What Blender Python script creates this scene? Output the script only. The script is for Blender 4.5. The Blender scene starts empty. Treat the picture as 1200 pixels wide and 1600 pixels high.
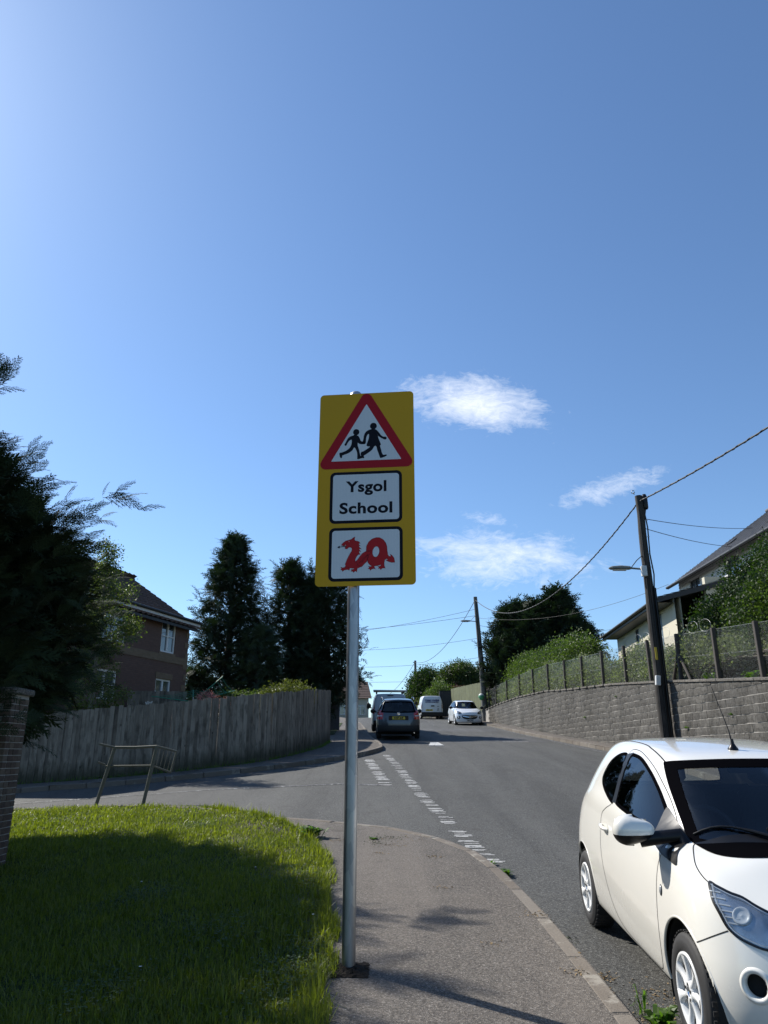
import bpy, bmesh, math, random
import numpy as np
from mathutils import Vector, Matrix
from mathutils.bvhtree import BVHTree
from mathutils.geometry import tessellate_polygon
R = math.radians
rnd = random.Random(7)
nrg = np.random.default_rng(5)
sc = bpy.context.scene
COL = sc.collection

# ---------------------------------------------------------------- camera
cd = bpy.data.cameras.new("camera")
cam = bpy.data.objects.new("camera", cd)
COL.objects.link(cam)
cd.sensor_fit = 'VERTICAL'
cd.sensor_height = 36.0
cd.lens = 1150.0 / 1600.0 * 36.0
cd.clip_start = 0.05
cd.clip_end = 3000
cam.location = (0, 0, 1.64)
cam.rotation_euler = (R(90 + 18.3), 0, 0)
sc.camera = cam

# ---------------------------------------------------------------- sky, sun, exposure
SUN_EL, SUN_AZ = 42.0, -52.0          # azimuth from +Y, clockwise
world = bpy.data.worlds.new("World")
sc.world = world
world.use_nodes = True
wt = world.node_tree
wn, wl = wt.nodes, wt.links
wn.clear()
w_out = wn.new("ShaderNodeOutputWorld")
w_bg = wn.new("ShaderNodeBackground")
w_bg.inputs['Strength'].default_value = 0.105
sky = wn.new("ShaderNodeTexSky")
sky.sky_type = 'NISHITA'
sky.sun_disc = False
sky.sun_elevation = R(SUN_EL)
sky.sun_rotation = R(SUN_AZ)
sky.air_density = 1.0
sky.dust_density = 0.35
sky.ozone_density = 1.2
def N(t, typ, **kw):
    n = t.nodes.new(typ)
    for k, v in kw.items():
        setattr(n, k, v)
    return n
def link(t, a, b):
    t.links.new(a, b)
def wmath(op, a, b=None, clamp=False):
    n = N(wt, "ShaderNodeMath", operation=op, use_clamp=clamp)
    for i, v in enumerate((a, b)):
        if v is None: continue
        if isinstance(v, (int, float)): n.inputs[i].default_value = v
        else: link(wt, v, n.inputs[i])
    return n.outputs[0]
w_tc = N(wt, "ShaderNodeTexCoord")
w_sep = N(wt, "ShaderNodeSeparateXYZ")
link(wt, w_tc.outputs['Generated'], w_sep.inputs[0])
# tangent-plane direction (x/y, z/y): a stable layout for the small clouds ahead
yy = wmath('MAXIMUM', w_sep.outputs[1], 0.02)
tx = wmath('DIVIDE', w_sep.outputs[0], yy)
tz = wmath('DIVIDE', w_sep.outputs[2], yy)
w_cb = N(wt, "ShaderNodeCombineXYZ")
link(wt, wmath('MULTIPLY', tx, 1.0), w_cb.inputs[0])
link(wt, wmath('MULTIPLY', tz, 2.0), w_cb.inputs[1])
def wnoise(scale, detail, rough, dist, off):
    mp = N(wt, "ShaderNodeMapping")
    mp.inputs['Location'].default_value = off
    link(wt, w_cb.outputs[0], mp.inputs[0])
    n = N(wt, "ShaderNodeTexNoise")
    n.inputs['Scale'].default_value = scale
    n.inputs['Detail'].default_value = detail
    n.inputs['Roughness'].default_value = rough
    n.inputs['Distortion'].default_value = dist
    link(wt, mp.outputs[0], n.inputs['Vector'])
    return n.outputs[0]
nz_a = wnoise(9.0, 10, 0.70, 0.9, (0.3, 0.1, 0))
nz_b = wnoise(34.0, 8, 0.70, 1.2, (4.1, 2.0, 3))
CLOUDS = [  # centre (x/y, z/y), radii, slant, strength
    (0.135, 0.503, 0.118, 0.048, -0.12, 1.0),
    (0.070, 0.505, 0.070, 0.028, -0.02, 0.75),
    (0.220, 0.475, 0.060, 0.030, -0.45, 0.65),
    (0.330, 0.370, 0.105, 0.026, 0.30, 0.68),
    (0.385, 0.385, 0.050, 0.022, 0.3, 0.45),
    (0.165, 0.265, 0.150, 0.055, -0.05, 0.74),
    (0.150, 0.320, 0.060, 0.018, -0.15, 0.5),
    (0.250, 0.240, 0.090, 0.038, 0.1, 0.5),
    (0.03, 0.235, 0.03, 0.008, 0.0, 0.4),
    (0.02, 0.045, 0.11, 0.035, 0.0, 0.75),
    (-0.9, 0.12, 0.5, 0.02, 0.0, 0.3),
    (0.9, 0.62, 0.25, 0.05, 0.2, 0.5),
    (-1.3, 0.9, 0.3, 0.08, 0.2, 0.4)]
tot = None
for cx, cz, rx, rz, sl, st in CLOUDS:
    dx = wmath('SUBTRACT', tx, cx)
    dz = wmath('SUBTRACT', wmath('SUBTRACT', tz, cz), wmath('MULTIPLY', dx, sl))
    d2 = wmath('ADD', wmath('POWER', wmath('ABSOLUTE', wmath('DIVIDE', dx, rx)), 2.0),
               wmath('POWER', wmath('ABSOLUTE', wmath('DIVIDE', dz, rz)), 2.0))
    m = wmath('MULTIPLY', wmath('POWER', 2.718, wmath('MULTIPLY', d2, -0.9)), st)
    tot = m if tot is None else wmath('MAXIMUM', tot, m)
# density = mask + noise - threshold, soft
nzz = wmath('ADD', wmath('MULTIPLY', nz_a, 0.60), wmath('MULTIPLY', nz_b, 0.40))
den = wmath('MULTIPLY', wmath('SUBTRACT', wmath('ADD', wmath('MULTIPLY', tot, 0.55), nzz), 0.72), 2.4, True)
den = wmath('MULTIPLY', wmath('MULTIPLY', den, wmath('MULTIPLY', tot, 3.2, True)), 0.86, True)
front = wmath('GREATER_THAN', w_sep.outputs[1], 0.03)
den = wmath('MULTIPLY', den, front)
w_mix = N(wt, "ShaderNodeMix", data_type='RGBA')
link(wt, den, w_mix.inputs[0])
w_tint = N(wt, "ShaderNodeMix", data_type='RGBA', blend_type='MULTIPLY')
w_tint.inputs[0].default_value = 1.0
w_tint.inputs[7].default_value = (.755, .94, 1.12, 1)
link(wt, sky.outputs[0], w_tint.inputs[6])
link(wt, w_tint.outputs[2], w_mix.inputs[6])
w_mix.inputs[7].default_value = (8.2, 8.5, 9.0, 1)
link(wt, w_mix.outputs[2], w_bg.inputs['Color'])
link(wt, w_bg.outputs[0], w_out.inputs[0])

sl = bpy.data.lights.new("sun", 'SUN')
sl.energy = 5.0
sl.angle = R(0.53)
sl.color = (1.0, 0.95, 0.87)
sun = bpy.data.objects.new("sun", sl)
COL.objects.link(sun)
sd = Vector((math.sin(R(SUN_AZ)) * math.cos(R(SUN_EL)), math.cos(R(SUN_AZ)) * math.cos(R(SUN_EL)), math.sin(R(SUN_EL))))
sun.rotation_euler = sd.to_track_quat('Z', 'Y').to_euler()
sun.location = (-20, 20, 30)
sc.view_settings.view_transform = 'Standard'
sc.view_settings.look = 'None'
sc.view_settings.exposure = 0.48
sc.view_settings.gamma = 1.0
sc.view_settings.use_curve_mapping = False
sc.render.engine = 'CYCLES'
sc.cycles.max_bounces = 6
sc.cycles.transparent_max_bounces = 12
sc.cycles.use_denoising = True

# ---------------------------------------------------------------- helpers
def tag(o, label=None, cat=None, group=None, kind=None):
    if label: o['label'] = label
    if cat: o['category'] = cat
    if group: o['group'] = group
    if kind: o['kind'] = kind
    return o

def empty(name, loc=(0, 0, 0), rz=0.0, label=None, cat=None, group=None, kind=None, rx=0.0):
    o = bpy.data.objects.new(name, None)
    o.empty_display_size = 0.2
    COL.objects.link(o)
    o.location = loc
    o.rotation_euler = (rx, 0, rz)
    return tag(o, label, cat, group, kind)

def mesh_obj(name, me, parent=None, loc=None):
    o = bpy.data.objects.new(name, me)
    COL.objects.link(o)
    if parent: o.parent = parent
    if loc is not None: o.location = loc
    return o

def copy_tree(o, parent=None):
    c = o.copy()
    COL.objects.link(c)
    if parent: c.parent = parent
    for ch in list(o.children):
        copy_tree(ch, c)
    return c

def np_mesh(name, V, F, mats=(), mi=None, smooth=False):
    """V (n,3), F list of arrays/tuples or an (m,k) array"""
    me = bpy.data.meshes.new(name)
    V = np.asarray(V, dtype=np.float32).reshape(-1, 3)
    if isinstance(F, np.ndarray):
        k = F.shape[1]
        me.vertices.add(len(V)); me.vertices.foreach_set('co', V.ravel())
        me.loops.add(F.size); me.loops.foreach_set('vertex_index', F.astype(np.int32).ravel())
        me.polygons.add(len(F))
        me.polygons.foreach_set('loop_start', np.arange(0, F.size, k, dtype=np.int32))
    else:
        me.from_pydata([tuple(map(float, v)) for v in V], [], [tuple(map(int, f)) for f in F])
    for m in mats: me.materials.append(m)
    if mi is not None: me.polygons.foreach_set('material_index', np.asarray(mi, dtype=np.int32))
    me.update(calc_edges=True)
    me.validate()
    if smooth:
        me.polygons.foreach_set('use_smooth', np.ones(len(me.polygons), dtype=bool))
    return me

class MB:
    """collects shapes and links them as one mesh object"""
    def __init__(s):
        s.v, s.f, s.m, s.sm = [], [], [], []
        s.mats = []
    def mat(s, m):
        if m not in s.mats: s.mats.append(m)
        return s.mats.index(m)
    def add(s, vs, fs, m, smooth=False):
        b = len(s.v); k = s.mat(m)
        s.v += [tuple(p) for p in vs]
        for f in fs:
            s.f.append(tuple(i + b for i in f)); s.m.append(k); s.sm.append(smooth)
    def box(s, c, d, m, rot=None, bev=0.0):
        hx, hy, hz = d[0] / 2, d[1] / 2, d[2] / 2
        if bev > 0:
            vs = []
            b = min(bev, hx * .9, hy * .9, hz * .9)
            for z, i in ((-hz, b), (-hz + b, 0), (hz - b, 0), (hz, b)):
                X, Y = hx - i, hy - i
                q = b if i == 0 else b * .3
                vs += [(X, -Y + q, z), (X, Y - q, z), (X - q, Y, z), (-X + q, Y, z), (-X, Y - q, z), (-X, -Y + q, z), (-X + q, -Y, z), (X - q, -Y, z)]
            fs = [tuple(range(7, -1, -1)), tuple(range(24, 32))]
            for r in range(3):
                for k in range(8):
                    fs.append((r * 8 + k, r * 8 + (k + 1) % 8, (r + 1) * 8 + (k + 1) % 8, (r + 1) * 8 + k))
        else:
            vs = [(x, y, z) for z in (-hz, hz) for x, y in ((-hx, -hy), (hx, -hy), (hx, hy), (-hx, hy))]
            fs = [(3, 2, 1, 0), (4, 5, 6, 7), (0, 1, 5, 4), (1, 2, 6, 5), (2, 3, 7, 6), (3, 0, 4, 7)]
        M = Matrix.Translation(c)
        if rot is not None: M = M @ rot.to_4x4()
        s.add([M @ Vector(p) for p in vs], fs, m)
    def tube(s, pts, r, m, n=8, cap=True, smooth=True):
        pts = [Vector(p) for p in pts]
        rr = r if isinstance(r, (list, tuple)) else [r] * len(pts)
        vs, fs = [], []
        ref = None
        for i, p in enumerate(pts):
            t = (pts[min(i + 1, len(pts) - 1)] - pts[max(i - 1, 0)]).normalized()
            if ref is None:
                ref = t.cross(Vector((0, 0, 1)))
                if ref.length < .05: ref = t.cross(Vector((1, 0, 0)))
                ref.normalize()
            a = (ref - t * ref.dot(t)).normalized(); ref = a
            b = t.cross(a)
            for k in range(n):
                q = 2 * math.pi * k / n
                vs.append(p + (a * math.cos(q) + b * math.sin(q)) * rr[i])
        for i in range(len(pts) - 1):
            for k in range(n):
                fs.append((i * n + k, i * n + (k + 1) % n, (i + 1) * n + (k + 1) % n, (i + 1) * n + k))
        s.add(vs, fs, m, smooth)
        if cap:
            L = len(pts) - 1
            s.add([vs[k] for k in range(n)], [tuple(range(n - 1, -1, -1))], m)
            s.add([vs[L * n + k] for k in range(n)], [tuple(range(n))], m)
    def lathe(s, prof, m, n=24, M=None, smooth=True):
        """prof = [(r, h)]; axis z"""
        M = M or Matrix.Identity(4)
        vs = [M @ Vector((r * math.cos(2 * math.pi * k / n), r * math.sin(2 * math.pi * k / n), h)) for r, h in prof for k in range(n)]
        fs = [(i * n + k, i * n + (k + 1) % n, (i + 1) * n + (k + 1) % n, (i + 1) * n + k) for i in range(len(prof) - 1) for k in range(n)]
        s.add(vs, fs, m, smooth)
    def prism(s, poly, h0, h1, m, M=None):
        """poly in xy (any winding, may be concave), extruded h0..h1"""
        M = M or Matrix.Identity(4)
        n = len(poly)
        ar = sum(poly[i][0] * poly[(i + 1) % n][1] - poly[(i + 1) % n][0] * poly[i][1] for i in range(n))
        if ar < 0: poly = poly[::-1]
        lo = [M @ Vector((x, y, h0)) for x, y in poly]; hi = [M @ Vector((x, y, h1)) for x, y in poly]
        tr = tessellate_polygon([[Vector((x, y, 0)) for x, y in poly]])
        fs = []
        for t in tr:
            a, b, c = t
            p, q, w = poly[a], poly[b], poly[c]
            if (q[0] - p[0]) * (w[1] - p[1]) - (q[1] - p[1]) * (w[0] - p[0]) < 0: a, b, c = a, c, b
            fs.append((n + a, n + b, n + c)); fs.append((a, c, b))
        fs += [(i, (i + 1) % n, n + (i + 1) % n, n + i) for i in range(n)]
        s.add(lo + hi, fs, m)
    def build(s, name, parent=None, loc=None, rot=None, kind=None):
        me = bpy.data.meshes.new(name)
        me.from_pydata([tuple(v) for v in s.v], [], s.f)
        for m in s.mats: me.materials.append(m)
        me.polygons.foreach_set('material_index', s.m)
        me.polygons.foreach_set('use_smooth', s.sm)
        me.update()
        o = mesh_obj(name, me, parent, loc)
        if rot is not None: o.rotation_euler = rot
        if kind: o['kind'] = kind
        return o

# ---------------------------------------------------------------- terrain height
YB = [-40, 0, 10, 14, 20, 24, 31, 47, 60, 68, 75, 100, 200, 600]
ZB = [0, 0, 0, .03, .2, .3, .31, .48, .56, .55, .1, -4, -15, -60]
def H(x, y):
    b = np.interp(y, YB, ZB) + .065 * np.asarray(y, float)
    g = np.interp(y, [26, 40], [1, .4])
    return b - .065 * np.clip(-np.asarray(x, float) - 1, 0, 24) * g
def h(x, y): return float(H(x, y))
ROAD = -.12

# ---------------------------------------------------------------- materials
MATS = {}
def principled(name, col, rough=.6, metal=0.0, spec=.5, coat=0.0):
    m = bpy.data.materials.new(name); m.use_nodes = True
    p = m.node_tree.nodes['Principled BSDF']
    p.inputs['Base Color'].default_value = (*col, 1)
    p.inputs['Roughness'].default_value = rough
    p.inputs['Metallic'].default_value = metal
    p.inputs['Specular IOR Level'].default_value = spec
    p.inputs['Coat Weight'].default_value = coat
    p.inputs['Coat Roughness'].default_value = .04
    return m, m.node_tree, p
def ramp(t, fac, stops):
    r = N(t, "ShaderNodeValToRGB")
    e = r.color_ramp.elements
    while len(e) < len(stops): e.new(.5)
    for i, (p, c) in enumerate(stops):
        e[i].position = p
        e[i].color = (*c, 1) if not isinstance(c, (int, float)) else (c, c, c, 1)
    link(t, fac, r.inputs[0])
    return r.outputs[0]
def noise(t, vec, scale, detail=4, rough=.55, dist=0.0, sc3=None):
    if sc3:
        mp = N(t, "ShaderNodeMapping"); mp.inputs['Scale'].default_value = sc3
        link(t, vec, mp.inputs[0]); vec = mp.outputs[0]
    n = N(t, "ShaderNodeTexNoise")
    n.inputs['Scale'].default_value = scale; n.inputs['Detail'].default_value = detail
    n.inputs['Roughness'].default_value = rough; n.inputs['Distortion'].default_value = dist
    link(t, vec, n.inputs['Vector'])
    return n.outputs[0]
def voronoi(t, vec, scale, feature='F1', sc3=None):
    if sc3:
        mp = N(t, "ShaderNodeMapping"); mp.inputs['Scale'].default_value = sc3
        link(t, vec, mp.inputs[0]); vec = mp.outputs[0]
    n = N(t, "ShaderNodeTexVoronoi"); n.feature = feature
    n.inputs['Scale'].default_value = scale
    link(t, vec, n.inputs['Vector'])
    return n
def mix(t, fac, a, b, mode='MIX'):
    n = N(t, "ShaderNodeMix", data_type='RGBA', blend_type=mode)
    for i, v in ((0, fac), (6, a), (7, b)):
        if isinstance(v, (int, float)): n.inputs[i].default_value = v if i == 0 else (v, v, v, 1)
        elif isinstance(v, tuple): n.inputs[i].default_value = (*v, 1)
        else: link(t, v, n.inputs[i])
    return n.outputs[2]
def mth(t, op, a, b=None, clamp=False):
    n = N(t, "ShaderNodeMath", operation=op, use_clamp=clamp)
    for i, v in enumerate((a, b)):
        if v is None: continue
        if isinstance(v, (int, float)): n.inputs[i].default_value = v
        else: link(t, v, n.inputs[i])
    return n.outputs[0]
def bump(t, p, height, strength=.3, dist=.01):
    b = N(t, "ShaderNodeBump"); b.inputs['Strength'].default_value = strength
    b.inputs['Distance'].default_value = dist
    link(t, height, b.inputs['Height']); link(t, b.outputs[0], p.inputs['Normal'])
def objco(t):
    return N(t, "ShaderNodeTexCoord").outputs['Object']
def geopos(t):
    return N(t, "ShaderNodeNewGeometry").outputs['Position']
def orand(t):
    return N(t, "ShaderNodeObjectInfo").outputs['Random']
def plain(name, col, rough=.6, metal=0.0, spec=.5, coat=0.0, var=.0, scale=8):
    """a simple material with a little mottling"""
    if name in MATS: return MATS[name]
    m, t, p = principled(name, col, rough, metal, spec, coat)
    v = geopos(t) if var >= 0 else objco(t)
    n = noise(t, objco(t), scale, 5)
    k = abs(var) if var else .12
    c = mix(t, n, tuple(x * (1 - k) for x in col), tuple(min(1, x * (1 + k)) for x in col))
    link(t, c, p.inputs['Base Color'])
    if metal < .5 and coat == 0:
        link(t, ramp(t, n, [(0, max(0, rough - .08)), (1, min(1, rough + .08))]), p.inputs['Roughness'])
    MATS[name] = m
    return m
# ================================================================ vehicles
def paint(name, col, rough=.28, coat=1.0, metal=0.0, dirt=.06):
    m, t, p = principled(name, col, rough, metal, .5, coat)
    o = objco(t)
    n = noise(t, o, 2.2, 6, .6)
    n2 = noise(t, o, 60, 3)
    lo = N(t, "ShaderNodeSeparateXYZ"); link(t, o, lo.inputs[0])
    low = ramp(t, lo.outputs[2], [(.12, 1.0), (.55, 0.0)])
    d = mth(t, 'MULTIPLY', mth(t, 'ADD', mth(t, 'MULTIPLY', low, .5), dirt), mth(t, 'ADD', n, mth(t, 'MULTIPLY', n2, .3)))
    c = mix(t, mth(t, 'MULTIPLY', d, .45, True), col, (.16, .14, .115))
    link(t, c, p.inputs['Base Color'])
    link(t, ramp(t, mth(t, 'ADD', n, mth(t, 'MULTIPLY', low, .3)), [(.2, rough * .8), (1, min(1, rough * 1.8))]), p.inputs['Roughness'])
    return m
def glass(name, tint=(.45, .5, .5), rough=.0, body=0.0):
    m = bpy.data.materials.new(name); m.use_nodes = True
    t = m.node_tree; t.nodes.clear()
    out = N(t, "ShaderNodeOutputMaterial")
    tr = N(t, "ShaderNodeBsdfTransparent"); tr.inputs[0].default_value = (*tint, 1)
    gl = N(t, "ShaderNodeBsdfGlossy"); gl.inputs['Roughness'].default_value = rough + .01
    fr = N(t, "ShaderNodeFresnel"); fr.inputs[0].default_value = 1.5
    n = noise(t, objco(t), 3, 3)
    f = mth(t, 'MULTIPLY', fr.outputs[0], .55 if 'lens' in name else 1.0, True)
    gl.inputs[0].default_value = (.95, .97, 1, 1)
    mx = N(t, "ShaderNodeMixShader")
    link(t, f, mx.inputs[0]); link(t, tr.outputs[0], mx.inputs[1]); link(t, gl.outputs[0], mx.inputs[2])
    link(t, mx.outputs[0], out.inputs[0])
    return m
M_glass = glass("car_glass", (.76, .80, .79))
M_dglass = glass("dark_car_glass", (.16, .18, .18))
M_lens = glass("lamp_lens", (.86, .9, .93))
M_trim = plain("black_trim", (.007, .007, .008), .34, spec=.3, var=.1)
M_rub = plain("rubber", (.022, .022, .023), .72, var=.2, scale=30)
M_gap = plain("panel_gap", (.01, .01, .01), .9)
M_intr = plain("car_interior", (.03, .032, .036), .8, var=.2)
M_seat = plain("car_seat_fabric", (.055, .06, .068), .9, var=.3, scale=40)
M_chrome = plain("chrome", (.75, .76, .78), .12, 1.0, var=.03)
M_silver = plain("silver_plastic", (.62, .63, .64), .35, var=.05)
M_redl = plain("red_lamp", (.42, .012, .015), .15, coat=1.0, var=.15)
M_yplate = plain("yellow_plate", (.62, .48, .05), .5, var=.08)
M_wplate = plain("white_plate", (.6, .6, .58), .5, var=.08)
M_blk = plain("black_print", (.01, .01, .012), .6)

def bspline(P, m):
    """P (n,...) control values with ghost ends included; m samples per span -> ((n-3)*m+1, ...)"""
    out = []
    n = len(P)
    for i in range(n - 3):
        ts = np.linspace(0, 1, m, endpoint=False)
        if i == n - 4: ts = np.append(ts, 1.0)
        for t in ts:
            b = ((1 - t) ** 3, 3 * t ** 3 - 6 * t ** 2 + 4, -3 * t ** 3 + 3 * t ** 2 + 3 * t + 1, t ** 3)
            out.append(sum(b[k] * P[i + k] for k in range(4)) / 6)
    return np.array(out)

def car_rows(p):
    """control net of half a car: 12 rows (sill .. roof centre) x 18 stations, each (a, w, z);
    a = 0 at the front axle and grows to the tail"""
    W, L = p['W'], p['wb'] + p['ro']
    Df, Dr = p['Df'], p['Dr']
    wf = p.get('wf', [.90, .955, .985, 1.0, .99, .955, .90])
    zf = p['zf']; lf = p['lf']; zr = p['zr']; lr = p['lr']
    zs = [p['sz'] - .01, p['sz'], p['sz'] + .14, .56, .76]
    net = np.zeros((12, 18, 3))
    phF = [0, 30, 60, 82]; phR = [80, 55, 28, 0]
    htop = lambda a: np.interp(a, [x[0] for x in p['hood']], [x[1] for x in p['hood']])
    belt = lambda a: np.interp(a, [x[0] for x in p['belt']], [x[1] for x in p['belt']])
    roof = lambda a: np.interp(a, [x[0] for x in p['roof']], [x[1] for x in p['roof']])
    hw = [None, None, None, None, None, p.get('hw', (.93, .84))[0], p.get('hw', (.93, .84))[1], .74, .60, .42, .21, 0.0]      # widths on the bonnet
    rw = [None] * 8 + [p['rw'], p['rw'] * .86, p['rw'] * .45, 0.0]              # widths on the roof
    for k in range(12):
        aN = -p['fo'] + lf[k]; aT = L - lr[k]
        wsf = (wf[k] if k < 5 else hw[k]) * W
        if k >= 8: wsr = rw[k]
        elif k == 7: wsr = (wf[6] * W + rw[8]) / 2 + .035
        else: wsr = wf[k] * W
        for j, ph in enumerate(phF):
            s_ = math.sin(R(ph)) ** .85
            a = aN + Df * (1 - math.cos(R(ph)))
            z = zf[k]
            if k >= 5: z = zf[k] + (htop(a) - p['hdrop'][k - 5] - zf[k]) * min(1, (1 - math.cos(R(ph))) * 1.25) if j else zf[k]
            net[k, j] = (a, wsf * s_, z)
        for j, ph in zip((14, 15, 16, 17), phR):
            s_ = math.sin(R(ph)) ** .8
            a = aT - Dr * (1 - math.cos(R(ph)))
            f = 1 - math.cos(R(ph))
            zz = zr[k]
            if k >= 8: zz = zr[k] + (roof(a) - (.05, .02, .006, 0)[k - 8] - zr[k]) * f
            elif k >= 5: zz = zr[k] + 0.0
            net[k, j] = (a, wsr * s_, zz)
        a3, a14 = net[k, 3, 0], net[k, 14, 0]
        ts = [.07, .15, .235, .30, .375, .45, .53, .61, .76, .90]
        if k <= 6:
            for j, t in zip(range(4, 14), ts):
                a = a3 + (a14 - a3) * t
                inhood = a < p['cowl'][0]
                w_side = wf[k] * W
                if k <= 4: z = zs[k]; w = w_side
                else:
                    zb = belt(a) - (.05 if k == 5 else -.005)
                    zh = htop(a) - p['hdrop'][k - 5]
                    q = min(1, max(0, (a - p['cowl'][0] + .25) / .3))
                    z = zh + (zb - zh) * q; w = hw[k] * W + (w_side - hw[k] * W) * q
                net[k, j] = (a, w, z)
        else:
            ca = p['cowl'][11 - k] if k >= 8 else p['cowl'][3] + .06
            ha = p['head'][11 - k] if k >= 8 else p['head'][3] - .15
            cz = p['cz']; i8 = k - 8
            dz = (.05, .02, .006, 0)[i8] if k >= 8 else .0
            # bonnet stations 4,5 then base of the screen 6,7, screen 8,9, header 10,11, roof 12,13
            for j, t in ((4, .33), (5, .70)):
                a = a3 + (ca - a3) * t
                net[k, j] = (a, hw[k] * W, htop(a) - p['hdrop'][k - 5])
            zc = htop(ca) - p['hdrop'][k - 5]
            zh_ = roof(ha) - dz
            if k == 7:
                # middle of the side glass: half way between rows 6 and 8
                continue
            wc = hw[k] * W * (1.15 if k > 8 else 1.12); wr_ = rw[k]
            net[k, 6] = (ca - .07, hw[k] * W * 1.06, htop(ca - .07) - p['hdrop'][k - 5])
            for j, t in ((7, .05), (8, .35), (9, .68), (10, .97)):
                bl = .018 * math.sin(math.pi * t)
                net[k, j] = (ca + (ha - ca) * t, wc + (wr_ - wc) * t, zc + (zh_ - zc) * t + bl)
            a0 = ha + .10
            net[k, 11] = (a0, wr_, roof(a0) - dz)
            for j, t in ((12, .45), (13, .85)):
                a = a0 + (a14 - a0) * t
                net[k, j] = (a, wr_, roof(a) - dz)
    for j in range(6, 14):
        net[7, j] = (net[6, j] + net[8, j]) / 2 + np.array([0, .022, 0])
    return net

def surf(net, mu, mv):
    """dense mirrored surface from the net -> V grid (nv, nu, 3) for the half car"""
    def padr(A):          # rows: ghost below the sill, mirror above the centre line
        lo = 2 * A[0] - A[1]
        hi = A[-2].copy(); hi[:, 1] *= -1
        return np.concatenate([[lo], A, [hi]])
    def padc(A):          # stations: mirrored across the centre plane at nose and tail
        g0 = A[:, 1].copy(); g0[:, 1] *= -1
        g1 = A[:, -2].copy(); g1[:, 1] *= -1
        return np.concatenate([g0[:, None], A, g1[:, None]], axis=1)
    A = padc(padr(net))
    B = bspline(A, mv)                       # along rows
    C = bspline(B.transpose(1, 0, 2), mu)    # along stations
    return C.transpose(1, 0, 2)

def inpoly(poly, x, y):
    """vectorised point in polygon"""
    ins = np.zeros(x.shape, bool)
    n = len(poly)
    for i in range(n):
        x0, y0 = poly[i]; x1, y1 = poly[(i + 1) % n]
        c = ((y0 > y) != (y1 > y)) & (x < (x1 - x0) * (y - y0) / (y1 - y0 + 1e-12) + x0)
        ins ^= c
    return ins

def smooth_poly(pts, m=6, closed=True):
    """Catmull-Rom through pts"""
    out = []
    n = len(pts)
    rng = range(n) if closed else range(n - 1)
    for i in rng:
        if closed: P = [pts[(i + k) % n] for k in (-1, 0, 1, 2)]
        else: P = [pts[max(0, i - 1)], pts[i], pts[i + 1], pts[min(n - 1, i + 2)]]
        P = [np.array(q, float) for q in P]
        for t in np.linspace(0, 1, m, endpoint=False):
            out.append(tuple(.5 * ((2 * P[1]) + (-P[0] + P[2]) * t + (2 * P[0] - 5 * P[1] + 4 * P[2] - P[3]) * t * t + (-P[0] + 3 * P[1] - 3 * P[2] + P[3]) * t ** 3)))
    if not closed: out.append(tuple(pts[-1]))
    return out

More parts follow.
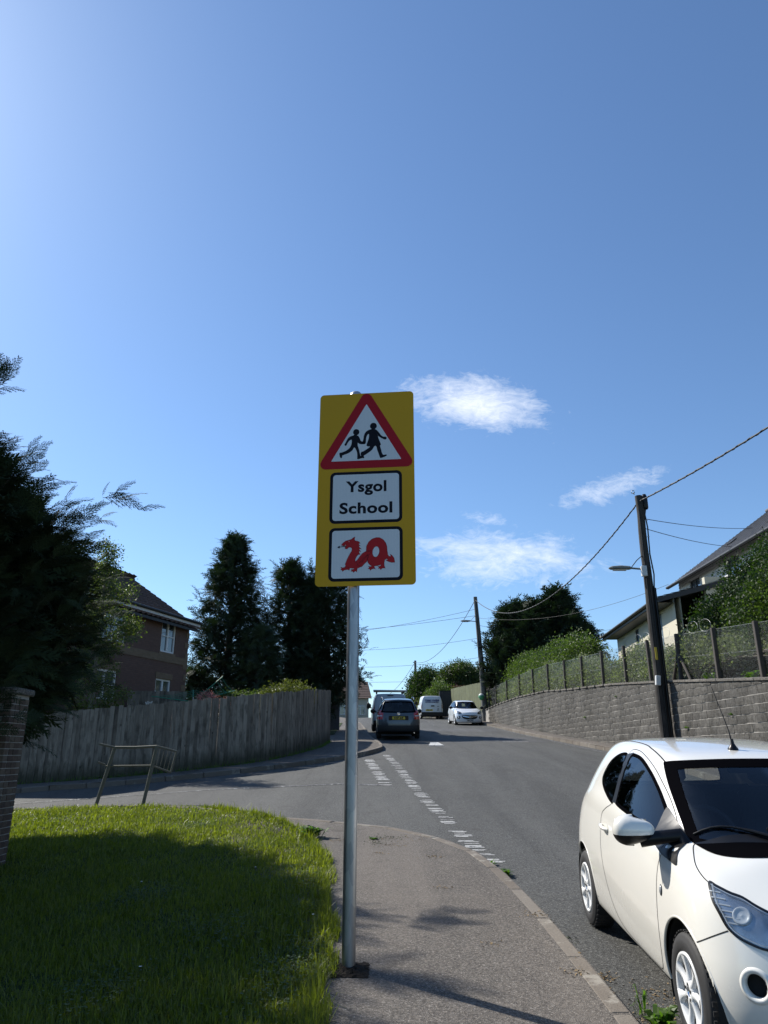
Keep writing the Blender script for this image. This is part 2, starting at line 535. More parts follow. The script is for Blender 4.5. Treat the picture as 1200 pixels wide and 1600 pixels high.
class Shell:
    """the painted shell of a vehicle: dense surface, cut-outs, panels, draped trims.
    local axes: x = sideways (+x = side A), y = along (nose at -y), z up; origin under the front axle"""
    def __init__(s, p, mu, mv):
        s.p = p
        g = surf(car_rows(p), mu, mv)
        nv, nu = g.shape[:2]
        half = np.stack([g[..., 1], g[..., 0], g[..., 2]], -1)      # x, y, z
        full = np.concatenate([half, half[::-1][1:] * np.array([-1, 1, 1])], 0)
        s.V = full.reshape(-1, 3).astype(float)
        s.nv, s.nu = full.shape[0], nu
        ii, jj = np.meshgrid(np.arange(s.nv - 1), np.arange(nu - 1), indexing='ij')
        a = ii * nu + jj
        s.F = np.stack([a, a + 1, a + nu + 1, a + nu], -1).reshape(-1, 4)
        s.bvh = BVHTree.FromPolygons([Vector(v) for v in s.V], [tuple(f) for f in s.F])
        # normals from the uncut surface
        n = np.zeros_like(s.V)
        e1 = s.V[s.F[:, 2]] - s.V[s.F[:, 0]]; e2 = s.V[s.F[:, 3]] - s.V[s.F[:, 1]]
        fn = np.cross(e1, e2)
        for k in range(4): np.add.at(n, s.F[:, k], fn)
        n /= np.linalg.norm(n, axis=1)[:, None] + 1e-12
        # outward?
        c = s.V.mean(0)
        if (n * (s.V - c)).sum(1).mean() < 0:
            n = -n; s.F = s.F[:, ::-1]
        s.n = n
        s.alive = np.ones(len(s.F), bool)
        s.panel = np.zeros(len(s.F), int)
    def cen(s): return s.V[s.F].mean(1)
    def arch(s, a0, zc, r, wmin):
        x, y, z = s.V.T
        side = (np.abs(x) > wmin)
        dy, dz = y - a0, z - zc
        d = np.hypot(dy, dz) + 1e-9
        hstep = .03
        near = side & (d < r) & (d > r - hstep)
        inside = side & (d <= r - hstep)
        s.V[near, 1] = a0 + dy[near] / d[near] * r
        s.V[near, 2] = zc + dz[near] / d[near] * r
        s.alive &= ~inside[s.F].any(1)
        c = s.cen()
        s.alive &= ~((np.abs(c[:, 0]) > wmin) & (np.hypot(c[:, 1] - a0, c[:, 2] - zc) < r - .003))
    def cut(s, mask): s.alive &= ~mask
    def part(s, name, k, mat, parent):
        sel = s.alive & (s.panel == k)
        F = s.F[sel]
        if not len(F): return None
        u, inv = np.unique(F, return_inverse=True)
        me = np_mesh(name, s.V[u], inv.reshape(F.shape), [mat], smooth=True)
        if len(me.vertices) == len(u):
            me.normals_split_custom_set_from_vertices([tuple(v) for v in s.n[u]])
        return mesh_obj(name, me, parent)
    def hit(s, o, d):
        r = s.bvh.ray_cast(Vector(o), Vector(d))
        return r[0], r[1]
    def drape_pt(s, q, view, off):
        """q=(u,v) in the view: 'A' side +x (y,z), 'B' side -x, 'F' front (x,z), 'R' rear (x,z), 'T' top (x,y)"""
        u, v = q
        o, d = {'A': ((3, u, v), (-1, 0, 0)), 'B': ((-3, u, v), (1, 0, 0)), 'F': ((u, -5, v), (0, 1, 0)),
                'R': ((u, 9, v), (0, -1, 0)), 'T': ((u, v, 4), (0, 0, -1))}[view]
        p, n = s.hit(o, d)
        if p is None: return None, None
        if n.dot(Vector(d)) > 0: n = -n
        return p + n * off, n
    def pane(s, name, poly, view, mat, parent, off=.002, inner=7, thick=.0, smooth=True):
        """a panel draped over the shell: outline polygon filled with a fine grid"""
        xs = [q[0] for q in poly]; ys = [q[1] for q in poly]
        bm = bmesh.new()
        vs = [bm.verts.new((x, y, 0)) for x, y in poly]
        bm.faces.new(vs)
        bmesh.ops.triangulate(bm, faces=bm.faces[:])
        # slice by a grid so it can bend
        for i in range(1, inner):
            cx = min(xs) + (max(xs) - min(xs)) * i / inner
            bmesh.ops.bisect_plane(bm, geom=bm.verts[:] + bm.edges[:] + bm.faces[:], plane_co=(cx, 0, 0), plane_no=(1, 0, 0))
            cy = min(ys) + (max(ys) - min(ys)) * i / inner
            bmesh.ops.bisect_plane(bm, geom=bm.verts[:] + bm.edges[:] + bm.faces[:], plane_co=(0, cy, 0), plane_no=(0, 1, 0))
        dirs = {'A': Vector((1, 0, 0)), 'B': Vector((-1, 0, 0)), 'F': Vector((0, -1, 0)), 'R': Vector((0, 1, 0)), 'T': Vector((0, 0, 1))}[view]
        dead = []
        for v in bm.verts:
            p, n = s.drape_pt((v.co.x, v.co.y), view, off)
            if p is None: dead.append(v)
            else: v.co = p
        bmesh.ops.delete(bm, geom=dead, context='VERTS')
        bm.normal_update()
        for f in bm.faces:
            if f.normal.dot(dirs) < 0: f.normal_flip()
            f.smooth = smooth
        me = bpy.data.meshes.new(name); bm.to_mesh(me); bm.free()
        me.materials.append(mat)
        return mesh_obj(name, me, parent)
    def strip(s, mb, pts, view, w, mat, off=.0015, close=False):
        """ribbon of width w following pts on the shell"""
        P = []
        for q in pts:
            p, n = s.drape_pt(q, view, off)
            if p is not None: P.append((p, n))
        if close and P: P.append(P[0])
        vs, fs = [], []
        for i, (p, n) in enumerate(P):
            t = (P[min(i + 1, len(P) - 1)][0] - P[max(i - 1, 0)][0])
            if close and i in (0, len(P) - 1): t = P[1][0] - P[-2][0]
            if t.length < 1e-6: t = Vector((0, 1, 0))
            b = n.cross(t.normalized())
            if b.length > 0: b.normalize()
            vs += [p + b * w / 2, p - b * w / 2]
        for i in range(len(P) - 1):
            if (P[i][0] - P[i + 1][0]).length < .35: fs.append((2 * i, 2 * i + 2, 2 * i + 3, 2 * i + 1))
        if fs: mb.add(vs, fs, mat, True)

def ring_poly(outer, inner_scale):
    cx = sum(p[0] for p in outer) / len(outer); cy = sum(p[1] for p in outer) / len(outer)
    return [(cx + (x - cx) * inner_scale, cy + (y - cy) * inner_scale) for x, y in outer]

def offset_poly(poly, d):
    """inward offset (d>0) of a closed polygon"""
    n = len(poly)
    ar = sum(poly[i][0] * poly[(i + 1) % n][1] - poly[(i + 1) % n][0] * poly[i][1] for i in range(n))
    sg = 1 if ar > 0 else -1
    out = []
    for i in range(n):
        a, b, c = (np.array(poly[(i + k) % n], float) for k in (-1, 0, 1))
        e = (c - a); e /= np.linalg.norm(e) + 1e-9
        out.append(tuple(b + sg * d * np.array([-e[1], e[0]])))
    return out

def wheel(parent, pos, side, r, w, style, tread=True, seg=40):
    """wheel with tyre and cover; side=+1: outer face towards +x"""
    M = Matrix.Translation(pos) @ Matrix.Rotation(R(90) * side, 4, 'Y')
    wh = empty('wheel', (0, 0, 0)); wh.parent = parent
    mb = MB()
    ri = r * .655
    prof = [(ri * .92, -w / 2), (ri, -w / 2), (r * .80, -w / 2 - .004), (r * .93, -w / 2 + .012), (r * .985, -w / 2 + .03), (r, -w / 2 + .05), (r, w / 2 - .05),
            (r * .985, w / 2 - .03), (r * .955, w / 2 - .014), (r * .93, w / 2 - .006), (r * .90, w / 2 - .004), (r * .86, w / 2 + .003), (r * .80, w / 2 + .006), (r * .70, w / 2 + .004), (ri, w / 2 - .004), (ri * .96, w / 2 - .03), (ri * .96, -w / 2)]
    mb.lathe(prof, M_rub, seg, M)
    if tread:
        for k in range(44):
            q = 2 * math.pi * k / 44
            for h_ in (-.3, 0, .3):
                c = M @ Vector((math.cos(q) * r, math.sin(q) * r, h_ * w))
                mb.box(c, (w * .24, .022, .006), M_rub, (M.to_3x3() @ Matrix.Rotation(q + R(90), 3, 'Z') @ Matrix.Rotation(R(-90), 3, 'X') @ Matrix.Rotation(R(90), 3, 'Z')))
    mb.build('tyre', wh)
    mb = MB()
    mb.lathe([(0, w / 2 - .055), (ri * .97, w / 2 - .055)], M_gap, seg, M)
    if style == 'cover':       # seven broad spokes, as a plastic trim
        ns = 7
        m = M_silver_w
        mb.lathe([(ri * .86, w / 2 - .03), (ri * .87, w / 2 - .004), (ri * .93, w / 2 + .006), (ri * .985, w / 2 + .002), (ri * .99, w / 2 - .02)], m, seg * 2, M)
        mb.lathe([(ri * .10, w / 2 - .008), (ri * .13, w / 2 + .002), (ri * .25, w / 2 + .004), (ri * .31, w / 2 - .008), (ri * .31, w / 2 - .04)], m, 28, M)
        mb.lathe([(0, w / 2 - .010), (ri * .105, w / 2 - .010), (ri * .11, w / 2 - .004), (ri * .125, w / 2 + .001)], M_chrome, 20, M)
        for k in range(ns):
            q0 = 2 * math.pi * k / ns + .2
            rows = []
            for f, hw_, hh in ((.24, .115, .0), (.36, .088, -.004), (.50, .074, -.006), (.64, .082, -.004), (.76, .112, .0), (.84, .165, .003), (.895, .24, .004)):
                rr = ri * f
                W_ = hw_ * ri
                rows.append([(rr, -W_, w / 2 + hh - .018), (rr, -W_ * .86, w / 2 + hh - .002), (rr, -W_ * .45, w / 2 + hh + .004), (rr, W_ * .45, w / 2 + hh + .004), (rr, W_ * .86, w / 2 + hh - .002), (rr, W_, w / 2 + hh - .018)])
            Rz = M @ Matrix.Rotation(q0, 4, 'Z')
            vs = [Rz @ Vector(p) for row in rows for p in row]
            fs = [(i * 6 + j, i * 6 + j + 1, (i + 1) * 6 + j + 1, (i + 1) * 6 + j) for i in range(len(rows) - 1) for j in range(5)]
            mb.add(vs, [f[::-1] for f in fs], m, True)
        for k in range(5):
            q = 2 * math.pi * k / 5
            c = M @ Vector((math.cos(q) * ri * .2, math.sin(q) * ri * .2, w / 2 + .003))
            mb.box(c, (.006, .014, .014), M_gap)
        mb.build('wheel_cover', wh)
    else:
        m = M_silver
        ns = 5
        mb.lathe([(ri * .88, w / 2 - .03), (ri * .9, w / 2), (ri * .99, w / 2 + .002)], m, seg, M)
        mb.lathe([(0, w / 2 - .004), (ri * .22, w / 2 - .004), (ri * .24, w / 2 - .03)], m, 16, M)
        for k in range(ns):
            Rz = M @ Matrix.Rotation(2 * math.pi * k / ns, 4, 'Z')
            mb.prism([(ri * .15, -ri * .13), (ri * .9, -ri * .10), (ri * .9, ri * .10), (ri * .15, ri * .13)], w / 2 - .035, w / 2 - .006, m, Rz)
        mb.build('rim', wh)
    return wh
M_silver_w = plain("white_wheel_trim", (.68, .69, .69), .32, var=.06, scale=20)

def text_mesh(body, size, mat, parent, M, name='lettering', bold=0.0, depth=.0006, align='CENTER', xs=1.0):
    cu = bpy.data.curves.new(name, 'FONT')
    cu.body = body; cu.size = size; cu.align_x = align; cu.align_y = 'CENTER'
    cu.offset = bold; cu.extrude = depth; cu.resolution_u = 3
    o = bpy.data.objects.new(name, cu); COL.objects.link(o)
    dg = bpy.context.evaluated_depsgraph_get()
    me = bpy.data.meshes.new_from_object(o.evaluated_get(dg))
    bpy.data.objects.remove(o); bpy.data.curves.remove(cu)
    me.transform(M @ Matrix.Diagonal((xs, 1, 1, 1)))
    me.materials.clear(); me.materials.append(mat)
    return mesh_obj(name, me, parent)

def mirror_housing(parent, c, side, size, m_shell, m_low, name='door_mirror'):
    """door mirror: rounded pod; nose side at -y. c = centre"""
    mir = empty(name); mir.parent = parent
    for nm, mat, zlo, zhi in (('mirror_cap', m_shell, -.25, 1), ('mirror_base', m_low, -1, -.25)):
        mb = MB()
        vs, fs = [], []
        nu_, nv_ = 18, 12
        ph = np.linspace(math.asin(zlo), math.asin(zhi), nv_)
        for p_ in ph:
            for k in range(nu_):
                q = 2 * math.pi * k / nu_
                cx, cy = math.cos(q), math.sin(q)
                rx = abs(cx) ** .75 * (1 if cx > 0 else -1); ry = abs(cy) ** .8 * (1 if cy > 0 else -1)
                cp = max(0, math.cos(p_)) ** .7
                x = rx * cp * size[0]; y = ry * cp * size[1] * (1.0 if ry < 0 else .55); z = math.sin(p_) * size[2] * (1 - .18 * rx * side * -1)
                vs.append((c[0] + x, c[1] + y, c[2] + z))
        for i in range(nv_ - 1):
            for k in range(nu_):
                fs.append((i * nu_ + k, i * nu_ + (k + 1) % nu_, (i + 1) * nu_ + (k + 1) % nu_, (i + 1) * nu_ + k))
        mb.add(vs, fs, mat, True)
        mb.build(nm, mir)
    return mir
# ================================================================ ground
def asphalt(name, lo, hi, tone, patch=.35, sc=1.0, stain=(.07, .055, .035)):
    m, t, p = principled(name, lo, .88, 0, .35)
    v = geopos(t)
    a = noise(t, v, 3.2 * sc, 4, .6)
    b = noise(t, v, 150 * sc, 2, .6)
    vo = voronoi(t, v, 110 * sc); st = vo.outputs['Color']
    sp = N(t, "ShaderNodeSeparateColor"); link(t, st, sp.inputs[0])
    c = mix(t, ramp(t, a, [(.3, 0), (.7, 1)]), lo, hi)
    c = mix(t, ramp(t, sp.outputs[0], [(.0, 0), (.6, .15), (.86, .3), (1, 1)]), c, tone)
    c = mix(t, ramp(t, b, [(.3, .5), (.62, 0)]), c, (.012, .012, .013))
    gr = noise(t, v, 42 * sc, 3, .8)
    c = mix(t, ramp(t, gr, [(.38, .75), (.5, 0)]), c, tuple(x * .45 for x in lo))
    c = mix(t, ramp(t, gr, [(.52, 0), (.66, .7)]), c, tuple(min(1, x * 1.7) for x in hi))
    big = noise(t, v, .35, 6, .65, .6)
    c = mix(t, ramp(t, big, [(.50, 0), (.72, patch)]), c, tuple(min(1, x * 1.5) for x in hi))
    trk = noise(t, v, 1.0, 4, .6, .3, (1.5, .10, 1))
    c = mix(t, ramp(t, trk, [(.50, 0), (.66, .30)]), c, tuple(min(1, x * 1.9) for x in hi))
    c = mix(t, ramp(t, trk, [(.34, .28), (.46, 0)]), c, tuple(x * .5 for x in lo))
    ck = voronoi(t, v, .55, 'DISTANCE_TO_EDGE')
    wob = noise(t, v, 3, 5, .7)
    cw = mth(t, 'ADD', ck.outputs['Distance'], mth(t, 'MULTIPLY', wob, .03))
    c = mix(t, mth(t, 'MULTIPLY', ramp(t, cw, [(.013, .8), (.020, 0)]), ramp(t, big, [(.45, 0), (.6, 1)])), c, (.012, .012, .012))
    big2 = noise(t, v, .9, 6, .7, .8)
    c = mix(t, ramp(t, big2, [(.60, 0), (.70, .5)]), c, stain)
    link(t, c, p.inputs['Base Color'])
    hgt = mth(t, 'ADD', mth(t, 'MULTIPLY', vo.outputs['Distance'], .8), mth(t, 'MULTIPLY', b, .5))
    bump(t, p, hgt, .9, .006)
    link(t, ramp(t, sp.outputs[1], [(0, .72), (1, .95)]), p.inputs['Roughness'])
    return m
M_road = asphalt("road_asphalt", (.038, .038, .036), (.060, .060, .056), (.27, .27, .25), .35, 1.0, (.035, .032, .028))
M_pave = asphalt("pavement_asphalt", (.070, .060, .050), (.106, .091, .076), (.36, .33, .29), .5, 1.25, (.045, .038, .03))
def earth():
    m, t, p = principled("soil", (.03, .022, .015), .95, 0, .2)
    v = geopos(t)
    c = mix(t, noise(t, v, 9, 6, .7), (.008, .006, .005), (.030, .022, .015))
    link(t, c, p.inputs['Base Color']); bump(t, p, noise(t, v, 40, 5), .8, .02)
    return m
M_soil = earth()
def turf():
    m, t, p = principled("turf", (.03, .05, .015), .95, 0, .2)
    v = geopos(t)
    c = mix(t, noise(t, v, 12, 6, .7), (.018, .030, .008), (.05, .075, .02))
    link(t, c, p.inputs['Base Color']); bump(t, p, noise(t, v, 60, 5), .8, .03)
    return m
M_turf = turf()

def sheet(name, poly, dz, mat, step=1.0, parent=None, kind='structure', hf=None):
    bm = bmesh.new()
    bm.faces.new([bm.verts.new((x, y, 0)) for x, y in poly])
    bmesh.ops.triangulate(bm, faces=bm.faces[:])
    xs = [q[0] for q in poly]; ys = [q[1] for q in poly]
    for ax, lo, hi in ((0, min(xs), max(xs)), (1, min(ys), max(ys))):
        n = int((hi - lo) / step)
        for i in range(1, n + 1):
            c = lo + i * step
            bmesh.ops.bisect_plane(bm, geom=bm.verts[:] + bm.edges[:] + bm.faces[:], plane_co=(c if ax == 0 else 0, c if ax else 0, 0), plane_no=(1 - ax, ax, 0))
    f = hf or h
    for v in bm.verts: v.co.z = f(v.co.x, v.co.y) + dz
    bm.normal_update()
    for fc in bm.faces:
        if fc.normal.z < 0: fc.normal_flip()
        fc.smooth = True
    me = bpy.data.meshes.new(name); bm.to_mesh(me); bm.free(); me.materials.append(mat)
    o = mesh_obj(name, me, parent)
    if kind: o['kind'] = kind
    return o

# one great ground sheet to the horizon
gx = np.concatenate([np.linspace(-900, -60, 12), np.linspace(-50, 50, 51), np.linspace(60, 900, 12)])
gy = np.concatenate([np.linspace(-300, -50, 6), np.linspace(-40, 120, 81), np.linspace(130, 900, 16)])
GX, GY = np.meshgrid(gx, gy, indexing='ij')
GZ = H(GX, np.clip(GY, -300, 900)) - .45
GZ = np.where(GY > 300, H(GX, 300) - .45 - (GY - 300) * .02, GZ)
V = np.stack([GX, GY, GZ], -1).reshape(-1, 3)
ny = len(gy); I, J = np.meshgrid(np.arange(len(gx) - 1), np.arange(ny - 1), indexing='ij')
q = I * ny + J
g = mesh_obj('ground', np_mesh('ground', V, np.stack([q, q + ny, q + ny + 1, q + 1], -1).reshape(-1, 4), [M_turf], smooth=True))
g['kind'] = 'structure'
road = sheet('road', [(-45, -14), (40, -14), (40, 110), (-45, 110)], ROAD, M_road, 1.0)

K1 = [(1.37, -12), (1.36, 0), (1.35, 4.5), (1.34, 5.4), (1.30, 6.7), (1.21, 8.1), (1.06, 9.2), (.80, 9.9), (.5, 10.4), (0, 10.95), (-.72, 11.35), (-1.65, 12.04), (-2.44, 13.0), (-3.09, 13.73), (-4.5, 14.6), (-6.3, 15.1), (-9, 15.25), (-14, 15.0), (-40, 13.2)]
GE = [(-.35, -12), (-.35, 0), (-.35, 4.5), (-.36, 5.4), (-.40, 6.2), (-.48, 7.2), (-.59, 8.5), (-.84, 9.6), (-1.1, 10.56), (-1.6, 11.7), (-2.3, 12.75), (-3.09, 13.73)]
i309 = K1.index((-3.09, 13.73))
sheet('pavement', [(x, y) for x, y in K1[:i309 + 1]] + GE[::-1][1:], 0.0, M_pave, .5)
sheet('lawn_ground', GE + K1[i309 + 1:] + [(-40, -12)], -.004, M_turf, .8)
K2 = [(-40, 17.5), (-12, 18.7), (-8.73, 19.05), (-6.94, 19.0), (-4.85, 19.45), (-3.29, 20.1), (-1.75, 21.15), (-.81, 22.2), (-.28, 23.6), (-.06, 24.6), (-.05, 26.0), (-.16, 28.0), (-.45, 31), (-.74, 35.5), (-1.07, 41.5), (-1.5, 48), (-2.4, 56), (-3.8, 66), (-6, 78), (-9, 92), (-14, 108)]
FENCE = [(-13.0, 19.75), (-9.2, 19.85), (-7.0, 19.9), (-5.1, 20.45), (-3.6, 21.35), (-2.85, 22.6), (-2.4, 24.0), (-2.15, 25.4), (-2.08, 27.2), (-2.05, 29.0)]
sheet('pavement', K2 + [(-16, 108), (-11, 92), (-8, 78), (-5.6, 66), (-4.2, 56), (-3.3, 48), (-2.9, 41.5), (-2.5, 35), (-2.3, 29.2)] + FENCE[::-1] + [(-40, 19.3)], 0.0, M_pave, 1.0)
sheet('garden_ground', [(-60, 19.3)] + [(x - .1, y + .12) for x, y in FENCE] + [(-2.4, 29.2), (-2.6, 35), (-3.0, 41.5), (-3.4, 48), (-4.3, 56), (-5.7, 66), (-8.1, 78), (-11.1, 92), (-16.1, 108), (-60, 108)], .004, M_turf, 2.0)
K3 = [(7.45, -12), (7.2, 10), (7.06, 23.8), (6.97, 27.3), (6.86, 31), (6.5, 36.1), (6.35, 41), (6.15, 45.8), (5.5, 52), (4.85, 60), (3.5, 70), (1.0, 85), (-3, 100)]
WALL = [(7.8, 4), (7.8, 26), (7.55, 31), (7.35, 35), (7.15, 40.6), (6.85, 46.6), (6.65, 50)]
sheet('pavement', K3 + [(-2, 100), (3, 85), (5.6, 70), (6.2, 60), (6.7, 50)] + WALL[::-1] + [(7.85, -12)], 0.0, M_pave, 1.0)

# kerb stones
def kerb_mat():
    m, t, p = principled("kerb_concrete", (.2, .19, .17), .85, 0, .35)
    v = geopos(t)
    a = noise(t, v, 5, 6, .65); b = noise(t, v, 70, 3, .6)
    c = mix(t, a, (.115, .092, .070), (.19, .165, .135))
    c = mix(t, ramp(t, b, [(.35, .5), (.6, 0)]), c, (.05, .04, .032))
    c = mix(t, mth(t, 'MULTIPLY', orand(t), .35), c, (.25, .23, .20))
    ms = noise(t, v, 2.6, 6, .7)
    c = mix(t, ramp(t, ms, [(.56, 0), (.64, .7)]), c, (.30, .28, .24))
    link(t, c, p.inputs['Base Color']); bump(t, p, b, .5, .006)
    return m
M_kerb = kerb_mat()
def resample(pts, step):
    P = [Vector((x, y, 0)) for x, y in pts]
    d = [0]
    for a, b in zip(P, P[1:]): d.append(d[-1] + (b - a).length)
    out = []
    n = max(1, int(round(d[-1] / step)))
    for i in range(n + 1):
        s_ = d[-1] * i / n
        k = max(j for j in range(len(d)) if d[j] <= s_ + 1e-9); k = min(k, len(P) - 2)
        f = (s_ - d[k]) / max(1e-9, d[k + 1] - d[k])
        q = P[k].lerp(P[k + 1], f); out.append((q.x, q.y))
    return out
kerb_me = {}
def kerb_line(pts, step, side, y_lo, y_hi, hgt=.125, wid=.125, hl=None):
    """side=+1: road lies to the right of the walking direction"""
    root = empty('kerb', (pts[0][0], pts[0][1], h(*pts[0])), kind='structure')
    P = resample(smooth_poly(pts, 4, False), step)
    rest = MB()
    for i in range(len(P) - 1):
        a, b = Vector((*P[i], 0)), Vector((*P[i + 1], 0))
        za, zb = h(*P[i]), h(*P[i + 1])
        L = (b - a).length
        t = (b - a) / L
        nrm = Vector((t.y, -t.x, 0)) * side
        c = (a + b) / 2 - nrm * (wid / 2 - .004)
        c.z = (za + zb) / 2 - .11 + .004
        if hl: c.z -= hl(c.x, c.y)
        rot = Matrix.Rotation(math.atan2(t.y, t.x), 3, 'Z') @ Matrix.Rotation(-math.atan2(zb - za, L), 3, 'Y')
        if y_lo <= c.y <= y_hi and c.x > -14:
            key = round(L, 1)
            if key not in kerb_me:
                m_ = MB(); m_.box((0, 0, 0), (key - .008, wid, .22), M_kerb, None, .016)
                o_ = m_.build('kerb_stone'); kerb_me[key] = o_.data; bpy.data.objects.remove(o_)
            o = mesh_obj('kerb_stone', kerb_me[key], root)
            o.matrix_parent_inverse = Matrix.Translation(-root.location)
            o.matrix_basis = Matrix.Translation(c + Vector((0, 0, rnd.uniform(-.003, .003)))) @ rot.to_4x4() @ Matrix.Rotation(rnd.uniform(-.006, .006), 4, 'X') @ Matrix.Scale((L) / key, 4, (1, 0, 0))
        else:
            rest.box(c - root.location, (L - .008, wid, .22), M_kerb, rot)
    if rest.v: rest.build('kerb_stone', root, kind='stuff')
    return root
dropk = lambda x, y: .07 * math.exp(-((y - 11.2) / 1.1) ** 2)
kerb_line(K1, .92, 1, 2.5, 17)
kerb_line(K2, .92, 1, 17, 46)
kerb_line(K3, .92, -1, 20, 52)

# painted marks, worn
def paint_mat(name, wear):
    m, t, p = principled(name, (.7, .7, .68), .7, 0, .4)
    v = geopos(t)
    a = noise(t, v, 14, 5, .7); b = noise(t, v, 60, 3, .7, 0, (1, 3.5, 1))
    f = mth(t, 'ADD', mth(t, 'MULTIPLY', a, .55), mth(t, 'MULTIPLY', b, .45))
    k = ramp(t, f, [(wear, 1), (wear + .05, 0)])
    c = mix(t, k, (.55, .55, .53), (.052, .054, .058))
    link(t, c, p.inputs['Base Color'])
    bump(t, p, voronoi(t, v, 120).outputs['Distance'], .7, .005)
    return m
M_mark = paint_mat("worn_road_paint", .43)
M_mark2 = paint_mat("very_worn_road_paint", .53)
def marks(name, line, wdt, m, gap=None, lift=.006, ragged=True):
    """worn transverse bars following a line of (x, y)"""
    P = resample(line, .105 if ragged else .5)
    vs, fs = [], []
    for i in range(len(P) - 1):
        if gap and gap(i): continue
        (x0, y0), (x1, y1) = P[i], P[i + 1]
        for k in range(2 if ragged else 1):
            if ragged:
                if rnd.random() < .34: continue
                f0 = k / 2 + rnd.uniform(0, .1); f1 = f0 + rnd.uniform(.2, .42)
                xl = -wdt / 2 * rnd.uniform(.55, 1.1); xr = wdt / 2 * rnd.uniform(.5, 1.1)
            else: f0, f1, xl, xr = 0, 1, -wdt / 2, wdt / 2
            if ragged:
                qs = [(x0 + (x1 - x0) * f + dx, y0 + (y1 - y0) * f) for f, dx in ((f0, xl), (f0, xr), (f1, xr * rnd.uniform(.8, 1.1)), (f1, xl * rnd.uniform(.8, 1.1)))]
            else:
                dx, dy = x1 - x0, y1 - y0; L = math.hypot(dx, dy); nx_, ny_ = -dy / L * wdt / 2, dx / L * wdt / 2
                qs = [(x0 + nx_, y0 + ny_), (x0 - nx_, y0 - ny_), (x1 - nx_, y1 - ny_), (x1 + nx_, y1 + ny_)]
            b = len(vs); vs += [(x, y, h(x, y) + ROAD + lift) for x, y in qs]; fs.append((b, b + 1, b + 2, b + 3))
    me = np_mesh(name, vs, fs, [m])
    o = mesh_obj(name, me); o['kind'] = 'structure'
    return o
marks('road_marking', [(1.27, 9.15), (1.15, 9.9), (1.07, 10.93), (.98, 11.85), (.87, 13.43), (.73, 14.89), (.56, 17.06), (.33, 20.14), (.06, 23.0)], .26, M_mark, gap=lambda i: (i % 9) in (6,) or (i % 9 == 7 and i > 20))
marks('road_marking', [(.05, 16.4), (-.15, 18.6), (-.45, 21.9)], .30, M_mark, gap=lambda i: (i % 9) in (6, 7))
marks('road_marking', [(-14, 17.0), (-6, 17.0), (-3.9, 17.1), (-2.04, 16.75), (.0, 16.42)], .09, M_mark2, ragged=False)
marks('road_marking', [(3.05, 46), (3.1, 60)], .10, M_mark2, ragged=False, gap=lambda i: i % 5 > 1)
marks('road_marking', [(4.6, 30.0), (5.6, 29.9)], .10, M_mark, ragged=False)
marks('road_marking', [(5.4, 32.2), (5.7, 30.2)], .10, M_mark2, ragged=False)
marks('road_marking', [(6.75, 24), (6.68, 31), (6.3, 37), (6.0, 45)], .09, M_mark2, ragged=False)
me = np_mesh('m', [(x, y, h(x, y) + ROAD + z) for x, y, z in ((1.58, 27.3, .02), (2.12, 27.3, .02), (2.00, 28.6, .06), (1.72, 28.6, .06), (1.58, 27.3, .0), (2.12, 27.3, .0))], [(0, 1, 2, 3), (4, 5, 1, 0)], [M_mark])
o = mesh_obj('road_marking', me); o['kind'] = 'structure'
# older asphalt patches and a hump
M_patch = asphalt("patched_asphalt", (.05, .05, .052), (.085, .085, .083), (.20, .20, .20), .5, 1.0, (.06, .055, .05))
sheet('road_patch', [(3.9, 30.2), (6.4, 29.6), (6.3, 33.5), (4.3, 33.8)], ROAD + .005, M_patch, 2)
sheet('road_patch', [(.2, 38.5), (5.8, 38.0), (5.9, 41.5), (.2, 42.2)], ROAD + .005, M_patch, 2)
# soil square left open round the sign post
sb = MB()
px0, py0 = -.23, 5.41
n = 15
vs = []; 
for i in range(n):
    for j in range(n):
        x = -.345 + .25 * i / (n - 1) + rnd.uniform(-.008, .008) * (0 < i < n - 1 or 1); y = 5.20 + .27 * j / (n - 1) + rnd.uniform(-.01, .01)
        e = min(i, j, n - 1 - i, n - 1 - j)
        vs.append((x, y, h(x, y) + (.004 if e == 0 else .004 + rnd.uniform(0, .012))))
sb.add(vs, [(i * n + j, (i + 1) * n + j, (i + 1) * n + j + 1, i * n + j + 1) for i in range(n - 1) for j in range(n - 1)], M_soil, False)
tag(sb.build('soil_patch'), kind='structure')
